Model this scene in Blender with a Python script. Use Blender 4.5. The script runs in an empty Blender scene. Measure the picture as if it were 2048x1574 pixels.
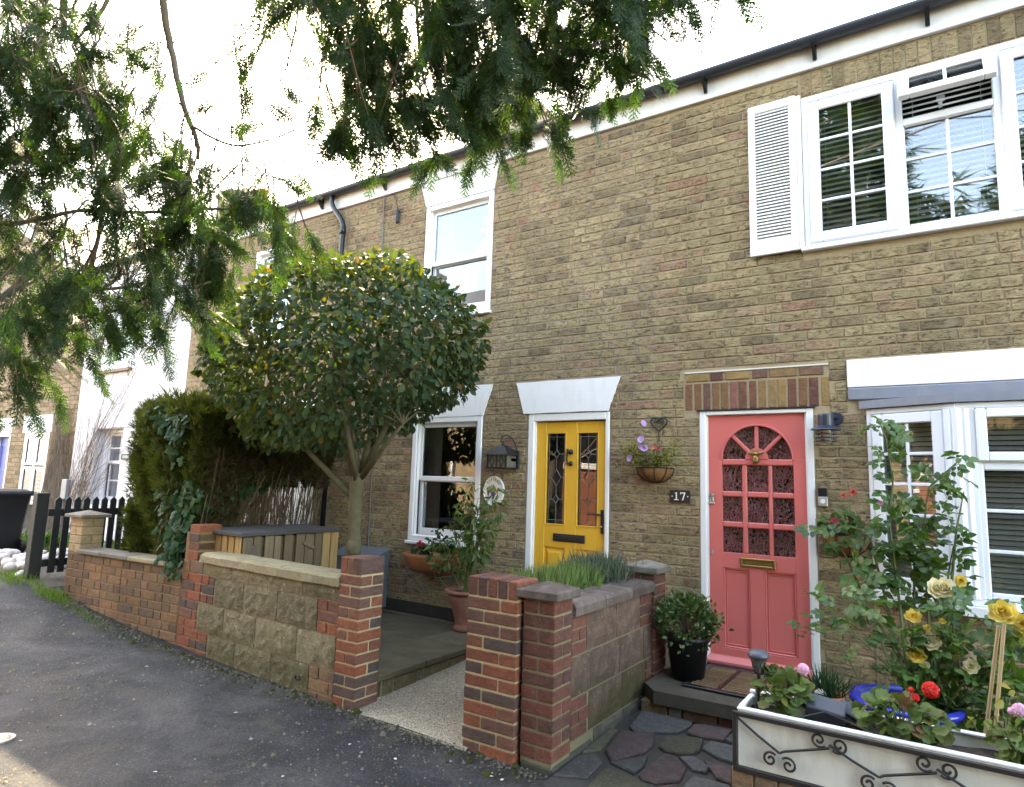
import bpy, math, random
import numpy as np
from mathutils import Vector, Matrix

random.seed(7)
RNG = np.random.default_rng(11)
SC = bpy.context.scene
COL = SC.collection

# ------------------------------------------------------------------ camera, sky, sun, exposure
cam_d = bpy.data.cameras.new('camera')
cam = bpy.data.objects.new('camera', cam_d)
COL.objects.link(cam)
cam_d.sensor_width = 36.0
cam_d.sensor_fit = 'HORIZONTAL'
cam_d.lens = 1297.15 * 36.0 / 2048.0
cam_d.clip_start = 0.05
cam_d.clip_end = 600
CR, CU, CF = Vector((.83441, .55026, .03134)), Vector((.04848, -.12993, .99034)), Vector((-.54901, .82482, .1351))
EYE = Vector((0, -5.43, 0))
cam.matrix_world = Matrix(((CR.x, CU.x, -CF.x, EYE.x), (CR.y, CU.y, -CF.y, EYE.y), (CR.z, CU.z, -CF.z, EYE.z), (0, 0, 0, 1)))
SC.camera = cam

SUN_EL, SUN_AZ = math.radians(43.5), math.radians(-49)          # azimuth measured from +Y towards +X
sun_dir = Vector((math.sin(SUN_AZ) * math.cos(SUN_EL), math.cos(SUN_AZ) * math.cos(SUN_EL), math.sin(SUN_EL)))
world = bpy.data.worlds.new('World')
SC.world = world
world.use_nodes = True
wn = world.node_tree
bg = wn.nodes['Background']
sky = wn.nodes.new('ShaderNodeTexSky')
sky.sky_type = 'NISHITA'
sky.sun_disc = False
sky.sun_elevation = SUN_EL
sky.sun_rotation = SUN_AZ
sky.air_density = 1.0
sky.dust_density = 1.3
sky.ozone_density = 1.0
wn.links.new(sky.outputs[0], bg.inputs[0])
bg.inputs[1].default_value = 0.15
sl = bpy.data.lights.new('sun', 'SUN')
sl.energy = 2.0
sl.angle = math.radians(0.53)
sl.color = (1.0, .94, .84)
so = bpy.data.objects.new('sun', sl)
COL.objects.link(so)
so.rotation_euler = (-sun_dir).to_track_quat('-Z', 'Y').to_euler()
SC.view_settings.view_transform = 'Standard'
SC.view_settings.look = 'None'
SC.view_settings.gamma = 1
SC.view_settings.use_curve_mapping = False
SC.view_settings.exposure = 3.95
SC.view_settings.use_white_balance = True
SC.view_settings.white_balance_temperature = 9300
SC.cycles.max_bounces = 8
SC.cycles.transparent_max_bounces = 16
SC.cycles.caustics_reflective = False
SC.cycles.caustics_refractive = False

# ------------------------------------------------------------------ materials
def lin(c):
    return tuple(((x / 12.92) if x <= .04045 else ((x + .055) / 1.055) ** 2.4) for x in c)

class NT:
    def __init__(s, name):
        s.m = bpy.data.materials.new(name)
        s.m.use_nodes = True
        s.t = s.m.node_tree
        s.t.nodes.clear()
        s.out = s.n('ShaderNodeOutputMaterial')
    def n(s, typ, **kw):
        nd = s.t.nodes.new(typ)
        for k, v in kw.items():
            setattr(nd, k, v)
        return nd
    def l(s, a, b):
        s.t.links.new(a, b)
    def pos(s, scale=(1, 1, 1), rot=(0, 0, 0)):
        g = s.n('ShaderNodeNewGeometry')
        mp = s.n('ShaderNodeMapping')
        mp.inputs['Scale'].default_value = scale
        mp.inputs['Rotation'].default_value = rot
        s.l(g.outputs['Position'], mp.inputs[0])
        return mp.outputs[0]
    def noise(s, scale, detail=3, rough=.55, vec=None, dist=0):
        nd = s.n('ShaderNodeTexNoise')
        nd.inputs['Scale'].default_value = scale
        nd.inputs['Detail'].default_value = detail
        nd.inputs['Roughness'].default_value = rough
        nd.inputs['Distortion'].default_value = dist
        s.l(vec if vec is not None else s.pos(), nd.inputs['Vector'])
        return nd.outputs['Fac']
    def math(s, op, a, b=0.0, c=None):
        nd = s.n('ShaderNodeMath', operation=op)
        for i, x in enumerate((a, b) if c is None else (a, b, c)):
            if isinstance(x, (int, float)):
                nd.inputs[i].default_value = x
            else:
                s.l(x, nd.inputs[i])
        return nd.outputs[0]
    def ramp(s, fac, stops, interp='LINEAR'):
        nd = s.n('ShaderNodeValToRGB')
        cr = nd.color_ramp
        cr.interpolation = interp
        while len(cr.elements) < len(stops):
            cr.elements.new(.5)
        for e, (p, c) in zip(cr.elements, stops):
            e.position = p
            e.color = (*c, 1) if len(c) == 3 else c
        s.l(fac, nd.inputs[0])
        return nd.outputs[0]
    def mix(s, fac, a, b, mode='MIX'):
        nd = s.n('ShaderNodeMix', data_type='RGBA', blend_type=mode)
        nd.clamp_factor = True
        if isinstance(fac, (int, float)):
            nd.inputs[0].default_value = fac
        else:
            s.l(fac, nd.inputs[0])
        for i, x in ((6, a), (7, b)):
            if isinstance(x, tuple):
                nd.inputs[i].default_value = (*x, 1) if len(x) == 3 else x
            else:
                s.l(x, nd.inputs[i])
        return nd.outputs[2]
    def rnd(s):
        g = s.n('ShaderNodeNewGeometry')
        o = s.n('ShaderNodeObjectInfo')
        a = s.math('MULTIPLY_ADD', o.outputs['Random'], 7.31, g.outputs['Random Per Island'])
        return s.math('FRACT', a)
    def val(s, col, f):
        hs = s.n('ShaderNodeHueSaturation')
        if isinstance(col, tuple):
            hs.inputs['Color'].default_value = (*col, 1)
        else:
            s.l(col, hs.inputs['Color'])
        s.l(f, hs.inputs['Value'])
        return hs.outputs[0]
    def prin(s, col, rough=.6, metal=0, spec=.5, bump=None, bstr=.4, bdist=.01):
        p = s.n('ShaderNodeBsdfPrincipled')
        if isinstance(col, tuple):
            p.inputs['Base Color'].default_value = (*col, 1)
        else:
            s.l(col, p.inputs['Base Color'])
        if isinstance(rough, (int, float)):
            p.inputs['Roughness'].default_value = rough
        else:
            s.l(rough, p.inputs['Roughness'])
        p.inputs['Metallic'].default_value = metal
        p.inputs['Specular IOR Level'].default_value = spec
        if bump is not None:
            b = s.n('ShaderNodeBump')
            b.inputs['Strength'].default_value = bstr
            b.inputs['Distance'].default_value = bdist
            s.l(bump, b.inputs['Height'])
            s.l(b.outputs[0], p.inputs['Normal'])
        return p
    def done(s, sh):
        s.l(sh.outputs[0] if hasattr(sh, 'outputs') else sh, s.out.inputs['Surface'])
        return s.m

def plain(name, col, rough=.5, var=.1, scale=9, metal=0, spec=.5, bump=0, bscale=60, streak=None):
    t = NT(name)
    n1 = t.noise(scale, 4)
    f = t.math('MULTIPLY_ADD', n1, var * 2, 1 - var)
    c = t.val(col, f)
    if streak:
        n2 = t.noise(3.0, 5, .65, t.pos((3, 3, .7)))
        k = t.ramp(n2, [(.5, (0, 0, 0)), (.72, (1, 1, 1))])
        c = t.mix(t.math('MULTIPLY', k, streak[1]), c, streak[0])
    bn = t.noise(bscale, 4) if bump else None
    return t.done(t.prin(c, rough, metal, spec, bn, bump, .004))

def brick_mat(name, stops, soot=.35, sootcol=(.05, .045, .035), bump=.7, fold=3.0, lichen=0, rough=.9, redden=0.0, smear=0.0):
    t = NT(name)
    c = t.ramp(t.rnd(), stops)
    n1 = t.noise(21, 6, .75, t.pos((1, 1, 2.0)), .8)
    c = t.val(c, t.math('MULTIPLY_ADD', n1, 1.7, .15))
    n5 = t.noise(4.5, 4, .65)
    c = t.mix(t.math('MULTIPLY', t.ramp(n5, [(.52, (0, 0, 0)), (.7, (1, 1, 1))]), redden), c, (.30, .13, .07))
    n2 = t.noise(17, 6, .75, t.pos((1, 1, 2.4)), .7)
    k = t.ramp(n2, [(.5, (0, 0, 0)), (.62, (1, 1, 1))])
    c = t.mix(t.math('MULTIPLY', k, soot), c, sootcol)
    n3 = t.noise(1.3, 5, .65)
    c = t.val(c, t.math('MULTIPLY_ADD', n3, 1.3, .35))
    if smear:
        n6 = t.noise(5.5, 5, .6, t.pos((.8, 1, 1.3)))
        c = t.mix(t.math('MULTIPLY', t.ramp(n6, [(.60, (0, 0, 0)), (.72, (1, 1, 1))]), smear), c, (.40, .32, .22))
    if lichen:
        n4 = t.noise(45, 3)
        k = t.ramp(n4, [(.62, (0, 0, 0)), (.7, (1, 1, 1))])
        c = t.mix(t.math('MULTIPLY', k, lichen), c, (.42, .42, .32))
    b = t.math('ADD', t.noise(26, 6, .7, t.pos((1, 1, fold)), .8), t.math('MULTIPLY', t.noise(110, 3), .4))
    return t.done(t.prin(c, rough, 0, .25, b, bump, .02))

STOCK = brick_mat('stock_brick', [(0, (.22, .165, .098)), (.15, (.31, .23, .13)), (.4, (.38, .285, .158)), (.6, (.33, .25, .138)),
                                  (.85, (.41, .305, .172)), (.95, (.38, .255, .155)), (1, (.35, .195, .125))], .85, (.06, .046, .028), 1.0, 3.5, redden=.35, smear=.55)
STOCK_DARK = brick_mat('far_stock_brick', [(0, (.20, .15, .10)), (.4, (.34, .25, .155)), (.75, (.38, .28, .175)), (1, (.26, .19, .13))], .45, (.1, .08, .05))
REDMIX = brick_mat('red_blue_brick', [(0, (.25, .080, .042)), (.3, (.21, .072, .043)), (.46, (.15, .068, .05)), (.6, (.075, .058, .054)), (.8, (.11, .066, .052)), (1, (.235, .085, .048))], .3, (.03, .026, .026), .35, 1, lichen=.0)
OLDRED = brick_mat('old_red_brick', [(0, (.17, .06, .04)), (.4, (.145, .052, .038)), (.7, (.09, .046, .038)), (1, (.19, .066, .042))], .45, (.04, .035, .032), .45, 1, lichen=.12)
BROWNB = brick_mat('brown_brick', [(0, (.22, .125, .07)), (.35, (.17, .105, .062)), (.6, (.115, .076, .058)), (.8, (.23, .125, .062)), (1, (.19, .115, .068))], .35, (.07, .06, .045), .4, 1, lichen=.12)
BUFFB = brick_mat('buff_brick', [(0, (.40, .29, .175)), (.5, (.35, .26, .16)), (1, (.45, .33, .2))], .25, (.12, .1, .07), .4, 1, lichen=.1)
ARCHB = brick_mat('arch_brick', [(0, (.09, .03, .036)), (.25, (.20, .10, .05)), (.45, (.14, .05, .04)), (.62, (.3, .19, .075)), (.8, (.10, .04, .05)), (1, (.26, .10, .085))], .5, (.23, .15, .06), .4, .4)
PAINTB = brick_mat('white_painted_brick', [(0, (.72, .70, .71)), (1, (.82, .80, .82))], .05, (.4, .38, .36), .5, 1.5, rough=.7)

def mortar_mat(name, col, dark):
    t = NT(name)
    c = t.mix(t.noise(3, 5, .65), col, dark)
    c = t.val(c, t.math('MULTIPLY_ADD', t.noise(60, 3), .5, .75))
    return t.done(t.prin(c, .95, 0, .1, t.noise(220, 3), .5, .004))
MORTAR_GREY = mortar_mat('grey_mortar', (.35, .275, .22), (.25, .195, .15))
MORTAR_BUFF = mortar_mat('buff_mortar', (.43, .335, .215), (.33, .25, .16))
MORTAR_LIGHT = mortar_mat('sandy_mortar', (.50, .39, .23), (.38, .29, .17))
MORTAR_OLD = mortar_mat('mossy_mortar', (.27, .225, .14), (.15, .14, .075))
MORTAR_WHITE = mortar_mat('white_mortar', (.74, .72, .74), (.66, .64, .66))
MORTAR_BROWN = mortar_mat('brown_mortar', (.30, .20, .105), (.21, .14, .08))

UPVC = plain('white_upvc', (.80, .81, .84), .3, .02, 3)
WPAINT = plain('white_gloss_paint', (.78, .77, .76), .38, .05, 5, bump=.08, bscale=30)
WRENDER = plain('white_lintel_paint', (.80, .79, .80), .75, .06, 6, bump=.5, bscale=70, streak=((.5, .48, .44), .25))
CREAMPAINT = plain('cream_board_paint', (.70, .66, .58), .55, .07, 5, bump=.2, bscale=50, streak=((.38, .33, .26), .45))
FASCIA = plain('fascia_paint', (.70, .68, .66), .45, .05, 2, streak=((.42, .38, .32), .25))
BLACKPL = plain('black_plastic', (.0085, .009, .011), .35, .15, 5)
GUTTERPL = plain('grey_black_gutter', (.03, .034, .045), .4, .15, 3)
IRON = plain('black_iron', (.009, .009, .011), .5, .2, 30, bump=.3, bscale=90)
RUSTIRON = plain('rusty_black_iron', (.018, .013, .012), .6, .3, 25, bump=.4, bscale=90)
YELLOW = plain('yellow_door_paint', (.76, .40, .042), .42, .05, 3, bump=.1, bscale=18)
PINK = plain('coral_pink_paint', (.68, .155, .138), .38, .05, 3, bump=.12, bscale=16)
BLUEP = plain('blue_door_paint', (.06, .09, .38), .4, .05, 3)
BRASS = plain('aged_brass', (.36, .24, .09), .42, .25, 40, metal=1)
CHROME = plain('dull_chrome', (.6, .6, .6), .3, .1, 20, metal=1)
LEAD = plain('lead_sheet', (.22, .235, .28), .55, .18, 7, metal=.25, bump=.3, bscale=14, streak=((.35, .33, .32), .35))
SLATE = plain('roof_slate', (.06, .065, .075), .6, .25, 5, bump=.3)
DARKSLATE = plain('house_sign_slate', (.018, .017, .018), .5, .1, 20)
CLAYPOT = plain('chimney_clay', (.34, .10, .06), .75, .15, 8)
FELT = plain('roofing_felt', (.06, .06, .062), .85, .2, 14, bump=.5, bscale=120)
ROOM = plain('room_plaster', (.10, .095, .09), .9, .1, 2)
CURTAIN = plain('cream_curtain', (.55, .52, .46), .9, .08, 3)
BLIND = plain('beige_blind_slat', (.72, .68, .61), .5, .05, 3)
WHITEP = plain('white_sign_enamel', (.8, .79, .78), .3, .02, 4)
CAME = plain('lead_came', (.23, .23, .24), .45, .1, 30, metal=.8)
SOIL = plain('dark_soil', (.035, .025, .018), .95, .4, 30, bump=1, bscale=60)
EARTH = plain('garden_earth', (.075, .06, .045), .95, .35, 4, bump=.8, bscale=30)
CABLE = plain('grey_cable', (.12, .115, .11), .6, .1, 5)
BAMBOO = plain('bamboo_cane', (.36, .25, .13), .45, .2, 8)
TERRA = plain('terracotta', (.36, .135, .06), .75, .22, 6, bump=.25, bscale=60, streak=((.13, .075, .045), .5))
TERRA2 = plain('weathered_terracotta', (.27, .095, .062), .75, .22, 5, bump=.25, bscale=60, streak=((.42, .30, .24), .6))
GLAZEBLUE = plain('cobalt_glaze', (.018, .03, .36), .18, .15, 4)
BLACKPOT = plain('black_pot_plastic', (.005, .005, .006), .45, .1, 5)
COIR = plain('coconut_liner', (.25, .115, .045), .95, .3, 45, bump=1, bscale=120)
METERG = plain('grey_meter_plastic', (.13, .145, .165), .5, .08, 4)
FROST = plain('frosted_lamp_glass', (.13, .125, .10), .25, .25, 60)
GREYSLAB = plain('dark_slate_tile', (.05, .058, .075), .5, .15, 10, bump=.2)
PEBBLE = plain('white_pebble', (.55, .50, .46), .6, .18, 10)
BLKFENCE = plain('black_fence_paint', (.006, .0075, .0085), .65, .3, 12, bump=.3, bscale=50)
BITUMEN = plain('black_bitumen', (.036, .032, .026), .9, .45, 14, bump=1.0, bscale=40)
BARK = plain('conifer_bark', (.20, .15, .12), .9, .35, 22, bump=.8, bscale=40)
BUSHBARK = plain('smooth_green_bark', (.095, .082, .045), .85, .5, 14, bump=.6, bscale=45)
TWIG = plain('dry_twig', (.14, .095, .06), .9, .3, 20)
GREENSTEM = plain('green_stem', (.10, .13, .04), .6, .25, 12)
PINKSTONE = plain('pale_stone', (.5, .46, .42), .7, .2, 12)

def stone_mat(name, a, b, c2, bump=1.0, scale=9, moss=0, dark=.3, speck=0, sps=30):
    t = NT(name)
    r = t.rnd()
    n1 = t.noise(scale, 6, .65)
    col = t.ramp(n1, [(.25, a), (.5, b), (.75, c2)])
    col = t.val(col, t.math('MULTIPLY_ADD', r, .45, .75))
    k = t.ramp(t.noise(34, 4, .7), [(.55, (0, 0, 0)), (.7, (1, 1, 1))])
    col = t.mix(t.math('MULTIPLY', k, dark), col, (.05, .045, .03))
    if speck:
        k = t.ramp(t.noise(sps, 5, .75), [(.60, (0, 0, 0)), (.66, (1, 1, 1))])
        col = t.mix(t.math('MULTIPLY', k, speck), col, (.50, .46, .36))
    if moss:
        g = t.n('ShaderNodeNewGeometry')
        sx = t.n('ShaderNodeSeparateXYZ')
        t.l(g.outputs['Position'], sx.inputs[0])
        h = t.math('MULTIPLY_ADD', sx.outputs[2], -2.6, -2.75)       # more moss lower down
        h = t.math('ADD', h, t.math('MULTIPLY_ADD', t.noise(7, 5, .7), 3.0, -1.5))
        kk = t.ramp(h, [(.3, (0, 0, 0)), (1, (1, 1, 1))])
        col = t.mix(t.math('MULTIPLY', kk, moss), col, (.06, .065, .015))
    h = t.math('ADD', t.noise(scale * 2.2, 6, .7), t.math('MULTIPLY', t.noise(110, 3), .25))
    return t.done(t.prin(col, .92, 0, .2, h, bump, .02))
ROCKFACE = stone_mat('rock_faced_block', (.13, .105, .062), (.20, .162, .095), (.30, .25, .165), 1.0, 13, .3, .5, .8)
MAROON = stone_mat('maroon_block', (.085, .052, .04), (.13, .08, .06), (.21, .14, .11), .9, 8, .65, .45, .3)
COPE = stone_mat('coping_stone', (.22, .18, .11), (.30, .25, .155), (.38, .325, .215), .6, 9, 0, .4)
COPEDARK = stone_mat('weathered_cap', (.085, .062, .055), (.12, .09, .078), (.2, .165, .14), .6, 10)
COPEGREY = stone_mat('grey_cap', (.13, .115, .095), (.19, .17, .14), (.26, .23, .19), .5, 10)
SLABM = stone_mat('terrace_slab', (.08, .066, .04), (.11, .093, .06), (.15, .128, .086), .4, 5)
STEPM = stone_mat('step_concrete', (.075, .062, .046), (.10, .084, .062), (.13, .11, .084), .35, 6)
PAVE_A = stone_mat('grey_paving', (.055, .054, .052), (.08, .078, .074), (.115, .11, .104), .6, 22, dark=.6, speck=.3, sps=75)
PAVE_B = stone_mat('purple_paving', (.055, .04, .038), (.078, .054, .05), (.105, .075, .07), .6, 22, dark=.6, speck=.25, sps=75)
PAVE_C = stone_mat('greenish_paving', (.058, .052, .036), (.078, .072, .048), (.10, .094, .064), .6, 22, dark=.6, speck=.25, sps=75)
CONC = stone_mat('old_concrete', (.06, .055, .042), (.085, .078, .06), (.12, .112, .09), .5, 8)

def asphalt():
    t = NT('lane_asphalt')
    base = t.ramp(t.noise(1.3, 6, .65, None, .6), [(.34, (.016, .017, .021)), (.46, (.026, .027, .032)), (.54, (.048, .048, .052)), (.66, (.085, .079, .074))])
    k = t.ramp(t.noise(2.7, 6, .7, t.pos((1, 1, 1), (0, 0, .6)), .8), [(.5, (0, 0, 0)), (.68, (1, 1, 1))])
    base = t.mix(t.math('MULTIPLY', k, .6), base, (.085, .072, .055))
    k2 = t.ramp(t.noise(14, 5, .75), [(.58, (0, 0, 0)), (.68, (1, 1, 1))])
    base = t.mix(t.math('MULTIPLY', k2, .55), base, (.026, .021, .013))
    g2 = t.noise(75, 3, .6)
    base = t.val(base, t.math('MULTIPLY_ADD', g2, 2.2, -.1))
    sp = t.ramp(t.noise(95, 2, .5), [(.62, (0, 0, 0)), (.7, (1, 1, 1))])
    base = t.mix(t.math('MULTIPLY', sp, .55), base, (.17, .16, .15))
    v = t.n('ShaderNodeTexVoronoi', feature='DISTANCE_TO_EDGE')
    v.inputs['Scale'].default_value = .75
    nz = t.n('ShaderNodeTexNoise')
    nz.inputs['Scale'].default_value = 2.2
    nz.inputs['Detail'].default_value = 5
    t.l(t.pos(), nz.inputs['Vector'])
    va = t.n('ShaderNodeVectorMath', operation='MULTIPLY_ADD')
    t.l(nz.outputs['Color'], va.inputs[0])
    va.inputs[1].default_value = (.9, .9, 0)
    t.l(t.pos(), va.inputs[2])
    t.l(va.outputs[0], v.inputs['Vector'])
    cr = t.ramp(v.outputs['Distance'], [(0, (1, 1, 1)), (.006, (0, 0, 0))])
    crm = t.math('MULTIPLY', cr, t.ramp(t.noise(.8, 2), [(.5, (0, 0, 0)), (.62, (1, 1, 1))]))
    base = t.mix(t.math('MULTIPLY', crm, .55), base, (.022, .021, .02))
    g = t.n('ShaderNodeNewGeometry')
    sx = t.n('ShaderNodeSeparateXYZ')
    t.l(g.outputs['Position'], sx.inputs[0])
    dirt = t.math('ADD', t.math('MULTIPLY_ADD', sx.outputs[1], 2.2, 5.15), t.math('MULTIPLY_ADD', t.noise(4.5, 5, .7), 2.4, -1.2))   # dirt swept against the walls
    base = t.mix(t.math('MULTIPLY', t.ramp(dirt, [(.0, (0, 0, 0)), (.5, (1, 1, 1))]), .75), base, (.022, .017, .011))
    h = t.math('ADD', t.noise(170, 3, .6), t.math('MULTIPLY', t.noise(24, 5, .7), 1.5))
    return t.done(t.prin(base, t.math('MULTIPLY_ADD', t.noise(5, 3), .3, .6), 0, .3, h, 1.0, .02))
ASPHALT = asphalt()

def pebbledash():
    t = NT('pebble_concrete')
    v = t.n('ShaderNodeTexVoronoi')
    v.inputs['Scale'].default_value = 48
    t.l(t.pos(), v.inputs['Vector'])
    c = t.ramp(t.math('FRACT', t.math('MULTIPLY', v.outputs['Distance'], 2.1)), [(0, (.60, .50, .37)), (.45, (.40, .33, .235)), (.8, (.13, .105, .075))])
    c = t.mix(t.math('MULTIPLY', t.noise(5, 4), .5), c, (.13, .115, .09))
    return t.done(t.prin(c, .85, 0, .3, v.outputs['Distance'], -1.0, .01))
PEBDASH = pebbledash()

def wood_mat(name, stops, bump=.4):
    t = NT(name)
    c = t.ramp(t.rnd(), stops)
    g = t.noise(9, 5, .6, t.pos((6, 6, .5)))
    c = t.val(c, t.math('MULTIPLY_ADD', g, 1.0, .5))
    k = t.ramp(t.noise(12, 3), [(.66, (0, 0, 0)), (.74, (1, 1, 1))])
    c = t.mix(t.math('MULTIPLY', k, .5), c, (.08, .045, .02))
    return t.done(t.prin(c, .75, 0, .3, g, bump, .004))
WOODNEW = wood_mat('fresh_timber', [(0, (.34, .20, .08)), (1, (.42, .27, .12))])
WOODOLD = wood_mat('weathered_timber', [(0, (.15, .11, .07)), (1, (.22, .16, .10))])
MATWOOD = wood_mat('mat_wood', [(0, (.20, .115, .06)), (1, (.27, .16, .085))])

def leaf_mat(name, stops, trans=.3, rough=.5, spec=.5, tint=(1.15, 1.3, .5), var=.5):
    t = NT(name)
    c = t.ramp(t.rnd(), stops)
    c = t.val(c, t.math('MULTIPLY_ADD', t.noise(2.2, 2), var, 1 - var / 2))
    p = t.prin(c, rough, 0, spec)
    tr = t.n('ShaderNodeBsdfTranslucent')
    t.l(t.mix(1.0, c, tint, 'MULTIPLY'), tr.inputs[0])
    mx = t.n('ShaderNodeMixShader')
    mx.inputs[0].default_value = trans
    t.l(p.outputs[0], mx.inputs[1])
    t.l(tr.outputs[0], mx.inputs[2])
    return t.done(mx)
CYPRESS = leaf_mat('cypress_frond', [(0, (.014, .038, .018)), (.4, (.021, .05, .021)), (.75, (.03, .063, .02)), (.95, (.05, .08, .02)), (1, (.10, .06, .024))], .32, .6, .3, (2.0, 2.3, .7))
BUSHLEAF = leaf_mat('bush_leaf', [(0, (.028, .060, .036)), (.5, (.046, .086, .05)), (.88, (.064, .10, .05)), (.985, (.10, .11, .035)), (.995, (.2, .10, .04))], .3, .6, .1, (1.9, 1.5, .2))
HEDGELEAF = leaf_mat('hedge_frond', [(0, (.035, .055, .014)), (.5, (.058, .075, .017)), (.8, (.08, .095, .022)), (.92, (.075, .055, .025)), (1, (.085, .055, .03))], .35, .65, .25, (1.6, 1.7, .5))
IVYLEAF = leaf_mat('ivy_leaf', [(0, (.018, .05, .022)), (.6, (.03, .07, .03)), (1, (.05, .085, .03))], .15, .6, .15)
ROSELEAF = leaf_mat('rose_leaf', [(0, (.035, .085, .022)), (.5, (.055, .12, .03)), (.9, (.085, .15, .035)), (1, (.15, .16, .04))], .3, .4, .5, (1.6, 1.8, .6))
NANDLEAF = leaf_mat('nandina_leaf', [(0, (.035, .075, .02)), (.6, (.06, .12, .025)), (1, (.11, .16, .03))], .3, .4, .5, (1.7, 1.9, .6))
GERLEAF = leaf_mat('geranium_leaf', [(0, (.06, .105, .028)), (.6, (.09, .14, .035)), (.9, (.12, .13, .04)), (1, (.14, .07, .035))], .25, .6, .3)
LAVLEAF = leaf_mat('lavender_leaf', [(0, (.10, .17, .04)), (.5, (.14, .20, .06)), (1, (.15, .19, .10))], .3, .6, .3)
SAGELEAF = leaf_mat('rosemary_leaf', [(0, (.065, .095, .065)), (1, (.12, .15, .11))], .2, .6, .3)
SHRUBLEAF = leaf_mat('small_shrub_leaf', [(0, (.04, .085, .025)), (.7, (.075, .125, .035)), (1, (.14, .18, .04))], .25, .4, .5)
YELLEAF = leaf_mat('yellowing_leaf', [(0, (.13, .17, .03)), (.6, (.2, .19, .04)), (1, (.3, .2, .05))], .35, .5, .3)
GRASSM = leaf_mat('weed_blade', [(0, (.07, .14, .02)), (1, (.14, .22, .04))], .35, .6, .3)
CREEP = plain('bare_creeper', (.19, .145, .115), .9, .25, 10)
CREEPB = plain('dense_creeper_stems', (.15, .11, .08), .9, .3, 10)
PET_CREAM = leaf_mat('cream_petal', [(0, (.74, .66, .40)), (1, (.82, .77, .58))], .3, .6, .3, (1, .95, .7))
PET_YELLOW = leaf_mat('yellow_petal', [(0, (.74, .54, .10)), (1, (.80, .65, .22))], .3, .6, .3, (1, .95, .5))
PET_RED = leaf_mat('red_petal', [(0, (.62, .012, .012)), (1, (.72, .03, .02))], .25, .5, .3, (1, .6, .6))
PET_CERISE = leaf_mat('cerise_petal', [(0, (.48, .02, .07)), (1, (.58, .04, .1))], .25, .5, .3, (1, .6, .6))
PET_PINK = leaf_mat('pink_petal', [(0, (.74, .38, .56)), (1, (.8, .52, .66))], .3, .5, .3, (1, .9, .9))
PET_LILAC = leaf_mat('lilac_petal', [(0, (.50, .28, .66)), (1, (.6, .38, .74))], .3, .5, .3, (1, .9, 1))
PET_CORAL = leaf_mat('coral_petal', [(0, (.66, .16, .12)), (1, (.72, .22, .16))], .3, .5, .3, (1, .7, .6))

def glass_mat(name, gain=2.2, tint=(.9, .93, .95), rough=.0, bump=None, bstr=.3, floor=.04):
    t = NT(name)
    fr = t.n('ShaderNodeFresnel')
    fr.inputs['IOR'].default_value = 1.5
    gl = t.n('ShaderNodeBsdfGlossy')
    gl.inputs['Color'].default_value = (.95, .97, 1, 1)
    gl.inputs['Roughness'].default_value = rough
    tr = t.n('ShaderNodeBsdfTransparent')
    tr.inputs['Color'].default_value = (*tint, 1)
    if bump:
        b = t.n('ShaderNodeBump')
        b.inputs['Strength'].default_value = bstr
        b.inputs['Distance'].default_value = .01
        if bump == 'hammer':
            n1 = t.noise(38, 2, .4, t.pos((1, 1, .65)), 1.6)
            h = t.ramp(n1, [(.42, (0, 0, 0)), (.5, (1, 1, 1)), (.58, (0, 0, 0))])
        else:
            h = t.noise(2.4, 2)
        t.l(h, b.inputs['Height'])
        t.l(b.outputs[0], gl.inputs['Normal'])
        t.l(b.outputs[0], fr.inputs['Normal'])
    f = t.math('MULTIPLY_ADD', fr.outputs[0], gain, floor)
    mx = t.n('ShaderNodeMixShader')
    t.l(t.math('MINIMUM', f, .9), mx.inputs[0])
    t.l(tr.outputs[0], mx.inputs[1])
    t.l(gl.outputs[0], mx.inputs[2])
    return t.done(mx)
GLASSBAY = glass_mat('bay_glass', 1.3, bump='wave', bstr=.02, floor=.02)
GLASS = glass_mat('window_glass', 1.9, bump='wave', bstr=.02, floor=.02)
GLASSDARK = glass_mat('sash_glass', .85, (.8, .82, .84), bump='wave', bstr=.05, floor=.03)
GLASSHAM = glass_mat('textured_door_glass', 1.8, (.35, .34, .32), .03, 'hammer', .9, .05)
GLASSFAR = glass_mat('far_window_glass', 2.5)

def metal_paint(name, col):
    return plain(name, col, .35, .05, 4)
LAMPBLUE = metal_paint('blue_grey_lamp_paint', (.022, .03, .05))
CARBODY = plain('opposite_white_wall', (.75, .74, .72), .6)

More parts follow.
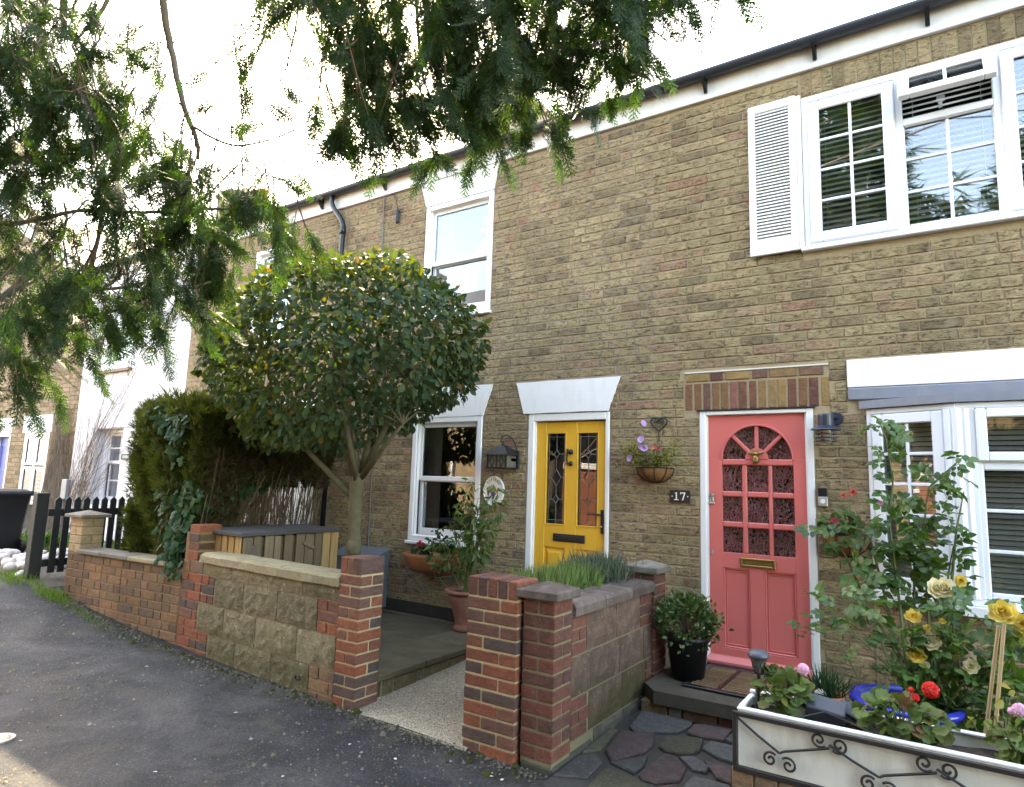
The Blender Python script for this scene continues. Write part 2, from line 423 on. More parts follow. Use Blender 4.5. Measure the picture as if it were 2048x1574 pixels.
# ------------------------------------------------------------------ geometry helpers
class MB:
    def __init__(s):
        s.v, s.f, s.mi = [], [], []
    def add(s, vs, fs, M=None, mi=0):
        b = len(s.v)
        s.v.extend((M @ Vector(p))[:] if M is not None else tuple(p) for p in vs)
        s.f.extend(tuple(i + b for i in f) for f in fs)
        s.mi.extend([mi] * len(fs))
        return s
    def box(s, x0, x1, y0, y1, z0, z1, c=0, M=None, mi=0):
        if c <= 0:
            vs = [(x, y, z) for x in (x0, x1) for y in (y0, y1) for z in (z0, z1)]
            fs = [(0, 1, 3, 2), (4, 6, 7, 5), (0, 4, 5, 1), (2, 3, 7, 6), (0, 2, 6, 4), (1, 5, 7, 3)]
            return s.add(vs, fs, M, mi)
        X, Y, Z = (x0, x1), (y0, y1), (z0, z1)
        vs, idx = [], {}
        for i in (0, 1):
            for j in (0, 1):
                for k in (0, 1):
                    p = [X[i], Y[j], Z[k]]
                    d = [c * (1 - 2 * i), c * (1 - 2 * j), c * (1 - 2 * k)]
                    for a in range(3):
                        q = [p[t] + (d[t] if t != a else 0) for t in range(3)]
                        idx[(i, j, k, a)] = len(vs)
                        vs.append(tuple(q))
        fs = []
        for a in range(3):
            b, cc = [t for t in range(3) if t != a]
            for sd in (0, 1):
                cyc = []
                for (u, w) in ((0, 0), (1, 0), (1, 1), (0, 1)):
                    key = [0, 0, 0]
                    key[a], key[b], key[cc] = sd, u, w
                    cyc.append(idx[(*key, a)])
                fs.append(tuple(cyc))
            for u in (0, 1):
                for w in (0, 1):
                    k0, k1 = [0, 0, 0], [0, 0, 0]
                    k0[b] = k1[b] = u
                    k0[cc] = k1[cc] = w
                    k1[a] = 1
                    fs.append((idx[(*k0, b)], idx[(*k1, b)], idx[(*k1, cc)], idx[(*k0, cc)]))
        for i in (0, 1):
            for j in (0, 1):
                for k in (0, 1):
                    fs.append((idx[(i, j, k, 0)], idx[(i, j, k, 1)], idx[(i, j, k, 2)]))
        return s.add(vs, fs, M, mi)
    def tube(s, pts, r, n=6, M=None, mi=0, cap=True):
        pts = [Vector(p) for p in pts]
        R = r if isinstance(r, (list, tuple)) else [r] * len(pts)
        vs, fs = [], []
        up = None
        for i, p in enumerate(pts):
            d = (pts[min(i + 1, len(pts) - 1)] - pts[max(i - 1, 0)])
            if d.length < 1e-9:
                d = Vector((0, 0, 1))
            d.normalize()
            if up is None:
                up = d.orthogonal().normalized()
            up = (up - d * up.dot(d))
            up = up.normalized() if up.length > 1e-6 else d.orthogonal().normalized()
            w = d.cross(up)
            for k in range(n):
                a = 2 * math.pi * k / n
                vs.append(p + (up * math.cos(a) + w * math.sin(a)) * R[i])
        for i in range(len(pts) - 1):
            for k in range(n):
                k2 = (k + 1) % n
                fs.append((i * n + k, i * n + k2, (i + 1) * n + k2, (i + 1) * n + k))
        if cap:
            fs.append(tuple(range(n))[::-1])
            fs.append(tuple((len(pts) - 1) * n + k for k in range(n)))
        return s.add(vs, fs, M, mi)
    def lathe(s, prof, c=(0, 0, 0), n=20, M=None, mi=0, a0=0, a1=2 * math.pi):
        full = abs(a1 - a0 - 2 * math.pi) < 1e-6
        m = n if full else n + 1
        vs, fs = [], []
        for (r, z) in prof:
            for k in range(m):
                a = a0 + (a1 - a0) * k / n
                vs.append((c[0] + r * math.cos(a), c[1] + r * math.sin(a), c[2] + z))
        for i in range(len(prof) - 1):
            for k in range(n):
                k2 = (k + 1) % m
                fs.append((i * m + k, i * m + k2, (i + 1) * m + k2, (i + 1) * m + k))
        return s.add(vs, fs, M, mi)
    def prism(s, poly, y0, y1, M=None, mi=0):
        """polygon in x,z extruded from y0 to y1"""
        n = len(poly)
        vs = [(x, y0, z) for x, z in poly] + [(x, y1, z) for x, z in poly]
        fs = [tuple(range(n)), tuple(range(2 * n - 1, n - 1, -1))]
        fs += [(i, i + n, (i + 1) % n + n, (i + 1) % n) for i in range(n)]
        return s.add(vs, fs, M, mi)
    def slab(s, poly, z0, z1, M=None, mi=0):
        """polygon in x,y extruded from z0 to z1"""
        n = len(poly)
        vs = [(x, y, z0) for x, y in poly] + [(x, y, z1) for x, y in poly]
        fs = [tuple(range(n))[::-1], tuple(range(n, 2 * n))]
        fs += [(i, (i + 1) % n, (i + 1) % n + n, i + n) for i in range(n)]
        return s.add(vs, fs, M, mi)
    def ell(s, c, r, nu=10, nv=6, M=None, mi=0, jit=0):
        vs, fs = [], []
        for j in range(nv + 1):
            t = math.pi * j / nv
            for i in range(nu):
                a = 2 * math.pi * i / nu
                q = 1 + (random.uniform(-jit, jit) if jit else 0)
                vs.append((c[0] + r[0] * q * math.sin(t) * math.cos(a), c[1] + r[1] * q * math.sin(t) * math.sin(a), c[2] + r[2] * q * math.cos(t)))
        for j in range(nv):
            for i in range(nu):
                i2 = (i + 1) % nu
                fs.append((j * nu + i, (j + 1) * nu + i, (j + 1) * nu + i2, j * nu + i2))
        return s.add(vs, fs, M, mi)
    def ring(s, x0, x1, z0, z1, w, y0, y1, c=.004, M=None):
        """rectangular frame, members butted"""
        s.box(x0, x0 + w, y0, y1, z0, z1, c, M)
        s.box(x1 - w, x1, y0, y1, z0, z1, c, M)
        s.box(x0 + w, x1 - w, y0, y1, z0, z0 + w, c, M)
        s.box(x0 + w, x1 - w, y0, y1, z1 - w, z1, c, M)
        return s
    def mesh(s, name, mats, smooth=False):
        me = bpy.data.meshes.new(name)
        me.from_pydata(s.v, [], s.f)
        for m in (mats if isinstance(mats, (list, tuple)) else [mats]):
            me.materials.append(m)
        if any(s.mi):
            me.polygons.foreach_set('material_index', s.mi)
        if smooth:
            me.polygons.foreach_set('use_smooth', [True] * len(me.polygons))
        me.update()
        return me

WT = {}                                     # world translation of every object made here

def place(o, parent, loc=(0, 0, 0)):
    COL.objects.link(o)
    loc = Vector(loc)
    WT[o.name] = loc
    if parent is not None:
        o.parent = parent
        o.location = loc - WT[parent.name]
    else:
        o.location = loc
    return o

def props(o, label=None, cat=None, group=None, kind=None):
    for k, v in (('label', label), ('category', cat), ('group', group), ('kind', kind)):
        if v:
            o[k] = v
    return o

def obj(name, mb, mat, parent=None, loc=(0, 0, 0), smooth=False, **kw):
    me = mb if isinstance(mb, bpy.types.Mesh) else mb.mesh(name, mat, smooth)
    o = bpy.data.objects.new(name, me)
    place(o, parent, loc)
    return props(o, **kw)

def thing(name, label, cat, loc=(0, 0, 0), group=None):
    o = bpy.data.objects.new(name, None)
    o.empty_display_size = .1
    place(o, None, loc)
    return props(o, label, cat, group)

def inst(name, me, parent, loc, rot=(0, 0, 0), scale=(1, 1, 1)):
    o = bpy.data.objects.new(name, me)
    place(o, parent, loc)
    o.rotation_euler = rot
    o.scale = scale
    return o

def dp(v, y):                                # a value read off the facade plane, moved to depth y
    return v * (5.43 + y) / 5.43

# ---- many small faces at once
def cloud(name, tv, tf, P, R, S, mat, parent=None, smooth=True, **kw):
    tv = np.asarray(tv, float)
    P, R, S = np.asarray(P, float), np.asarray(R, float), np.asarray(S, float)
    if S.ndim == 1:
        S = np.repeat(S[:, None], 3, 1)
    n, m = len(P), len(tv)
    V = np.einsum('nij,nmj->nmi', R, tv[None] * S[:, None, :]) + P[:, None, :]
    V = V.reshape(-1, 3).astype(np.float32)
    ls = np.array([len(f) for f in tf])
    flat = np.concatenate([np.array(f) for f in tf])
    loops = (np.arange(n)[:, None] * m + flat[None]).ravel().astype(np.int32)
    tot = np.tile(ls, n).astype(np.int32)
    start = np.concatenate([[0], np.cumsum(tot)[:-1]]).astype(np.int32)
    me = bpy.data.meshes.new(name)
    me.vertices.add(len(V))
    me.vertices.foreach_set('co', V.ravel())
    me.loops.add(len(loops))
    me.loops.foreach_set('vertex_index', loops)
    me.polygons.add(len(tot))
    me.polygons.foreach_set('loop_start', start)
    me.polygons.foreach_set('loop_total', tot)
    if smooth:
        me.polygons.foreach_set('use_smooth', np.ones(len(tot), bool))
    me.materials.append(mat)
    me.update(calc_edges=True)
    o = bpy.data.objects.new(name, me)
    place(o, parent)
    return props(o, **kw)

def nrm(a):
    a = np.asarray(a, float)
    return a / np.maximum(np.linalg.norm(a, axis=-1, keepdims=True), 1e-9)

def frames(tip, nor):
    """rotation matrices whose y axis is the tip direction and z axis close to nor"""
    t = nrm(tip)
    x = nrm(np.cross(t, nor))
    z = np.cross(x, t)
    return np.stack([x, t, z], -1)

def oval_leaf(w=.28, fold=.10, curl=.12):
    v = [(0, 0, 0), (-w * .8, .28, fold * .8), (-w, .55, fold), (-w * .6, .82, fold * .4 - curl * .5), (0, 1, -curl),
         (w * .6, .82, fold * .4 - curl * .5), (w, .55, fold), (w * .8, .28, fold * .8), (0, .5, 0)]
    f = [(0, 8, 2, 1), (8, 4, 3, 2), (0, 7, 6, 8), (8, 6, 5, 4)]
    return v, f
OVAL = oval_leaf()
NARROW = oval_leaf(.13, .04, .15)
ROUND = oval_leaf(.42, .10, .08)

def ivy_leaf():
    pts = [(0, 0), (-.30, -.12), (-.48, .18), (-.24, .36), (-.30, .72), (0, 1), (.30, .72), (.24, .36), (.48, .18), (.30, -.12)]
    v = [(x, y, -.10 * abs(x)) for x, y in pts] + [(0, .3, .08)]
    return v, [(i, (i + 1) % 10, 10) for i in range(10)]
IVY = ivy_leaf()

def lobed_leaf():
    v, f = [], []
    n = 14
    for i in range(n):
        a = 2 * math.pi * i / n
        r = .5 * (1 if i % 2 else .86)
        v.append((r * math.cos(a), r * math.sin(a) + .45, .10 + .05 * math.sin(3 * a)))
    v.append((0, .4, 0))
    return v, [(i, (i + 1) % n, n) for i in range(n)]
LOBED = lobed_leaf()

def compound_leaf():
    """five oval leaflets on a rachis"""
    v, f = [], []
    def leaflet(base, ang, L):
        tv, tf = OVAL
        b = len(v)
        ca, sa = math.cos(ang), math.sin(ang)
        for x, y, z in tv:
            x, y, z = x * L * 1.25, y * L, z * L
            v.append((base[0] + x * ca + y * sa, base[1] - x * sa + y * ca, base[2] + z))
        f.extend(tuple(i + b for i in q) for q in tf)
    leaflet((0, .55, 0), 0, .48)
    for yb, L in ((.22, .36), (.50, .42)):
        leaflet((-.01, yb, 0), -1.15, L)
        leaflet((.01, yb, 0), 1.15, L)
    b = len(v)
    v.extend([(-.012, 0, 0), (.012, 0, 0), (.008, .56, 0), (-.008, .56, 0)])
    f.append((b, b + 1, b + 2, b + 3))
    return v, f
COMPOUND = compound_leaf()

def cypress_spray():
    """a flat fern-like frond of scale leaves, one unit long"""
    v, f = [], []
    rnd = random.Random(3)
    def rib(p, q, w0, w1):
        d = Vector((q[0] - p[0], q[1] - p[1], 0))
        L = d.length
        s = Vector((-d.y, d.x, 0)) / max(L, 1e-6)
        b = len(v)
        for (c, w) in ((p, w0), (q, w1)):
            v.append((c[0] + s.x * w, c[1] + s.y * w, c[2]))
            v.append((c[0] - s.x * w, c[1] - s.y * w, c[2]))
        f.append((b, b + 1, b + 3, b + 2))
    def z(y, x=0):
        return -.22 * y * y - .25 * x * x
    rib((0, 0, 0), (0, .5, z(.5)), .012, .014)
    rib((0, .5, z(.5)), (0, 1, z(1)), .016, .010)
    for i in range(8):
        y0 = .06 + i * .115
        for sd in (-1, 1):
            L = .36 * (1 - abs(y0 - .3) * .85) * rnd.uniform(.7, 1.2)
            a = math.radians(rnd.uniform(30, 48)) * sd
            q = (math.sin(a) * L, y0 + math.cos(a) * L)
            p = (0, y0 + (.055 if sd > 0 else 0))
            rib((p[0], p[1], z(p[1])), (q[0], q[1], z(q[1], q[0])), .014, .008)
            for k in range(3):
                tt = .25 + k * .27
                bx, by = p[0] + (q[0] - p[0]) * tt, p[1] + (q[1] - p[1]) * tt
                for s2 in (-1, 1):
                    l2 = L * .36 * (1 - tt * .5) * rnd.uniform(.7, 1.2)
                    a2 = a + s2 * math.radians(36)
                    ex, ey = bx + math.sin(a2) * l2, by + math.cos(a2) * l2
                    rib((bx, by, z(by, bx)), (ex, ey, z(ey, ex)), .013, .006)
    return v, f
SPRAY = cypress_spray()

def spray_small():
    """a little brush of upright scale twigs for hedges"""
    v, f = [], []
    rnd = random.Random(5)
    for i in range(9):
        a = rnd.uniform(-.8, .8)
        L = rnd.uniform(.5, 1)
        zz = rnd.uniform(-.35, .35)
        x, y = math.sin(a) * L, math.cos(a) * L
        b = len(v)
        s = .035
        v.extend([(-s, 0, 0), (s, 0, 0), (x * .6 + s, y * .6, zz * L * .5), (x * .6 - s, y * .6, zz * L * .5), (x, y, zz * L)])
        f.extend([(b, b + 1, b + 2, b + 3), (b + 3, b + 2, b + 4)])
    return v, f
BRUSH = spray_small()

# ---- bricks
def brick_mesh(name, L, H, D, mat, seed, nx=3, b=.004, amp=.0022):
    rnd = random.Random(seed)
    xs = [-L / 2, -L / 2 + b] + [-L / 2 + L * i / nx for i in range(1, nx)] + [L / 2 - b, L / 2]
    zs = [-H / 2, -H / 2 + b, H / 2 - b, H / 2]
    v, f = [], []
    for j, z in enumerate(zs):
        for i, x in enumerate(xs):
            edge = i in (0, len(xs) - 1) or j in (0, 3)
            y = b if edge else rnd.uniform(-amp, amp)
            v.append((x + rnd.uniform(-amp, amp) * .8, y, z + rnd.uniform(-amp, amp) * .8))
    w = len(xs)
    for j in range(3):
        for i in range(w - 1):
            f.append((j * w + i, j * w + i + 1, (j + 1) * w + i + 1, (j + 1) * w + i))
    rim = [i for i in range(w)] + [j * w + w - 1 for j in (1, 2)] + [3 * w + i for i in range(w - 1, -1, -1)] + [2 * w, w]
    bb = len(v)
    for r in rim:
        v.append((v[r][0], D, v[r][2]))
    n = len(rim)
    for i in range(n):
        f.append((rim[i], bb + i, bb + (i + 1) % n, rim[(i + 1) % n]))
    me = bpy.data.meshes.new(name)
    me.from_pydata(v, [], f)
    me.materials.append(mat)
    me.update()
    return me

BRK = {}
def brick_var(L, H, D, mat, k):
    key = (round(L / .02), round(H / .004), round(D / .01), mat.name, k)
    if key not in BRK:
        Lr = round(L / .02) * .02
        BRK[key] = (brick_mesh('brick', Lr, H, D, mat, hash(key[:3]) % 9999 + k * 17, 3 if Lr > .15 else 2), Lr)
    return BRK[key]

def wall_front(x0, x1, z0, z1, holes):
    """cells of a wall face that are not inside a hole (holes: x0,x1,z0,z1)"""
    xs = sorted({x0, x1, *[min(max(h[i], x0), x1) for h in holes for i in (0, 1)]})
    zs = sorted({z0, z1, *[min(max(h[i], z0), z1) for h in holes for i in (2, 3)]})
    cells = []
    for a, b in zip(xs, xs[1:]):
        for c, d in zip(zs, zs[1:]):
            mx, mz = (a + b) / 2, (c + d) / 2
            if not any(h[0] < mx < h[1] and h[2] < mz < h[3] for h in holes):
                cells.append((a, b, c, d))
    return cells

def wall_body(x0, x1, z0, z1, holes, y0, y1):
    mb = MB()
    cells = wall_front(x0, x1, z0, z1, holes)
    for a, b, c, d in cells:
        mb.add([(a, y0, c), (b, y0, c), (b, y0, d), (a, y0, d)], [(0, 1, 2, 3)])
        mb.add([(a, y1, c), (b, y1, c), (b, y1, d), (a, y1, d)], [(3, 2, 1, 0)])
    for a, b, c, d in holes:
        mb.add([(a, y0, c), (a, y1, c), (a, y1, d), (a, y0, d)], [(0, 1, 2, 3)])
        mb.add([(b, y0, c), (b, y1, c), (b, y1, d), (b, y0, d)], [(3, 2, 1, 0)])
        mb.add([(a, y0, d), (b, y0, d), (b, y1, d), (a, y1, d)], [(3, 2, 1, 0)])
        mb.add([(a, y0, c), (b, y0, c), (b, y1, c), (a, y1, c)], [(0, 1, 2, 3)])
    for x, o in ((x0, 1), (x1, 0)):
        mb.add([(x, y0, z0), (x, y1, z0), (x, y1, z1), (x, y0, z1)], [(0, 1, 2, 3) if o else (3, 2, 1, 0)])
    mb.add([(x0, y0, z1), (x1, y0, z1), (x1, y1, z1), (x0, y1, z1)], [(0, 1, 2, 3)])
    return mb

def courses(x0, x1, z0, z1, cz, Ls, Lh, j, holes, seed, top_clip=None):
    """flemish bond laid between x0,x1; holes: functions z -> list of (a,b) intervals to keep clear. Returns (xc, zc, L, H)"""
    rnd = random.Random(seed)
    out = []
    H = cz - j
    nrow = int((z1 - z0) / cz + .5)
    for r in range(nrow):
        zc = z0 + cz * (r + .5)
        if zc + H / 2 > z1 + .003:
            continue
        iv = [(x0, x1)]
        for a, b in holes(zc - H / 2, zc + H / 2, zc):
            nv = []
            for p, q in iv:
                if b <= p or a >= q:
                    nv.append((p, q))
                    continue
                if a > p:
                    nv.append((p, a))
                if b < q:
                    nv.append((b, q))
            iv = nv
        x = x0 - rnd.uniform(0, .06) - (0 if r % 2 else (Ls + Lh + 2 * j) / 2)
        k = 0
        while x < x1:
            L = (Ls if k % 2 == 0 else Lh) * rnd.uniform(.94, 1.06)
            if rnd.random() < .06:
                L = Lh if k % 2 == 0 else Ls
            for p, q in iv:
                a, b = max(x, p + j * .5), min(x + L, q - j * .5)
                if b - a > .03:
                    out.append(((a + b) / 2, zc + rnd.uniform(-.0015, .0015), b - a, H * rnd.uniform(.95, 1.02)))
            x += L + j
            k += 1
    return out

def lay(parent, items, mat, D, single, seed, name='brick', y=0, xf=None, pick=None):
    """items (xc,zc,L,H) on the plane y: the nearest ones as single objects, the rest as one mesh"""
    rnd = random.Random(seed)
    if pick:
        order = sorted(items, key=pick)
    else:
        order = items
    a, b = order[:single], order[single:]
    for (xc, zc, L, H) in a:
        me, Lr = brick_var(L, H, D, mat, rnd.randrange(4))
        loc = Vector((xc, y + rnd.uniform(-.002, .002), zc))
        rot = (rnd.uniform(-.008, .008), rnd.uniform(-.006, .006), rnd.uniform(-.008, .008))
        if xf is not None:
            loc = xf @ loc
            rot = (rot[0], rot[1], rot[2] + xf.to_euler().z)
        inst(name, me, parent, loc, rot, (L / Lr, 1, 1))
    if b:
        V, F = [], []
        for (xc, zc, L, H) in b:
            me, Lr = brick_var(L, H, D, mat, rnd.randrange(4))
            key = me.name
            if key not in BCACHE:
                BCACHE[key] = ([v.co[:] for v in me.vertices], [tuple(p.vertices) for p in me.polygons])
            tv, tf = BCACHE[key]
            o = len(V)
            yy = y + rnd.uniform(-.002, .002)
            sx = L / Lr
            for vx, vy, vz in tv:
                q = (xc + vx * sx, yy + vy, zc + vz)
                V.append((xf @ Vector(q))[:] if xf is not None else q)
            F.extend(tuple(i + o for i in f) for f in tf)
        me = bpy.data.meshes.new('bricks')
        me.from_pydata(V, [], F)
        me.materials.append(mat)
        me.update()
        o = bpy.data.objects.new('brickwork', me)
        place(o, parent)
        o['kind'] = 'stuff'
BCACHE = {}

def near_pick(zlo=-.9, occl=None):
    def f(it):
        d = math.hypot(it[0], 5.43) ** 2 + it[1] ** 2
        x, y, z = it[0], 5.43, it[1]
        q = Vector((x, y, z))
        dep = q.dot(CF)
        px, pz = q.dot(CR) / dep, q.dot(CU) / dep
        if abs(px) > .80 or abs(pz) > .62:
            d += 1000
        if z < zlo or (occl and occl(it[0], it[1])):
            d += 500
        return d
    return f

# ------------------------------------------------------------------ ground
GX = [-200, -40, -14, -11, -9, -8.4, -7.7, -7.1, -6.5, -5.9, -5.4, -4.5, -3.4, -2, 0, 20, 200]
GZ = [-1.15, -1.15, -1.17, -1.18, -1.2, -1.23, -1.30, -1.40, -1.475, -1.525, -1.545, -1.562, -1.575, -1.60, -1.62, -1.65, -1.8]
def gz(x):
    return float(np.interp(x, GX, GZ))

def sheet(x0, x1, y0, y1, dz, nx=60, ny=20, rough=0):
    mb = MB()
    xs = sorted({*np.linspace(x0, x1, nx).tolist(), *[g for g in GX if x0 < g < x1]})
    ys = np.linspace(y0, y1, ny)
    v = [(x, y, gz(x) + dz + (random.uniform(-rough, rough) if rough else 0)) for y in ys for x in xs]
    n = len(xs)
    f = [(j * n + i, j * n + i + 1, (j + 1) * n + i + 1, (j + 1) * n + i) for j in range(len(ys) - 1) for i in range(n - 1)]
    return mb.add(v, f)
obj('ground', sheet(-200, 200, -200, 200, -.03, 60, 24), EARTH, kind='structure')
obj('lane', sheet(-40, 30, -7.8, -2.02, 0, 140, 30, .003), ASPHALT, kind='structure', smooth=True)

# front gardens
tg = MB()
tg.box(-5.95, -3.47, -1.98, -.02, -1.62, -1.445)
obj('terrace_base', tg, STEPM, kind='structure')
terr = obj('terrace_riser', MB().box(-3.468, -3.452, -1.83, -.1, -1.60, -1.447), MORTAR_OLD, kind='structure')
# slabs along the edge and behind
ys = [-1.93, -1.36, -.78, -.28]
for i in range(3):
    m = MB().box(-3.93, -3.425, ys[i], ys[i + 1] - .008, -1.444, -1.398, .006)
    obj('paving_slab', m, SLABM, terr)
for (x0, x1) in ((-4.62, -3.94), (-5.3, -4.63), (-5.94, -5.31)):
    for i in range(3):
        m = MB().box(x0, x1 - .008, ys[i], ys[i + 1] - .008, -1.444, -1.402 - .002 * i, .006)
        obj('paving_slab', m, SLABM, terr)
yy = -1.82
for L in (.12, .27, .33, .36, .3, .28):
    obj('stone', MB().box(-3.47, -3.442, yy + .008, yy + L - .008, -1.60, -1.449, .006), ROCKFACE, terr)
    yy += L
rp = MB()
n = 10
v, f = [], []
for i in range(n + 1):
    y = -2.13 + (2.13 - .05) * i / n
    z = -1.572 + .115 * (i / n)
    v += [(-3.46, y, z + random.uniform(-.003, .003)), (-2.95, y, z + random.uniform(-.004, .004)), (-2.44, y, z - .006)]
for i in range(n):
    for k in range(2):
        a = i * 3 + k
        f.append((a, a + 1, a + 4, a + 3))
rp.add(v, f)
rp.add([(-3.46, -2.13, -1.572), (-2.44, -2.13, -1.578), (-2.44, -2.14, -1.64), (-3.46, -2.14, -1.64)], [(0, 1, 2, 3)])
obj('entrance_ramp', rp, PEBDASH, kind='structure', smooth=True)

# crazy paving in front of the coral door
def pz(y):
    return -1.545 - .045 * max(0, min(1, (-y - .9) / 1.25))
path = obj('garden_path', MB().add([(-1.88, -.6, pz(-.6) - .014), (-.4, -.6, pz(-.6) - .014), (-.4, -2.3, pz(-2.3) - .014), (-1.88, -2.3, pz(-2.3) - .014)], [(3, 2, 1, 0)]), BITUMEN, kind='structure')
STONES = [[(-1.8, -1.23), (-1.84, -0.92), (-1.48, -0.9), (-1.46, -0.98), (-1.5, -1.14), (-1.73, -1.29)], [(-1.46, -1.11), (-1.46, -0.94), (-1.23, -0.81), (-1.22, -0.9), (-1.22, -1.09), (-1.36, -1.12)], [(-1.22, -1.08), (-1.2, -0.89), (-1.13, -0.88), (-1.09, -1.12), (-1.14, -1.12)], [(-1.77, -1.65), (-1.81, -1.32), (-1.61, -1.24), (-1.56, -1.4), (-1.56, -1.54), (-1.68, -1.76)], [(-1.53, -1.41), (-1.54, -1.23), (-1.45, -1.16), (-1.33, -1.15), (-1.3, -1.31), (-1.32, -1.4), (-1.39, -1.44), (-1.47, -1.45)], [(-1.3, -1.28), (-1.29, -1.14), (-1.14, -1.14), (-1.09, -1.37), (-1.19, -1.35)], [(-1.68, -1.77), (-1.53, -1.57), (-1.5, -1.69), (-1.51, -1.82)], [(-1.49, -1.82), (-1.46, -1.47), (-1.39, -1.47), (-1.29, -1.58), (-1.27, -1.76), (-1.37, -1.86), (-1.45, -1.86)], [(-1.38, -1.47), (-1.31, -1.42), (-1.19, -1.5), (-1.18, -1.58), (-1.26, -1.59)], [(-1.24, -1.44), (-1.08, -1.45), (-1.03, -1.63), (-1.12, -1.61)], [(-1.68, -1.84), (-1.55, -1.84), (-1.39, -1.9), (-1.36, -2.02), (-1.48, -2.11), (-1.66, -2.2)], [(-1.24, -1.8), (-1.23, -1.66), (-1.03, -1.65), (-0.99, -1.78), (-1.2, -1.94)], [(-1.32, -2.04), (-1.37, -1.9), (-1.27, -1.8), (-1.22, -1.96)],
          [(-1.05, -1.1), (-1.03, -.9), (-.8, -.9), (-.85, -1.2), (-1.0, -1.3)], [(-1.0, -1.42), (-.8, -1.3), (-.7, -1.5), (-.95, -1.6)], [(-1.3, -2.1), (-1.18, -2.0), (-1.0, -2.1), (-1.1, -2.25)], [(-1.87, -1.34), (-1.83, -1.32), (-1.79, -1.66), (-1.87, -1.75)], [(-1.87, -1.80), (-1.79, -1.72), (-1.71, -1.80), (-1.70, -2.02), (-1.87, -2.1)], [(-1.66, -2.22), (-1.48, -2.13), (-1.34, -2.06), (-1.32, -2.24), (-1.5, -2.3)]]
SM = [PAVE_A, PAVE_B, PAVE_A, PAVE_B, PAVE_C, PAVE_A, PAVE_A, PAVE_B, PAVE_A, PAVE_B, PAVE_C, PAVE_A, PAVE_B, PAVE_A, PAVE_B, PAVE_A, PAVE_C, PAVE_A, PAVE_C]
for poly, m in zip(STONES, SM):
    cx, cy = sum(p[0] for p in poly) / len(poly), sum(p[1] for p in poly) / len(poly)
    pp = []
    for i, p in enumerate(poly):                     # roughen the outline
        q = poly[(i + 1) % len(poly)]
        for t in (0, .5):
            x, y = p[0] + (q[0] - p[0]) * t, p[1] + (q[1] - p[1]) * t
            s = .975 + random.uniform(-.014, .014)
            pp.append((cx + (x - cx) * s, cy + (y - cy) * s))
    if sum(pp[i][0] * pp[(i + 1) % len(pp)][1] - pp[(i + 1) % len(pp)][0] * pp[i][1] for i in range(len(pp))) < 0:
        pp = pp[::-1]
    k = len(pp)
    tilt = random.uniform(-.02, .02)
    inner = [(cx + (x - cx) * .95, cy + (y - cy) * .95) for x, y in pp]
    v = [(x, y, pz(y) - .03) for x, y in pp] + [(x, y, pz(y) + tilt * (x - cx) - .002) for x, y in pp] + [(x, y, pz(y) + tilt * (x - cx) + .005 + random.uniform(-.0015, .0015)) for x, y in inner]
    f = [tuple(range(2 * k, 3 * k))]
    for i in range(k):
        i2 = (i + 1) % k
        f += [(i, i2, i2 + k, i + k), (i + k, i2 + k, i2 + 2 * k, i + 2 * k)]
    obj('paving_stone', MB().add(v, f), m, path)
step = obj('doorstep', MB().slab([(-1.86, -.80), (-1.74, -.94), (-.72, -.90), (-.70, -.01), (-1.86, -.01)], -1.478, -1.392), STEPM, kind='structure')
xx = -1.86
for i, (L, m) in enumerate(((.2, BROWNB), (.1, COPEGREY), (.24, BROWNB), (.1, OLDRED), (.24, BROWNB), (.24, OLDRED))):
    obj('brick', MB().box(xx + .006, xx + L - .006, -.885, -.80, -1.56, -1.482, .006), m, step)
    xx += L
obj('flower_bed', MB().box(-.84, 3.0, -2.0, -.0, -1.70, -1.50), SOIL, kind='structure')
obj('gravel_garden', sheet(-18, -8.0, -2.3, 0, .008, 30, 8, .004), EARTH, kind='structure')

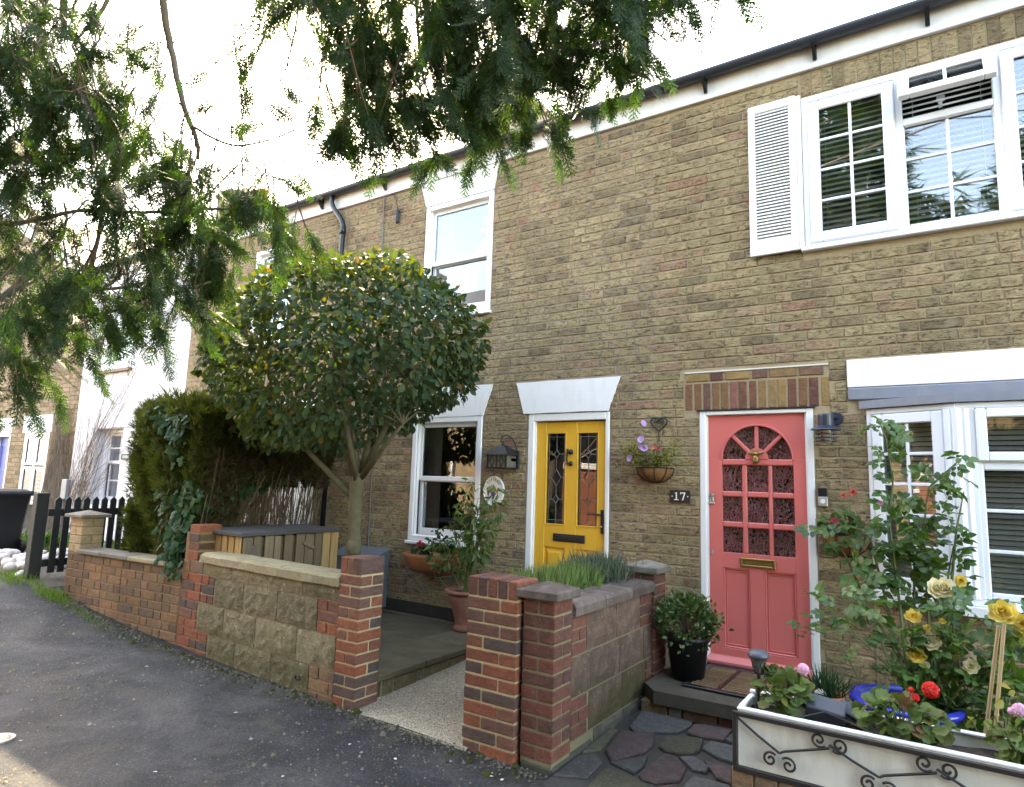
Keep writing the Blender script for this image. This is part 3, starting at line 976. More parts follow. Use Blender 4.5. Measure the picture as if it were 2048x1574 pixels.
# ------------------------------------------------------------------ house parts
def sash_window(house, X0, X1, Z0, Z1, zr, curtain=True, glass=None, fw=.06):
    glass = glass or GLASSDARK
    w = obj('window', MB().ring(X0, X1, Z0, Z1, fw, -.008, .045, .006).ring(X0 + fw, X1 - fw, Z0 + fw - .012, Z1 - fw + .012, .018, .012, .05, .003), UPVC, house)
    a, b = X0 + fw + .004, X1 - fw - .004
    up = MB()
    s = .048
    up.box(a, a + s, .046, .078, zr - .015, Z1 - fw, .005)
    up.box(b - s, b, .046, .078, zr - .015, Z1 - fw, .005)
    up.box(a + s, b - s, .046, .078, Z1 - fw - s, Z1 - fw, .005)
    up.box(a + s, b - s, .042, .078, zr - .02, zr + .032, .005)
    obj('upper_sash', up, UPVC, w)
    lo = MB()
    lo.box(a, a + s, .082, .114, Z0 + fw, zr + .03, .005)
    lo.box(b - s, b, .082, .114, Z0 + fw, zr + .03, .005)
    lo.box(a + s, b - s, .082, .114, Z0 + fw, Z0 + fw + .075, .005)
    lo.box(a + s, b - s, .080, .114, zr - .03, zr + .03, .005)
    obj('lower_sash', lo, UPVC, w)
    obj('pane', MB().box(a + s - .004, b - s + .004, .06, .064, zr + .03, Z1 - fw - s + .004), glass, w)
    obj('pane', MB().box(a + s - .004, b - s + .004, .096, .10, Z0 + fw + .07, zr - .028), glass, w)
    obj('window_sill', MB().box(X0 - .02, X1 + .02, -.035, .05, Z0 - .035, Z0 - .003, .006), UPVC, w)
    if curtain:
        c = MB()
        for (p, q) in ((a, a + .22), (b - .10, b)):
            n = 14
            v, f = [], []
            for i in range(n + 1):
                x = p + (q - p) * i / n
                y = .155 + .022 * math.sin(i * 1.9)
                v += [(x, y, Z0 + .03), (x, y + random.uniform(-.01, .01), Z1 - .03)]
            f = [(2 * i, 2 * i + 2, 2 * i + 3, 2 * i + 1) for i in range(n)]
            c.add(v, f)
        obj('curtain', c, CURTAIN, w, smooth=True)
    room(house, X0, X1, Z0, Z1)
    return w

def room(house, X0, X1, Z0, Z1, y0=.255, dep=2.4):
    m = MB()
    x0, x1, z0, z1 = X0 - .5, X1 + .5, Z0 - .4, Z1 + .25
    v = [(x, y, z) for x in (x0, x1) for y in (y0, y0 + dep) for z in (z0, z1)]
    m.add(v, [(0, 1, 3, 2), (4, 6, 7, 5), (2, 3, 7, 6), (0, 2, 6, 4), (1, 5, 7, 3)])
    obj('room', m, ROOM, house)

def casement(win, M, x0, x1, z0, z1, fw, nx, nz, y0=-.02, y1=.035, bars=.022, glass=None, mat=None, name='casement'):
    mat = mat or UPVC
    obj(name, MB().ring(x0, x1, z0, z1, fw, y0, y1, .008, M).ring(x0 + fw - .012, x1 - fw + .012, z0 + fw - .012, z1 - fw + .012, .012, y0 + .012, y1 - .005, .002, M), mat, win)
    obj('pane', MB().box(x0 + fw - .004, x1 - fw + .004, y0 + .022, y0 + .027, z0 + fw - .004, z1 - fw + .004, 0, M), glass or GLASS, win)
    gx0, gx1, gz0, gz1 = x0 + fw, x1 - fw, z0 + fw, z1 - fw
    for i in range(1, nx):
        x = gx0 + (gx1 - gx0) * i / nx
        obj('glazing_bar', MB().box(x - bars / 2, x + bars / 2, y0 + .012, y0 + .034, gz0, gz1, .003, M), mat, win)
    for i in range(1, nz):
        z = gz0 + (gz1 - gz0) * i / nz
        for k in range(nx):
            a = gx0 + (gx1 - gx0) * k / nx + (bars / 2 if k else 0)
            b = gx0 + (gx1 - gx0) * (k + 1) / nx - (bars / 2 if k < nx - 1 else 0)
            obj('glazing_bar', MB().box(a, b, y0 + .012, y0 + .034, z - bars / 2, z + bars / 2, .003, M), mat, win)

def blind(label, M, x0, x1, z0, z1, pitch, y, group, loc, tilt=.95):
    t = thing('venetian_blind', label, 'blind', loc, group)
    n = int((z1 - z0) / pitch)
    me = None
    w = pitch * 1.05
    for i in range(n):
        z = z1 - .03 - pitch * i
        ca, sa = math.cos(tilt) * w / 2, math.sin(tilt) * w / 2
        v = [(x0, y - ca, z - sa), (x1, y - ca, z - sa), (x1, y, z + .003), (x0, y, z + .003), (x0, y + ca, z + sa), (x1, y + ca, z + sa)]
        m = MB().add(v, [(0, 1, 2, 3), (3, 2, 5, 4)], M)
        obj('slat', m, BLIND, t)
    obj('head_rail', MB().box(x0, x1, y - .02, y + .02, z1 - .02, z1 + .02, .003, M), BLIND, t)
    c = MB()
    for fx in (.12, .88):
        x = x0 + (x1 - x0) * fx
        c.tube([(x, y - .02, z0), (x, y - .02, z1)], .0015, 4, M)
    obj('cord', c, BLIND, t)

def roof(house, x0, x1, pitch=38, zE=3.70, dep=8.0):
    y0, yr = -.10, dep / 2
    tn = math.tan(math.radians(pitch))
    zr = zE + (yr - y0) * tn
    m = MB()
    v = [(x0, y0, zE), (x1, y0, zE), (x1, yr, zr), (x0, yr, zr), (x1, dep, zE), (x0, dep, zE),
         (x0, y0, zE - .04), (x1, y0, zE - .04), (x1, dep, zE - .04), (x0, dep, zE - .04)]
    m.add(v, [(0, 1, 2, 3), (3, 2, 4, 5), (0, 6, 7, 1), (4, 8, 9, 5), (0, 3, 5, 9, 6), (1, 7, 8, 4, 2), (6, 9, 8, 7)])
    r = obj('roof', m, SLATE, house)
    return r, zr

def chimney(house, x, y, zb, zt, npots, w=.55, d=.9):
    c = obj('chimney', MB().box(x - d / 2, x + d / 2, y - w / 2, y + w / 2, zb, zt - .16).box(x - d / 2 - .04, x + d / 2 + .04, y - w / 2 - .04, y + w / 2 + .04, zt - .16, zt - .06, .01)
            .box(x - d / 2 - .01, x + d / 2 + .01, y - w / 2 - .01, y + w / 2 + .01, zt - .06, zt, .01), STOCK_DARK, house)
    for i in range(npots):
        px = x - d / 2 + d * (i + .5) / npots
        obj('chimney_pot', MB().lathe([(.13, 0), (.11, .08), (.105, .22), (.125, .24), (.13, .29), (.105, .30), (.09, .29), (.085, .1)], (px, y, zt), 14), CLAYPOT, c, smooth=True)
    return c

def eaves(house, x0, x1, joints=(), brackets=()):
    obj('fascia_board', MB().box(x0, x1, -.028, -.004, 3.447, 3.66, .003), FASCIA, house)
    obj('soffit', MB().box(x0, x1, -.026, .05, 3.445, 3.4465), FASCIA, house)
    pr = []
    for i in range(9):
        a = math.pi + math.pi * i / 8
        pr.append((-.092 + .058 * math.cos(a), 3.665 + .06 * math.sin(a)))
    pr2 = [(-.092 + .054 * math.cos(math.pi + math.pi * i / 8), 3.665 + .056 * math.sin(math.pi + math.pi * i / 8)) for i in range(8, -1, -1)]
    pts = pr + pr2
    n = len(pts)
    v = [(x0, y, z) for y, z in pts] + [(x1, y, z) for y, z in pts]
    f = [(i, (i + 1) % n, (i + 1) % n + n, i + n) for i in range(n)]
    g = obj('gutter', MB().add(v, f), GUTTERPL, house, smooth=True)
    for bx in brackets:
        b = MB().box(bx - .016, bx + .016, -.052, -.029, 3.50, 3.64, .004)
        pts = [(-.052, 3.505), (-.052, 3.60), (-.135, 3.615), (-.13, 3.60)]
        b.add([(bx - .012, y, z) for y, z in pts] + [(bx + .012, y, z) for y, z in pts], [(0, 1, 2, 3), (7, 6, 5, 4), (0, 4, 5, 1), (1, 5, 6, 2), (2, 6, 7, 3), (3, 7, 4, 0)])
        obj('gutter_bracket', b, BLACKPL, g)
    for jx in joints:
        pr = [(-.092 + .064 * math.cos(math.pi + math.pi * i / 10), 3.667 + .066 * math.sin(math.pi + math.pi * i / 10)) for i in range(11)]
        v = [(jx - .055, y, z) for y, z in pr] + [(jx + .055, y, z) for y, z in pr]
        n = len(pr)
        obj('gutter_union', MB().add(v, [(i, i + 1, i + 1 + n, i + n) for i in range(n - 1)]), GUTTERPL, g)

def trap_lintel(house, x0t, x1t, x0b, x1b, z0, z1, mat=None, y=-.014):
    m = MB()
    P = [(x0b, z0), (x1b, z0), (x1t, z1), (x0t, z1)]
    # roughened outline
    q = []
    for i in range(4):
        a, b = P[i], P[(i + 1) % 4]
        for k in range(6):
            t = k / 6
            q.append((a[0] + (b[0] - a[0]) * t + random.uniform(-.003, .003) * (k > 0), a[1] + (b[1] - a[1]) * t + random.uniform(-.003, .003) * (k > 0)))
    m.prism(q, y, .1)
    obj('lintel', m, mat or WRENDER, house)

def holes_from(rects, traps):
    def f(za, zb, zc):
        out = []
        for (x0, x1, z0, z1) in rects:
            if zb > z0 + .005 and za < z1 - .005:
                out.append((x0, x1))
        for (x0t, x1t, x0b, x1b, z0, z1) in traps:
            if zb > z0 + .01 and za < z1 - .01:
                t = min(max((zc - z0) / (z1 - z0), 0), 1)
                out.append((x0b + (x0t - x0b) * t, x1b + (x1t - x1b) * t))
        return out
    return f
CZ, LS, LH, JT = .083, .238, .118, .011

# ------------------------------------------------------------------ no. 15: yellow door
h15 = thing('terraced_house', 'brown brick terraced house with the yellow front door and white painted lintels', 'house', (-4.2, 2, -1.5))
W15 = (-4.925, -3.972, -.66, .675)
U15 = (-4.89, -3.93, 1.80, 3.145)
D15 = (-3.405, -2.53, -1.45, .668)
T15 = [(-3.556, -2.425, -3.462, -2.542, .677, .99), (-5.045, -3.853, -4.935, -3.962, .677, .997), (-4.99, -3.868, -4.89, -3.93, 3.147, 3.446)]
w15 = obj('wall', wall_body(-6.23, -2.10, -1.7, 3.68, [W15, U15, D15], .0055, .25), MORTAR_GREY, h15)
H17 = [(-1.706, -.814, -1.45, .645), (-.85, 1.15, 1.89, 3.46), (-.44, 2.3, -.79, .67), (-.575, 2.4, .66, .995), (-1.835, -.70, .64, .99)]
it_all = courses(-6.23, 2.7, -1.40, 3.45, CZ, LS, LH, JT, holes_from([(a - .006, b + .006, c - .02, d) for a, b, c, d in (W15, U15, D15)] + H17, T15), 3)
it15 = [i for i in it_all if i[0] < -2.10]
it17 = [i for i in it_all if i[0] >= -2.10]
lay(w15, it15, STOCK, .05, 300, 5, pick=near_pick(-.6, lambda x, z: x < -4.9 and -.6 < z < 2.4))
for t in T15:
    trap_lintel(h15, *t)
obj('damp_course', MB().box(-6.2, -3.45, -.012, .0, -1.42, -1.30, .004), BITUMEN, h15)
sash_window(h15, *W15, .005)
sash_window(h15, *U15, 2.445)
eaves(h15, -6.23, -2.0, (-2.2,), (-2.71, -3.64, -4.58, -5.55))
roof(h15, -6.23, -2.10, 32)
chimney(h15, -6.15, 3.7, 4.8, 7.0, 3, 1.5, .5)
dpipe = MB().tube([(-6.46, -.09, 3.61), (-6.46, -.09, 3.52), (-6.42, -.085, 3.44), (-6.29, -.06, 3.27), (-6.25, -.055, 3.18), (-6.25, -.055, -1.4)], .033, 10)
dpipe.tube([(-6.25, -.055, 3.16), (-6.25, -.055, 3.06)], .04, 10)
dpipe.tube([(-6.25, -.055, 1.2), (-6.25, -.055, 1.12)], .04, 10)
obj('downpipe', dpipe, BLACKPL, h15, smooth=True)

def jambs(house, X0, X1, Z0, Z1, wl, wr, wt, mat, y0=-.004, y1=.11):
    return obj('door_frame', MB().box(X0, X0 + wl, y0, y1, Z0, Z1, .006).box(X1 - wr, X1, y0, y1, Z0, Z1, .006).box(X0 + wl, X1 - wr, y0, y1, Z1 - wt, Z1, .006)
               .box(X0 + wl, X0 + wl + .012, y0 + .02, y1, Z0, Z1 - wt).box(X1 - wr - .012, X1 - wr, y0 + .02, y1, Z0, Z1 - wt), mat, house)
jambs(h15, -3.405, -2.53, -1.42, .668, .066, .038, .07, WPAINT)
d15 = MB()
yf, yb = .035, .08
gl = [(-3.22, -2.994), (-2.881, -2.653)]
DX0, DX1, DZ0, DZ1 = -3.327, -2.581, -1.395, .588
for a, b in ((DX0, gl[0][0]), (gl[0][1], gl[1][0]), (gl[1][1], DX1)):
    d15.box(a, b, yf, yb, DZ0, DZ1, .003)
for a, b in gl:
    d15.box(a, b, yf + .0015, yb, .49, DZ1, .003)
    d15.box(a, b, yf + .0015, yb, -.60, -.392, .003)
    d15.box(a, b, yf + .0015, yb, DZ0, -1.20, .003)
door15 = obj('door', d15, YELLOW, h15)
for a, b in gl:
    p = MB()
    p.box(a, b, yf + .02, yb - .01, -1.2, -.60)
    def pyr(x0, x1, z0, z1, i, ya, yb2):
        v = [(x0, ya, z0), (x1, ya, z0), (x1, ya, z1), (x0, ya, z1), (x0 + i, yb2, z0 + i), (x1 - i, yb2, z0 + i), (x1 - i, yb2, z1 - i), (x0 + i, yb2, z1 - i)]
        return v, [(0, 1, 5, 4), (1, 2, 6, 5), (2, 3, 7, 6), (3, 0, 4, 7), (4, 5, 6, 7)]
    p.add(*pyr(a + .018, b - .018, -1.182, -.618, .032, yf + .019, yf + .002))
    obj('raised_panel', p, YELLOW, door15)
    bd = MB().ring(a, b, -.392, .49, .012, yf - .004, yf + .02, .003)
    obj('glazing_bead', bd, YELLOW, door15)
    obj('pane', MB().box(a + .003, b - .003, yf + .022, yf + .027, -.388, .486), GLASSDARK, door15)
    c = MB()
    y = yf + .018
    cx = (a + b) / 2
    for x in (a + .03, b - .03):
        c.tube([(x, y, -.38), (x, y, .478)], .003, 5)
    for z in (-.345, .445):
        c.tube([(a + .012, y, z), (b - .012, y, z)], .003, 5)
    zs = [(.478, .32), (.24, .135), (-.025, -.11), (-.19, -.38)]
    for p0, p1 in zs:
        c.tube([(cx, y, p0), (cx, y, p1)], .003, 5)
    for zc, rx, rz in ((.28, .030, .04), (.055, .052, .08), (-.15, .030, .04)):
        q = [(cx, y, zc + rz), (cx + rx, y, zc), (cx, y, zc - rz), (cx - rx, y, zc), (cx, y, zc + rz)]
        for u, w in zip(q, q[1:]):
            c.tube([u, w], .0042, 5)
        for sx in (-1, 1):
            c.tube([(cx + sx * rx, y, zc), ((b if sx > 0 else a) - sx * .03, y, zc)], .0028, 5)
    obj('lead_came', c, CAME, door15)
lb = MB().box(-3.115, -2.778, yf - .014, yf - .001, -.54, -.467, .005)
lb2 = MB().box(-3.085, -2.81, yf - .020, yf - .0145, -.525, -.483, .003)
o = obj('letterbox', lb, IRON, door15)
obj('flap', lb2, IRON, o)
hd = MB().box(-2.622, -2.592, yf - .014, yf - .001, -.44, -.225, .004).tube([(-2.607, yf - .012, -.27), (-2.607, yf - .05, -.27), (-2.63, yf - .055, -.27), (-2.735, yf - .052, -.266)], .009, 8)
o = obj('handle', hd, IRON, door15)
obj('keyhole', MB().lathe([(.0, .016), (.008, .016), (.008, 0)], (0, 0, 0), 10, Matrix.Translation((-2.607, yf - .014, -.375)) @ Matrix.Rotation(math.radians(90), 4, 'X')), CHROME, o)
kn = MB().ell((-2.937, yf - .018, .30), (.026, .022, .026), 10, 8).ell((-2.937, yf - .014, .19), (.024, .018, .024), 10, 8)
rg = [(-2.937 - .025 - .012 * math.sin(t), yf - .022, .245 + .06 * math.cos(t)) for t in np.linspace(0, math.pi, 10)]
kn.tube(rg, .008, 7).tube([(-2.965, yf - .02, .305), (-2.975, yf - .01, .325)], .012, 6)
obj('knocker', kn, IRON, door15, smooth=True)
obj('threshold', MB().box(-3.34, -2.568, -.03, .10, -1.43, -1.40, .005), STEPM, h15)
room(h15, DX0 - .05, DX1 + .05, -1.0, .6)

# ------------------------------------------------------------------ no. 17: coral door
h17 = thing('terraced_house', 'brown brick terraced house with the coral pink door, bay window and louvred shutter', 'house', (.2, 2, -1.5))
D17 = (-1.70, -.82, -1.45, .640)
U17 = (-.835, 1.13, 1.905, 3.215)
B17 = (-.43, 2.3, -.78, .640)
w17 = obj('wall', wall_body(-2.10, 2.7, -1.7, 3.68, [D17, U17, B17], .008, .25), MORTAR_BUFF, h17)
lay(w17, it17, STOCK, .05, 300, 6, pick=near_pick(-1.2, lambda x, z: x > -.4 and z < .6))
# soldier course over the window
x = -.835
items = []
while x < 1.15:
    L = random.uniform(.07, .078)
    me, Lr = brick_var(.21, .072, .05, STOCK, random.randrange(4))
    inst('brick', me, w17, (x + .039, random.uniform(-.002, .002), 3.333), (0, math.radians(90), 0), (1, 1, L / .072))
    x += L + .0095
# flat arch over the door
x = -1.822
k = 0
while x < -.72:
    L = random.uniform(.054, .064)
    me, Lr = brick_var(.22, .062, .05, ARCHB, random.randrange(4))
    inst('brick', me, w17, (x + .03, random.uniform(-.003, .003), .768), (0, math.radians(90) + random.uniform(-.01, .01), 0), (1.02, 1, L / .062))
    x += L + .018
x = -1.815
for L in (.19, .105, .2, .115, .205, .17):
    me, Lr = brick_var(L, .065, .05, ARCHB, random.randrange(4))
    inst('brick', me, w17, (x + L / 2, -.002, .932), (0, 0, 0), (L / Lr, 1, 1))
    x += L + .019
obj('arch_lintel_bar', MB().box(-1.72, -.80, -.016, .03, .641, .653, .002), RUSTIRON, w17)
obj('mortar_fillet', MB().box(-1.83, -.70, -.004, .02, .969, .982, .003), plain('white_mortar_line', (.6, .57, .52), .9), w17)
obj('lintel', MB().box(-.572, 2.45, -.016, .1, .783, .994, .004), WRENDER, h17)
# lead flashing and bay roof lip
fl = MB().box(-.568, 2.45, -.024, .02, .685, .778, .008)
A, B = Vector((-.455, -.004, 0)), Vector((.09, -.232, 0))
lip_o = [(-.50, -.02), (.075, -.262), (2.4, -.262), (2.4, .05), (-.46, .05)]
fl.slab(lip_o, .642, .676)
fl.slab([(-.50, -.022), (.075, -.268), (2.4, -.268), (2.4, -.24), (.09, -.24), (-.47, -.01)], .618, .6415)
obj('lead_flashing', fl, LEAD, h17)
# canted bay
ab = (B - A)
LAB = ab.length
ux = ab.normalized()
MBAY = Matrix(((ux.x, -ux.y, 0, A.x), (ux.y, ux.x, 0, A.y), (0, 0, 1, 0), (0, 0, 0, 1)))
MFR = Matrix.Translation((B.x, B.y, 0))
Z0b, Z1b = -.735, .615
bay = obj('bay_window', MB().box(0, LAB, -.006, .06, Z0b + .045, Z0b + .09, .005, MBAY).box(0, LAB, -.006, .06, Z1b - .04, Z1b, .005, MBAY)
          .box(0, .035, -.006, .06, Z0b + .09, Z1b - .04, .005, MBAY).box(.0, 2.1, -.006, .06, Z0b + .045, Z0b + .09, .005, MFR).box(0, 2.1, -.006, .06, Z1b - .04, Z1b, .005, MFR), UPVC, h17)
post = MB()
for i, (dx, dy, r) in enumerate(((-.045, .012, .03), (.0, -.004, .034), (.045, .004, .03))):
    post.tube([(B.x + dx, B.y + dy, Z0b + .09), (B.x + dx, B.y + dy, Z1b - .04)], r, 8)
obj('corner_post', post, UPVC, bay)
casement(bay, MBAY, .04, LAB - .075, Z0b + .095, Z1b - .045, .075, 2, 5, glass=GLASSBAY)
obj('transom', MB().box(-.03, .862, .0, .05, .205, .24, .004, MFR).box(.0, .10, -.012, .05, Z0b + .09, Z1b - .04, .005, MFR).box(LAB - .085, LAB + .0, -.004, .05, Z0b + .09, Z1b - .04, .005, MBAY), UPVC, bay)
casement(bay, MFR, .10, .84, .228, Z1b - .045, .06, 2, 1, -.035, .03, glass=GLASSBAY)
casement(bay, MFR, .085, .855, Z0b + .095, .215, .045, 2, 3, -.01, .035, glass=GLASSBAY)
obj('mullion', MB().box(.86, .92, -.006, .06, Z0b + .09, Z1b - .04, .005, MFR), UPVC, bay)
casement(bay, MFR, .925, 1.65, Z0b + .095, Z1b - .045, .06, 2, 4, glass=GLASSBAY)
obj('window_sill', MB().slab([(-.47, -.04), (.07, -.30), (2.3, -.30), (2.3, .0), (-.44, .02)], Z0b - .012, Z0b + .044), UPVC, bay)
obj('bay_apron', MB().slab([(-.43, .0), (.08, -.21), (2.3, -.21), (2.3, .05), (-.43, .05)], -1.6, Z0b - .013), MORTAR_BUFF, h17)
xfb = MBAY @ Matrix.Translation((0, -.006, 0))
aw = obj('apron_wall', MB().box(.0, 2.2, -.004, .02, -1.6, Z0b - .014, 0, MFR).box(0.0, LAB, -.004, .02, -1.6, Z0b - .014, 0, MBAY), MORTAR_BUFF, h17)
lay(aw, courses(.01, LAB, -1.50, -.76, CZ, LS, LH, JT, lambda a, b, c: [], 61), STOCK, .04, 60, 62, y=-.01, xf=MBAY)
lay(aw, courses(.0, 1.0, -1.50, -.76, CZ, LS, LH, JT, lambda a, b, c: [], 63), STOCK, .04, 90, 64, y=-.01, xf=MFR)
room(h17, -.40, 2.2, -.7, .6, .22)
blind('beige slatted blind behind the canted side pane of the bay window', MBAY, .05, LAB - .03, Z0b + .12, Z1b - .06, .034, .11, None, (-.2, 0, .5))
blind('beige slatted blind behind the front panes of the bay window', MFR, .06, 1.9, Z0b + .12, Z1b - .06, .034, .13, None, (.8, -.1, .5))
# upper window
MI = Matrix.Identity(4)
uw = obj('window', MB().ring(-.835, 1.13, 1.925, 3.214, .05, -.012, .06, .006).box(-.178, -.128, -.012, .06, 1.975, 3.164, .005).box(.424, .474, -.012, .06, 1.975, 3.164, .005)
         .box(-.128, .424, -.012, .06, 2.762, 2.815, .005), UPVC, h17)
casement(uw, MI, -.785, -.178, 1.955, 3.145, .082, 2, 4, -.034, .03)
casement(uw, MI, .470, 1.085, 1.955, 3.145, .082, 2, 4, -.034, .03)
casement(uw, MI, -.132, .428, 1.972, 2.765, .012, 2, 3, -.002, .035)
MV = Matrix.Translation((0, -.03, 3.16)) @ Matrix.Rotation(math.radians(-34), 4, 'X')
casement(uw, MV, -.15, .446, -.335, -.005, .075, 2, 1, -.02, .03, name='open_vent')
obj('vent_stay', MB().box(.10, .125, -.11, .0, 2.84, 2.85, .002).box(.09, .14, -.13, -.11, 2.83, 2.87, .003), CHROME, uw)
obj('window_sill', MB().box(-.86, 1.15, -.05, .04, 1.893, 1.922, .006), UPVC, uw)
room(h17, -.80, 1.08, 1.95, 3.15)
for (a, b, nm) in ((-.74, -.2, 'left hand casement beside the shutter'), (-.13, .43, 'middle light under the open vent'), (.48, 1.05, 'right hand casement of the upper window')):
    blind('cream slatted blind behind the ' + nm, MI, a, b, 1.98, 3.13, .045, .11, None, ((a + b) / 2, .1, 2.5), .8)
# louvred shutter
sh = obj('shutter', MB().box(-1.252, -1.198, -.042, -.010, 1.913, 3.240, .004).box(-.930, -.876, -.042, -.010, 1.913, 3.243, .004)
         .box(-1.198, -.930, -.041, -.011, 1.913, 2.036, .004).box(-1.198, -.930, -.041, -.011, 3.17, 3.241, .004), WPAINT, h17)
n = 41
sl_me = None
for i in range(n):
    z = 2.05 + (3.158 - 2.05) * i / (n - 1)
    if sl_me is None:
        sl_me = MB().box(-.134, .134, -.0025, .0025, -.0145, .0145, 0, Matrix.Rotation(math.radians(-38), 4, 'X')).mesh('louvre', WPAINT)
    inst('louvre', sl_me, sh, (-1.064, -.028, z))
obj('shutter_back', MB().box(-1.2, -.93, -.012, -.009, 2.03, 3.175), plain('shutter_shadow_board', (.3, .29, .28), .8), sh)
obj('side_board', MB().box(-.875, -.838, -.030, -.004, 1.92, 3.238, .004), WPAINT, h17)
eaves(h17, -2.0, 2.7, (), (.065, -.715, -1.61, .85, 1.6))
roof(h17, -2.10, 2.7, 32)

# coral door
jambs(h17, -1.70, -.82, -1.40, .640, .052, .05, .034, WPAINT)
yf, yb = .03, .074
PX0, PX1, PZ0, PZ1 = -1.645, -.873, -1.372, .603
cols = [(-1.527, -1.368), (-1.33, -1.166), (-1.136, -.975)]
rows = [(-.018, .193), (-.262, -.062), (-.509, -.307)]
cx, zs, RF = -1.251, .243, .275
d = MB()
d.box(PX0, -1.527, yf, yb, PZ0, zs, .002)
d.box(-.975, PX1, yf, yb, PZ0, zs, .002)
d.box(-1.527, -.975, yf, yb, -.63, -.509, .002)
d.box(-1.527, -.975, yf, yb, PZ0, -1.25, .002)
d.box(-1.315, -1.207, yf, yb, -1.25, -.63, .002)
angs = sorted(set([math.pi * i / 28 for i in range(29)] + [math.atan2(PZ1 - zs, PX1 - cx), math.atan2(PZ1 - zs, PX0 - cx)]))
v, f = [], []
for a in angs:
    ca, sa = math.cos(a), math.sin(a)
    ts = []
    if ca > 1e-6:
        ts.append((PX1 - cx) / ca)
    if ca < -1e-6:
        ts.append((PX0 - cx) / ca)
    if sa > 1e-6:
        ts.append((PZ1 - zs) / sa)
    t = min(ts)
    v += [(cx + RF * ca, yf + .001, zs + RF * sa), (cx + t * ca, yf + .001, zs + t * sa), (cx + RF * ca, yb, zs + RF * sa)]
for i in range(len(angs) - 1):
    f += [(3 * i, 3 * i + 1, 3 * i + 4, 3 * i + 3), (3 * i, 3 * i + 3, 3 * i + 5, 3 * i + 2)]
d.add(v, f)
# head rim over the arch and sides
door17 = obj('door', d, PINK, h17)
gb = MB()
for (a, b) in ((-1.368, -1.33), (-1.166, -1.136)):
    gb.box(a, b, yf + .003, yb, -.509, .193, .008)
for (za, zb) in ((.193, .243), (-.062, -.018), (-.307, -.262)):
    for (a, b) in ([(-1.527, -.975)] if za > .1 else cols):
        gb.box(a, b, yf + .002, yb, za, zb, .008)
obj('glazing_bar', gb, PINK, door17)
fb = MB()
for a in (45, 90, 135):
    M = Matrix.Translation((cx, 0, zs)) @ Matrix.Rotation(math.radians(90 - a), 4, 'Y')
    fb.box(-.015, .015, yf + .003, yb, .05, RF + .006, .006, M)
fb.prism([(cx + .09 * math.cos(t), zs + .09 * math.sin(t)) for t in np.linspace(0, math.pi, 15)], yf + .001, yb - .002)
arch = [(cx + (RF + .001) * math.cos(t), yf - .002, zs + (RF + .001) * math.sin(t)) for t in np.linspace(0, math.pi, 25)]
fb.tube(arch, .009, 6)
obj('fan_bar', fb, PINK, door17)
obj('pane', MB().prism([(cx + RF * math.cos(t), zs + RF * math.sin(t)) for t in np.linspace(0, math.pi, 25)], yf + .022, yf + .027), GLASSHAM, door17)
for (za, zb) in rows:
    for (a, b) in cols:
        obj('pane', MB().box(a, b, yf + .022, yf + .027, za, zb), GLASSHAM, door17)
for (a, b) in ((-1.527, -1.315), (-1.207, -.975)):
    p = MB().box(a, b, yf + .018, yb - .01, -1.25, -.63)
    p.ring(a, b, -1.25, -.63, .014, yf + .004, yf + .02, .005)
    p.ring(a + .022, b - .022, -1.225, -.655, .006, yf + .012, yf + .02, .002)
    obj('recessed_panel', p, PINK, door17)
wb = MB()
pr = [(yf, -1.31), (yf - .012, -1.318), (yf - .045, -1.352), (yf - .045, -1.37), (yf, -1.372)]
wb.add([(PX0, y, z) for y, z in pr] + [(PX1, y, z) for y, z in pr], [(0, 5, 6, 1), (1, 6, 7, 2), (2, 7, 8, 3), (3, 8, 9, 4), (0, 1, 2, 3, 4), (9, 8, 7, 6, 5)])
obj('weather_board', wb, PINK, door17)
o = obj('letterbox', MB().ring(-1.392, -1.122, -.613, -.540, .02, yf - .012, yf - .0005, .004), BRASS, door17)
obj('flap', MB().box(-1.371, -1.143, yf - .009, yf - .001, -.592, -.561, .003), BRASS, o)
bee = MB().ell((cx, yf - .028, .238), (.028, .026, .036), 12, 8).ell((cx, yf - .026, .288), (.019, .018, .018), 10, 7).ell((cx, yf - .022, .312), (.013, .012, .012), 8, 6)
for sx in (-1, 1):
    M = Matrix.Translation((cx + sx * .035, yf - .018, .290)) @ Matrix.Rotation(sx * math.radians(-16), 4, 'Y')
    bee.ell((0, 0, 0), (.032, .006, .012), 10, 6, M)
    bee.tube([(cx + sx * .006, yf - .02, .32), (cx + sx * .014, yf - .024, .333)], .0025, 5)
for z in (.226, .240, .254):
    bee.tube([(cx + .0275 * math.cos(t), yf - .028 - .027 * math.sin(t), z) for t in np.linspace(0, math.pi, 9)], .0032, 5)
obj('bee_knocker', bee, BRASS, door17, smooth=True)
lk = MB().box(-1.625, -1.588, yf - .012, yf - .001, -.11, -.038, .01)
lk.lathe([(0, .01), (.012, .01), (.014, 0)], (0, 0, 0), 12, Matrix.Translation((-1.606, yf - .012, -.065)) @ Matrix.Rotation(math.radians(90), 4, 'X'))
lk.box(-1.64, -1.585, yf - .02, yf - .001, -.125, -.112, .004)
obj('night_latch', lk, CHROME, door17)
obj('keyhole', MB().box(-1.617, -1.600, yf - .008, yf - .0005, -.54, -.495, .006), CHROME, door17)
obj('threshold', MB().box(-1.65, -.87, -.02, .10, -1.40, -1.374, .004), BLACKPOT, h17)
room(h17, PX0 - .05, PX1 + .05, -1.0, .6)

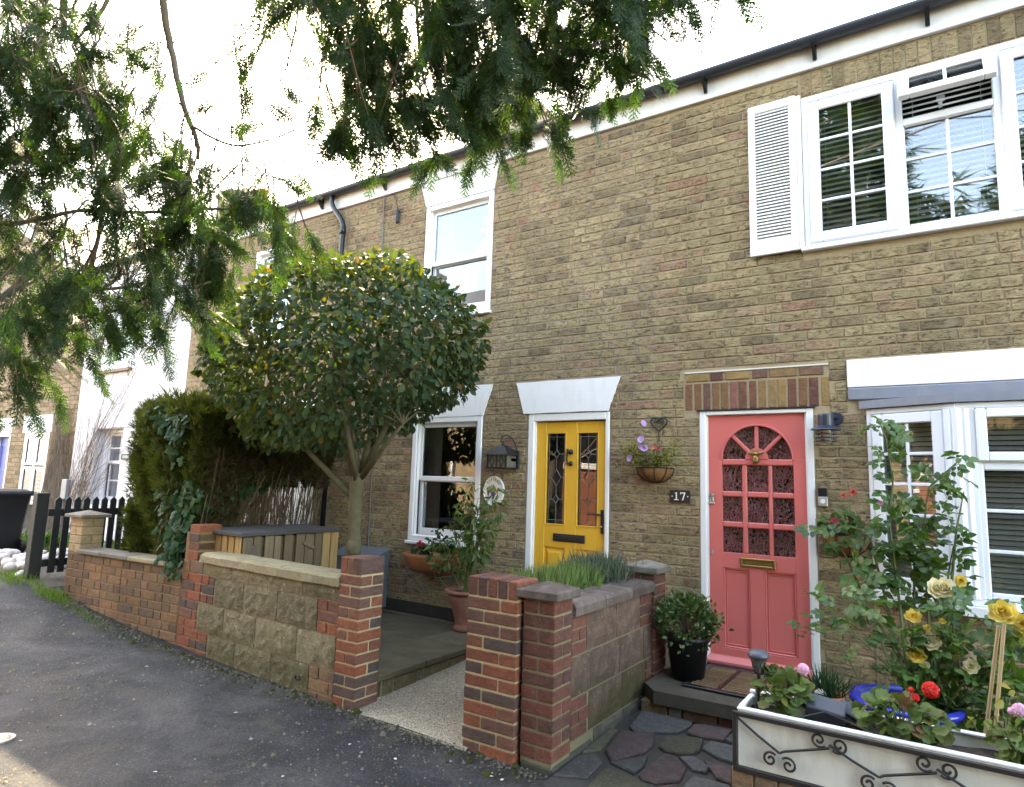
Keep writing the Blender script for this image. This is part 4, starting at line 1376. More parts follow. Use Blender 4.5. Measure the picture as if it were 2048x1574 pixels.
# ------------------------------------------------------------------ no. 13, behind the round bush
h13 = thing('terraced_house', 'brown brick terraced house behind the round bush and the hedge', 'house', (-7.9, 2, -1.4))
W13, U13, D13 = (-8.75, -7.80, -.66, .675), (-8.10, -7.25, 1.80, 3.16), (-7.35, -6.50, -1.4, .67)
w13 = obj('wall', wall_body(-9.63, -6.23, -1.7, 3.68, [W13, U13, D13], .0055, .25), MORTAR_GREY, h13)
it13 = courses(-9.63, -6.233, -1.40, 3.45, CZ, LS, LH, JT, holes_from([W13, U13, D13], [(-8.85, -7.70, -8.76, -7.79, .677, .95), (-7.45, -6.40, -7.36, -6.49, .677, .95)]), 8)
lay(w13, it13, STOCK, .05, 300, 9, pick=near_pick(.2))
trap_lintel(h13, -8.85, -7.70, -8.76, -7.79, .677, .95)
trap_lintel(h13, -7.45, -6.40, -7.36, -6.49, .677, .95)
sash_window(h13, *W13, .0)
sash_window(h13, *U13, 2.46)
jambs(h13, *D13, .06, .06, .06, WPAINT)
dd = obj('door', MB().box(-7.288, -6.562, .04, .08, -1.38, .605, .004).ring(-7.2, -6.65, -.3, .5, .04, .03, .041, .003).ring(-7.2, -6.65, -1.25, -.45, .04, .03, .041, .003), UPVC, h13)
obj('handle', MB().box(-6.66, -6.62, .02, .039, -.45, -.25, .004).tube([(-6.64, .0, -.3), (-6.76, .0, -.3)], .009, 6), CHROME, dd)
eaves(h13, -9.63, -6.23, (), (-6.7, -7.6, -8.5, -9.3))
roof(h13, -9.63, -6.23, 32)
pv = MB().tube([(-7.62, -.05, 3.2), (-7.62, -.05, 1.2)], .012, 6)
obj('wall_cable', pv, CABLE, h13)

# ------------------------------------------------------------------ no. 11, white
h11 = thing('terraced_house', 'white painted brick terraced house with a bare creeper climbing its wall', 'house', (-11.3, 2, -1.3))
W11, U11 = (-12.27, -11.37, -.60, .685), (-12.33, -11.35, 1.75, 3.05)
D11 = (-10.6, -9.85, -1.3, .67)
w11 = obj('wall', wall_body(-13.1, -9.63, -1.6, 3.68, [W11, U11, D11], .004, .25), MORTAR_WHITE, h11)
it11 = courses(-13.1, -9.633, -1.30, 3.45, CZ, LS, LH, .008, holes_from([W11, U11, D11], []), 12)
lay(w11, it11, PAINTB, .04, 300, 13, pick=near_pick(-.6, lambda x, z: z > 2.3 or (x > -10.5 and z < .8)))
o = sash_window(h11, *W11, .12, True, GLASSFAR)
o.location.y += .15
WT[o.name] = Vector((0, .15, 0))
g = MB()
for (y, za, zb) in ((.052, .15, .58), (.088, -.47, .09)):
    g.box(-11.83, -11.805, y, y + .02, za, zb)
    for z in ((za + zb) / 2,):
        g.box(-12.16, -11.83, y, y + .018, z - .012, z + .012)
        g.box(-11.805, -11.48, y, y + .018, z - .012, z + .012)
b = obj('glazing_bars', g, UPVC, o, (0, .15, 0))
sash_window(h11, *U11, 2.4, False, GLASSFAR)
obj('brown_sill', MB().box(-12.38, -11.3, -.05, .02, 1.66, 1.71, .005), plain('brown_sill_paint', (.16, .085, .06), .6), h11)
obj('lintel', MB().box(-12.45, -11.2, -.012, .1, .70, .96, .006), plain('white_render_band', (.76, .74, .76), .8), h11)
jambs(h11, *D11, .06, .06, .06, WPAINT)
obj('door', MB().box(-10.538, -9.912, .04, .08, -1.3, .605, .004), BLUEP, h11)
eaves(h11, -13.1, -9.63, (), (-10.2, -11.0, -11.8, -12.6))
roof(h11, -13.1, -9.63, 32)
chimney(h11, -13.35, 3.4, 4.2, 6.38, 4, 1.7, .5)
for i, o in enumerate([c for c in bpy.data.objects if c.name.startswith('chimney_pot')]):
    pass

# ------------------------------------------------------------------ no. 9, gable to the lane
h9 = thing('gabled_house', 'brown brick house with a white barge board on its gable end', 'house', (-18, 3, -1.2))
GA = (-18.05, 6.08)
def gable_top(x):
    return GA[1] - abs(x - GA[0]) * .495
W9, D9 = (-15.22, -14.13, -.62, .655), (-16.80, -15.93, -1.3, .66)
w9 = obj('wall', wall_body(-23.0, -13.1, -1.6, 3.62, [W9, D9], .0055, .25).prism([(-23.0, 3.622), (-13.1, 3.622), (-13.1, gable_top(-13.1)), (GA[0], GA[1]), (-23.0, gable_top(-23.0))], .0055, .25), MORTAR_BROWN, h9)
hf = holes_from([W9, D9, (-15.34, -14.05, .655, 1.0), (-17.1, -15.90, .655, .985)], [])
def h9holes(za, zb, zc):
    o = hf(za, zb, zc)
    if zb > 3.55:
        dx = max(0, (GA[1] - .12 - zb) / .495)
        o += [(-99, GA[0] - dx), (GA[0] + dx, 99)]
    return o
it9 = courses(-23, -13.103, -1.25, 6.0, CZ, LS, LH, JT, h9holes, 15)
lay(w9, it9, STOCK_DARK, .04, 300, 16, pick=near_pick(-.9))
obj('lintel', MB().box(-15.34, -14.05, -.014, .1, .66, 1.0, .005), WRENDER, h9)
obj('lintel', MB().box(-17.1, -15.90, -.014, .1, .665, .985, .005), WRENDER, h9)
w = obj('window', MB().ring(*W9, .06, -.004, .06, .005), UPVC, h9)
for (a, b) in ((-15.155, -14.70), (-14.65, -14.195)):
    casement(w, MI, a, b, -.55, .0, .05, 1, 1, .0, .04, glass=GLASSFAR)
    casement(w, MI, a, b, .03, .59, .05, 1, 1, .0, .04, glass=GLASSFAR)
obj('mullion', MB().box(-14.698, -14.652, .0, .05, -.56, .595), UPVC, w)
obj('window_sill', MB().box(-15.30, -14.05, -.09, .02, -.70, -.64, .006), WPAINT, w)
room(h9, *W9)
cl = MB()
for i in range(16):
    z = -.55 + i * .075
    cl.box(-15.15, -14.2, .10, .104, z, z + .055)
obj('roller_blind', cl, BLIND, w)
obj('rendered_plinth', MB().box(-15.9, -13.1, -.02, .003, -1.4, -.72, .004), CONC, h9)
jambs(h9, *D9, .10, .06, .06, WPAINT, -.004, .16)
dd = obj('door', MB().box(-16.70, -15.99, .10, .14, -1.3, .60, .004).ring(-16.6, -16.1, -1.1, -.3, .04, .09, .101, .003).ring(-16.6, -16.1, -.1, .45, .04, .09, .101, .003), BLUEP, h9)
obj('handle', MB().tube([(-16.62, .08, -.3), (-16.62, .05, -.3)], .03, 8), BRASS, dd)
rf = MB()
for sgn, xe in ((1, -13.0), (-1, -23.1)):
    za, zb = gable_top(xe) + .08, GA[1] + .08
    v = [(xe, -.16, za), (GA[0], -.16, zb), (GA[0], 8, zb), (xe, 8, za), (xe, -.16, za - .06), (GA[0], -.16, zb - .06), (GA[0], 8, zb - .06), (xe, 8, za - .06)]
    rf.add(v, [(0, 1, 2, 3), (4, 7, 6, 5), (0, 4, 5, 1), (2, 6, 7, 3), (0, 3, 7, 4)])
r9 = obj('roof', rf, SLATE, h9)
bb = MB()
for xe in (-13.05, -23.05):
    za, zb = gable_top(xe), GA[1]
    bb.add([(xe, -.14, za - .24), (GA[0], -.14, zb - .24), (GA[0], -.14, zb - .005), (xe, -.14, za - .005), (xe, .0, za - .24), (GA[0], .0, zb - .24), (GA[0], .0, zb - .005), (xe, .0, za - .005)],
           [(0, 1, 2, 3), (7, 6, 5, 4), (0, 4, 5, 1), (3, 2, 6, 7)])
obj('barge_board', bb, FASCIA, r9)

# ------------------------------------------------------------------ across the lane (behind the viewer, seen in the windows)
ho = thing('opposite_house', 'red brick house across the lane mirrored in the sash windows', 'house', (-14, -14, -1.3))
m = MB().box(-22, -9.0, -15.5, -10.0, -1.4, 4.6)
obj('wall', m, STOCK_DARK, ho)
r = obj('roof', MB().add([(-22.2, -9.8, 4.6), (-8.8, -9.8, 4.6), (-8.8, -12.8, 6.9), (-22.2, -12.8, 6.9), (-8.8, -15.8, 4.6), (-22.2, -15.8, 4.6)], [(0, 1, 2, 3), (3, 2, 4, 5), (1, 4, 2), (0, 3, 5)]), SLATE, ho)
obj('gutter', MB().box(-22.2, -8.8, -9.9, -9.75, 4.5, 4.62), FASCIA, ho)
for x in (-12.5, -16.5):
    c = obj('chimney', MB().box(x - .6, x + .6, -13.2, -12.4, 6.3, 7.9).box(x - .68, x + .68, -13.28, -12.32, 7.7, 7.85), BUFFB, ho)
    obj('chimney_pot', MB().lathe([(.14, 0), (.12, .5), (.15, .55)], (x - .25, -12.8, 7.9), 10).lathe([(.14, 0), (.12, .5), (.15, .55)], (x + .25, -12.8, 7.9), 10), BUFFB, c)
for x in (-11.0, -13.5, -16.0, -18.5):
    for z in (-.6, 2.2):
        obj('window', MB().ring(x, x + 1.1, z, z + 1.4, .09, -9.99, -9.94, 0).box(x + .09, x + 1.01, -9.985, -9.97, z + .65, z + .75), WPAINT, ho)
ho2 = thing('opposite_house', 'plain brown brick house, unseen, added across the lane to block low sky light', 'house', (2, -15, -1.5))  # unseen massing added opposite so less low sky light reaches the walls
obj('wall', MB().box(-7.5, 12, -17, -13.0, -1.6, 4.6), STOCK_DARK, ho2)
obj('roof', MB().add([(-7.7, -12.8, 4.6), (12.2, -12.8, 4.6), (12.2, -15, 6.4), (-7.7, -15, 6.4), (12.2, -17.2, 4.6), (-7.7, -17.2, 4.6)], [(0, 1, 2, 3), (3, 2, 4, 5), (1, 4, 2), (0, 3, 5)]), SLATE, ho2)
for x in (-5.5, -2.0, 2.5, 6.0):
    for z in (-.6, 2.2):
        obj('window', MB().ring(x, x + 1.1, z, z + 1.4, .09, -12.99, -12.94, 0).box(x + .09, x + 1.01, -12.985, -12.97, z + .65, z + .75), WPAINT, ho2)
gw = thing('garden_wall', 'low red brick wall with a white band across the lane', 'wall', (-7, -8.4, -1.5))
obj('brickwork', MB().box(-9, -5.2, -8.6, -8.4, -1.6, .35), brick_mat('opposite_brick', [(0, (.3, .1, .055)), (1, (.36, .15, .08))], .1), gw)
obj('coping', MB().box(-9.05, -5.15, -8.64, -8.36, .35, .5, .01), CARBODY, gw)

# ------------------------------------------------------------------ piers and garden walls
def box_bricks(parent, x0, x1, y0, y1, z0, n, cz, mat, pattern, seed, j=.011):
    """a pier laid of whole bricks; pattern(k) -> list of (x0,x1,y0,y1) fractions"""
    rnd = random.Random(seed)
    for k in range(n):
        for (a, b, c, d) in pattern(k):
            bx0, bx1 = x0 + (x1 - x0) * a + (j / 2 if a > 0 else 0), x0 + (x1 - x0) * b - (j / 2 if b < 1 else 0)
            by0, by1 = y0 + (y1 - y0) * c + (j / 2 if c > 0 else 0), y0 + (y1 - y0) * d - (j / 2 if d < 1 else 0)
            e = rnd.uniform(-.0025, .0025)
            f = rnd.uniform(-.0025, .0025)
            m = MB().box(bx0 + e, bx1 + e, by0 + f, by1 + f, z0 + cz * k + rnd.uniform(-.001, .001), z0 + cz * (k + 1) - j + rnd.uniform(-.001, .001), .005)
            obj('brick', m, mat, parent)

SQ = lambda k: [(0, 1, 0, .5), (0, 1, .5, 1)] if k % 2 else [(0, .5, 0, 1), (.5, 1, 0, 1)]
def LONG(k):
    return [(0, .34, 0, 1), (.34, 1, 0, .5), (.34, 1, .5, 1)] if k % 2 == 0 else [(0, .66, 0, .5), (0, .66, .5, 1), (.66, 1, 0, 1)]

p1 = thing('brick_pier', 'red and blue brick gate pier at the end of the stone block wall', 'pier', (-3.52, -2.0, -1.58), 'brick piers along the lane')
P1 = (-3.628, -3.412, -2.122, -1.895)
cz = (1.01 - .112) / 12
obj('mortar_core', MB().box(P1[0] + .006, P1[1] - .006, P1[2] + .006, P1[3] - .006, -1.66, -.585), MORTAR_LIGHT, p1)
box_bricks(p1, *P1, -1.577, 12, cz, REDMIX, SQ, 21)
for i in range(3):
    a = P1[0] + (P1[1] - P1[0]) * i / 3
    obj('brick', MB().box(a + .003, a + (P1[1] - P1[0]) / 3 - .003, P1[2], P1[3], -1.577 + 12 * cz, -.566 + random.uniform(-.002, .002), .005), REDMIX, p1)

p2 = thing('brick_pier', 'red and blue brick gate pier with a brick on edge top beside the capped pier', 'pier', (-2.3, -2.0, -1.6), 'brick piers along the lane')
P2 = (-2.492, -2.122, -2.112, -1.875)
cz = (1.02 - .112) / 12
obj('mortar_core', MB().box(P2[0] + .006, P2[1] - .006, P2[2] + .006, P2[3] - .006, -1.66, -.6), MORTAR_LIGHT, p2)
box_bricks(p2, *P2, -1.602, 12, cz, REDMIX, LONG, 23)
for i in range(5):
    a = P2[0] + (P2[1] - P2[0]) * i / 5
    obj('brick', MB().box(a + .004, a + (P2[1] - P2[0]) / 5 - .004, P2[2], P2[3], -1.602 + 12 * cz, -.583 + random.uniform(-.003, .003), .006), OLDRED if i < 4 else REDMIX, p2)

def cap(parent, x0, x1, y0, y1, z0, e, h, peak, mat):
    a, b, c, d = x0 - e, x1 + e, y0 - e, y1 + e
    m = MB().box(a, b, c, d, z0, z0 + h, .007)
    cx, cy = (a + b) / 2, (c + d) / 2
    q = .02
    i = .012
    v = [(a + i, c + i, z0 + h - .001), (b - i, c + i, z0 + h - .001), (b - i, d - i, z0 + h - .001), (a + i, d - i, z0 + h - .001),
         (cx - q, cy - q, z0 + h + peak), (cx + q, cy - q, z0 + h + peak), (cx + q, cy + q, z0 + h + peak), (cx - q, cy + q, z0 + h + peak)]
    m.add(v, [(0, 1, 5, 4), (1, 2, 6, 5), (2, 3, 7, 6), (3, 0, 4, 7), (4, 5, 6, 7)])
    return obj('cap', m, mat, parent)

gwl = thing('garden_wall', 'maroon block wall with capped brick piers between the two front doors', 'wall', (-1.99, -1.2, -1.6))
P3 = (-2.100, -1.885, -2.085, -1.865)
cz = .0795
obj('mortar_core', MB().box(P3[0] + .006, P3[1] - .006, P3[2] + .006, P3[3] - .006, -1.66, -.67), MORTAR_OLD, gwl)
box_bricks(gwl, *P3, -1.545, 11, cz, OLDRED, SQ, 27)
obj('concrete_foot', MB().box(P3[0] - .002, P3[1] + .006, P3[2] - .004, P3[3] + .3, -1.68, -1.556, .02), CONC, gwl)
cap(gwl, *P3, -.669, .035, .052, .035, COPEDARK)
P4 = (-2.095, -1.872, -.575, -.345)
obj('mortar_core', MB().box(P4[0] + .006, P4[1] - .006, P4[2] + .006, P4[3] - .006, -1.6, -.66), MORTAR_OLD, gwl)
box_bricks(gwl, *P4, -1.54, 11, .0798, OLDRED, SQ, 28)
cap(gwl, *P4, -.662, .035, .05, .035, COPEGREY)
XW = -1.892
obj('wall_core', MB().box(-2.085, XW - .008, -1.864, -.576, -1.64, -.787), MORTAR_OLD, gwl)
def block(parent, y0, y1, z0, z1, mat, amp=.007):
    """rock faced block looking towards +X"""
    nx, nz = 5, 4
    v, f = [], []
    for jz in range(nz + 1):
        for ix in range(nx + 1):
            e = ix in (0, nx) or jz in (0, nz)
            v.append((XW - .004 + (0 if e else random.uniform(.004, .004 + amp)), y0 + (y1 - y0) * ix / nx, z0 + (z1 - z0) * jz / nz))
    for jz in range(nz):
        for ix in range(nx):
            a = jz * (nx + 1) + ix
            f.append((a, a + 1, a + nx + 2, a + nx + 1))
    n = len(v)
    rim = list(range(nx + 1)) + [(k + 1) * (nx + 1) + nx for k in range(nz)] + [nz * (nx + 1) + k for k in range(nx - 1, -1, -1)] + [k * (nx + 1) for k in range(nz - 1, 0, -1)]
    for r in rim:
        v.append((XW - .02, v[r][1], v[r][2]))
    k = len(rim)
    for i in range(k):
        f.append((rim[i], n + i, n + (i + 1) % k, rim[(i + 1) % k]))
    obj('block', MB().add(v, f), mat, parent)
def side_bricks(parent, y0, y1, z0, n, cz, mat, seed):
    rnd = random.Random(seed)
    for k in range(n):
        y = y0
        seq = [.1, .215] if k % 2 else [.215, .1]
        i = 0
        while y < y1 - .03:
            L = min(seq[i % 2], y1 - y)
            obj('brick', MB().box(XW - .03, XW + rnd.uniform(-.002, .003), y + .005, y + L - .005, z0 + k * cz + .005, z0 + (k + 1) * cz - .005, .004), mat, parent)
            y += L
            i += 1
g = .006
zr = [-.79, -1.025, -1.262, -1.50]
side_bricks(gwl, -1.86, -1.665, zr[1], 3, .078, OLDRED, 31)
for a, b in ((-1.665, -1.22), (-1.22, -.80)):
    block(gwl, a + g, b - g, zr[1] + g, zr[0], MAROON)
side_bricks(gwl, -.80, -.578, zr[1], 3, .078, OLDRED, 32)
for a, b in ((-1.862, -1.60), (-1.60, -1.16), (-1.16, -.74), (-.74, -.578)):
    block(gwl, a + g, b - g, zr[2] + g, zr[1] - g, MAROON)
side_bricks(gwl, -1.86, -1.62, zr[3], 3, .079, OLDRED, 33)
for a, b in ((-1.62, -1.12), (-1.12, -.70)):
    block(gwl, a + g, b - g, zr[3] + g, zr[2] - g, MAROON)
side_bricks(gwl, -.70, -.578, zr[3], 3, .079, OLDRED, 34)
for a, b in ((-1.55, -1.1), (-1.1, -.7)):
    block(gwl, a + g, b - g, -1.62, zr[3] - g, CONC, .004)
y = -1.862
for L in (.42, .45, .415):
    c = MB()
    pr = [(-2.105, -.785), (-1.868, -.785), (-1.868, -.735), (-1.885, -.712), (-2.09, -.706), (-2.105, -.725)]
    v = [(x, y + .004, z) for x, z in pr] + [(x, y + L - .004, z) for x, z in pr]
    n = len(pr)
    c.add(v, [tuple(range(n)), tuple(range(2 * n - 1, n - 1, -1))] + [(i, i + n, (i + 1) % n + n, (i + 1) % n) for i in range(n)])
    obj('coping_stone', c, COPEDARK, gwl)
    y += L
obj('bed_wall', MB().box(-2.50, -2.42, -1.872, -.35, -1.62, -.86, .006), BROWNB, gwl)
obj('soil', MB().box(-2.419, -2.086, -1.862, -.35, -1.5, -.82), SOIL, gwl)

# stone block wall along the lane
sw = thing('stone_wall', 'buff rock faced block wall with brick quoins along the lane', 'wall', (-4.6, -2.0, -1.55))
S0, S1 = Vector((-5.80, -2.015, 0)), Vector((-3.632, -2.105, 0))
u = (S1 - S0).normalized()
LS_ = (S1 - S0).length
MS = Matrix(((u.x, -u.y, 0, S0.x), (u.y, u.x, 0, S0.y), (0, 0, 1, 0), (0, 0, 0, 1)))
obj('wall_core', MB().box(.2, LS_ - .002, .012, .19, -1.68, -.785, 0, MS), MORTAR_LIGHT, sw)
def fblock(parent, M, x0, x1, z0, z1, mat, amp=.012):
    nx, nz = max(4, int((x1 - x0) / .042)), max(2, int((z1 - z0) / .04))
    v, f = [], []
    for jz in range(nz + 1):
        for ix in range(nx + 1):
            e = ix in (0, nx) or jz in (0, nz)
            v.append((x0 + (x1 - x0) * ix / nx, .002 if e else -random.uniform(.001, amp), z0 + (z1 - z0) * jz / nz))
    for jz in range(nz):
        for ix in range(nx):
            a = jz * (nx + 1) + ix
            f.append((a, a + 1, a + nx + 2, a + nx + 1))
    n = len(v)
    rim = list(range(nx + 1)) + [(k + 1) * (nx + 1) + nx for k in range(nz)] + [nz * (nx + 1) + k for k in range(nx - 1, -1, -1)] + [k * (nx + 1) for k in range(nz - 1, 0, -1)]
    for r in rim:
        v.append((v[r][0], .03, v[r][2]))
    k = len(rim)
    for i in range(k):
        f.append((rim[i], n + i, n + (i + 1) % k, rim[(i + 1) % k]))
    obj('block', MB().add(v, f, M), mat, parent)
def fbricks(parent, M, x0, x1, z0, n, cz, mat, seed, y=0, d=.1, zmax=9):
    rnd = random.Random(seed)
    for k in range(n):
        x = x0
        i = k
        while x < x1 - .025:
            L = (.225 if i % 2 else .112) * rnd.uniform(.97, 1.03)
            if x1 - (x + L) < .05:
                L = x1 - x
            za, zb = z0 + k * cz + .005, z0 + (k + 1) * cz - .005
            obj('brick', MB().box(x + .005, x + L - .005, y + rnd.uniform(-.002, .002), y + d, za, min(zb, zmax), .004, M), mat, parent)
            x += L
            i += 1
zc = [-.783, -.890, -1.125, -1.362, -1.56]
g = .004
for a, b in ((.34, .78), (.78, 1.30), (1.30, 1.74), (1.74, LS_ - .005)):
    fblock(sw, MS, a + g, b - g, zc[1] + g, zc[0], ROCKFACE, .014)
for a, b in ((.54, .98), (.98, 1.44), (1.44, 1.93)):
    fblock(sw, MS, a + g, b - g, zc[2] + g, zc[1] - g, ROCKFACE)
for a, b in ((.30, .72), (.72, 1.18), (1.18, 1.71), (1.71, 2.155)):
    fblock(sw, MS, a + g, b - g, zc[3] + g, zc[2] - g, ROCKFACE)
for a, b in ((.50, .92), (.92, 1.42), (1.42, 1.88)):
    fblock(sw, MS, a + g, b - g, zc[4] - .06, zc[3] - g, ROCKFACE)
fbricks(sw, MS, 1.93, LS_ - .004, zc[2], 3, (zc[1] - zc[2]) / 3, REDMIX, 41)
fbricks(sw, MS, 1.88, LS_ - .004, zc[4] - .06, 3, (zc[3] - zc[4] + .06) / 3, BROWNB, 42)
# left hand quoin pier
obj('mortar_core', MB().box(.006, .225, .008, .21, -1.66, -.54, 0, MS), MORTAR_BROWN, sw)
fbricks(sw, MS, .0, .54, zc[2], 3, (zc[1] - zc[2]) / 3, REDMIX, 43)
fbricks(sw, MS, .0, .30, zc[3], 3, (zc[2] - zc[3]) / 3, REDMIX, 44)
fbricks(sw, MS, .0, .50, -1.60, 3, (zc[3] + 1.60) / 3, REDMIX, 45)
fbricks(sw, MS, .0, .34, zc[1], 1, zc[0] - zc[1], BROWNB, 46)
cz = .078
for k in range(4):
    z = zc[0] + .004 + k * cz
    obj('brick', MB().box(.06, .225, .0 + .004 * (k % 2), .21, z + .004, z + cz - .005, .004, MS), REDMIX, sw)
x = .32
for L in (.60, .56, .70):
    pr = [(-.03, -.78), (.225, -.78), (.225, -.715), (.19, -.70), (.015, -.70), (-.03, -.722)]
    v, f = [], []
    for i in range(5):
        xx = x + .004 + (L - .008) * i / 4
        if xx > LS_ - .004:
            xx = LS_ - .004
        for (yy, z) in pr:
            v.append((xx, yy + random.uniform(-.004, .004), z + random.uniform(-.003, .003)))
    n = len(pr)
    f = [tuple(range(n))[::-1], tuple(4 * n + i for i in range(n))]
    for i in range(4):
        for q in range(n):
            f.append((i * n + q, i * n + (q + 1) % n, (i + 1) * n + (q + 1) % n, (i + 1) * n + q))
    obj('coping_stone', MB().add(v, [q[::-1] for q in f], MS), COPE, sw)
    x += L
dr = MB().lathe([(.022, 0), (.022, .03), (.017, .03), (.017, .0)], (0, 0, 0), 12, MS @ Matrix.Translation((1.76, .01, -1.47)) @ Matrix.Rotation(math.radians(90), 4, 'X'))
obj('weep_pipe', dr, CONC, sw)

# brown brick wall
bw = thing('brick_wall', 'low brown brick wall with a capped end pier below the clipped hedge', 'wall', (-6.8, -2.1, -1.4))
B0, B1 = Vector((-7.735, -2.155, 0)), Vector((-5.804, -2.017, 0))
u = (B1 - B0).normalized()
LB = (B1 - B0).length
MBW = Matrix(((u.x, -u.y, 0, B0.x), (u.y, u.x, 0, B0.y), (0, 0, 1, 0), (0, 0, 0, 1)))
obj('wall_core', MB().box(.004, LB, .008, .2, -1.7, -.872, 0, MBW), MORTAR_BROWN, bw)
fbricks(bw, MBW, .0, LB - .004, -1.60, 9, .0805, BROWNB, 51)
obj('mortar_core', MB().box(.006, .214, .006, .214, -.9, -.50, 0, MBW), MORTAR_BROWN, bw)
for k in range(4):
    for (a, b, c, d) in SQ(k):
        obj('brick', MB().box(.22 * a + (.005 if a else 0), .22 * b - (.005 if b < 1 else 0), .22 * c + (.005 if c else 0), .22 * d - (.005 if d < 1 else 0), -.866 + k * .088, -.866 + (k + 1) * .088 - .008, .005, MBW), BUFFB, bw)
m = MB().box(-.05, .27, -.05, .27, -.512, -.478, .006, MBW)
v = [(-.04, -.04, -.479), (.26, -.04, -.479), (.26, .26, -.479), (-.04, .26, -.479), (.10, .10, -.440), (.12, .10, -.440), (.12, .12, -.44), (.10, .12, -.44)]
m.add(v, [(0, 1, 5, 4), (1, 2, 6, 5), (2, 3, 7, 6), (3, 0, 4, 7), (4, 5, 6, 7)], MBW)
obj('cap', m, COPEGREY, bw)
x = .225
for i, L in enumerate((.42, .46, .62)):
    obj('coping_stone', MB().box(x + .004, x + L - .004, -.03, .23, -.871, -.828, .008, MBW), COPEGREY if i < 2 else COPE, bw)
    x += L

# ------------------------------------------------------------------ white trough on its brick wall
tw = thing('brick_wall', 'low red brick wall carrying the white planter trough', 'wall', (.3, -1.9, -1.6))
obj('wall_core', MB().box(-.915, 2.2, -2.03, -1.78, -1.72, -1.325), MORTAR_OLD, tw)
for r, (za, zb) in enumerate(((-1.43, -1.322), (-1.51, -1.438), (-1.59, -1.518), (-1.67, -1.598))):
    x = -.925
    k = r
    while x < 2.2:
        L = .108 if r == 0 else (.225 if k % 2 else .11)
        obj('brick', MB().box(x + .005, x + L - .005, -2.04 + random.uniform(-.002, .002), -1.77, za, zb, .005), random.choice((REDMIX, OLDRED, BROWNB)), tw)
        x += L
        k += 1
tr = thing('planter_trough', 'long white planter trough with black wrought iron scrolls on its front', 'planter', (.4, -1.9, -1.32))
obj('trough', MB().box(-.893, 2.2, -2.012, -1.998, -1.318, -1.065, .002).box(-.893, 2.2, -1.752, -1.738, -1.318, -1.045, .002).box(-.893, -.879, -1.997, -1.753, -1.318, -1.065, .002).box(-.878, 2.2, -1.997, -1.753, -1.318, -1.30), CREAMPAINT, tr)
obj('rim', MB().box(-.897, 2.2, -2.016, -1.985, -1.064, -1.052, .003).box(-.897, 2.2, -1.765, -1.734, -1.044, -1.032, .003).box(-.897, -.870, -1.984, -1.766, -1.064, -1.048, .003), UPVC, tr)
sm = MB()
nx, ny = 70, 8
v = [(-.877 + 3.05 * i / nx, -1.995 + .24 * j / ny, -1.098 + random.uniform(-.012, .012)) for j in range(ny + 1) for i in range(nx + 1)]
sm.add(v, [(j * (nx + 1) + i, j * (nx + 1) + i + 1, (j + 1) * (nx + 1) + i + 1, (j + 1) * (nx + 1) + i) for j in range(ny) for i in range(nx)])
obj('soil', sm, SOIL, tr)
fr = MB()
fr.box(-.912, 2.2, -2.046, -2.024, -1.086, -1.066, .002).box(-.912, 2.2, -2.046, -2.024, -1.336, -1.312, .002).box(-.912, -.892, -2.046, -2.024, -1.311, -1.087, .002)
fr.box(-.912, -.892, -2.0, -1.74, -1.336, -1.316, .002)
obj('iron_frame', fr, RUSTIRON, tr)
def spiral(mb, cx, cz, r, a0, turn, y=-2.036):
    pts = []
    for i in range(22):
        t = i / 21
        a = a0 + turn * t * 2 * math.pi * 1.35
        q = r * (1 - .80 * t)
        pts.append((cx + q * math.cos(a), y, cz + q * math.sin(a)))
    mb.tube(pts, .0056, 6)
nodes = [(-.895, -1.092)] + [(-.70 + .40 * i, -1.208) for i in range(7)]
for i in range(6):
    lo = (-.70 + .405 * i, -1.212)
    up = (-.488 + .405 * i, -1.125)
    prev = (-.895, -1.090) if i == 0 else (-.488 + .405 * (i - 1), -1.125)
    s = MB()
    s.tube([(prev[0], -2.036, prev[1]), ((prev[0] + lo[0]) / 2, -2.036, (prev[1] + lo[1]) / 2 - .004), (lo[0], -2.036, lo[1])], .0062, 6)
    spiral(s, lo[0] - .042, lo[1] - .036, .034, .75, 1)
    spiral(s, lo[0] + .038, lo[1] - .046, .036, math.pi - .75, -1)
    s.tube([(lo[0], -2.036, lo[1]), (lo[0] + .02, -2.036, lo[1] + .012), (up[0] - .02, -2.036, up[1] - .022), (up[0], -2.036, up[1] - .014)], .0062, 6)
    spiral(s, up[0] - .042, up[1] + .012, .034, -.75, -1)
    spiral(s, up[0] + .040, up[1] + .004, .036, math.pi + .75, 1)
    obj('iron_scroll', s, RUSTIRON, tr)
ws = MB()
ws.tube([(-.74, -1.985, -1.045), (-.70, -1.99, -1.06), (-.62, -1.985, -1.05), (-.52, -1.93, -1.02), (-.42, -1.95, -1.035), (-.34, -1.985, -1.045), (-.27, -1.99, -1.06), (-.22, -1.985, -1.05), (-.21, -1.98, -1.03), (-.225, -1.975, -1.02)], .004, 5)
obj('loose_iron_scroll', ws, RUSTIRON, tr)

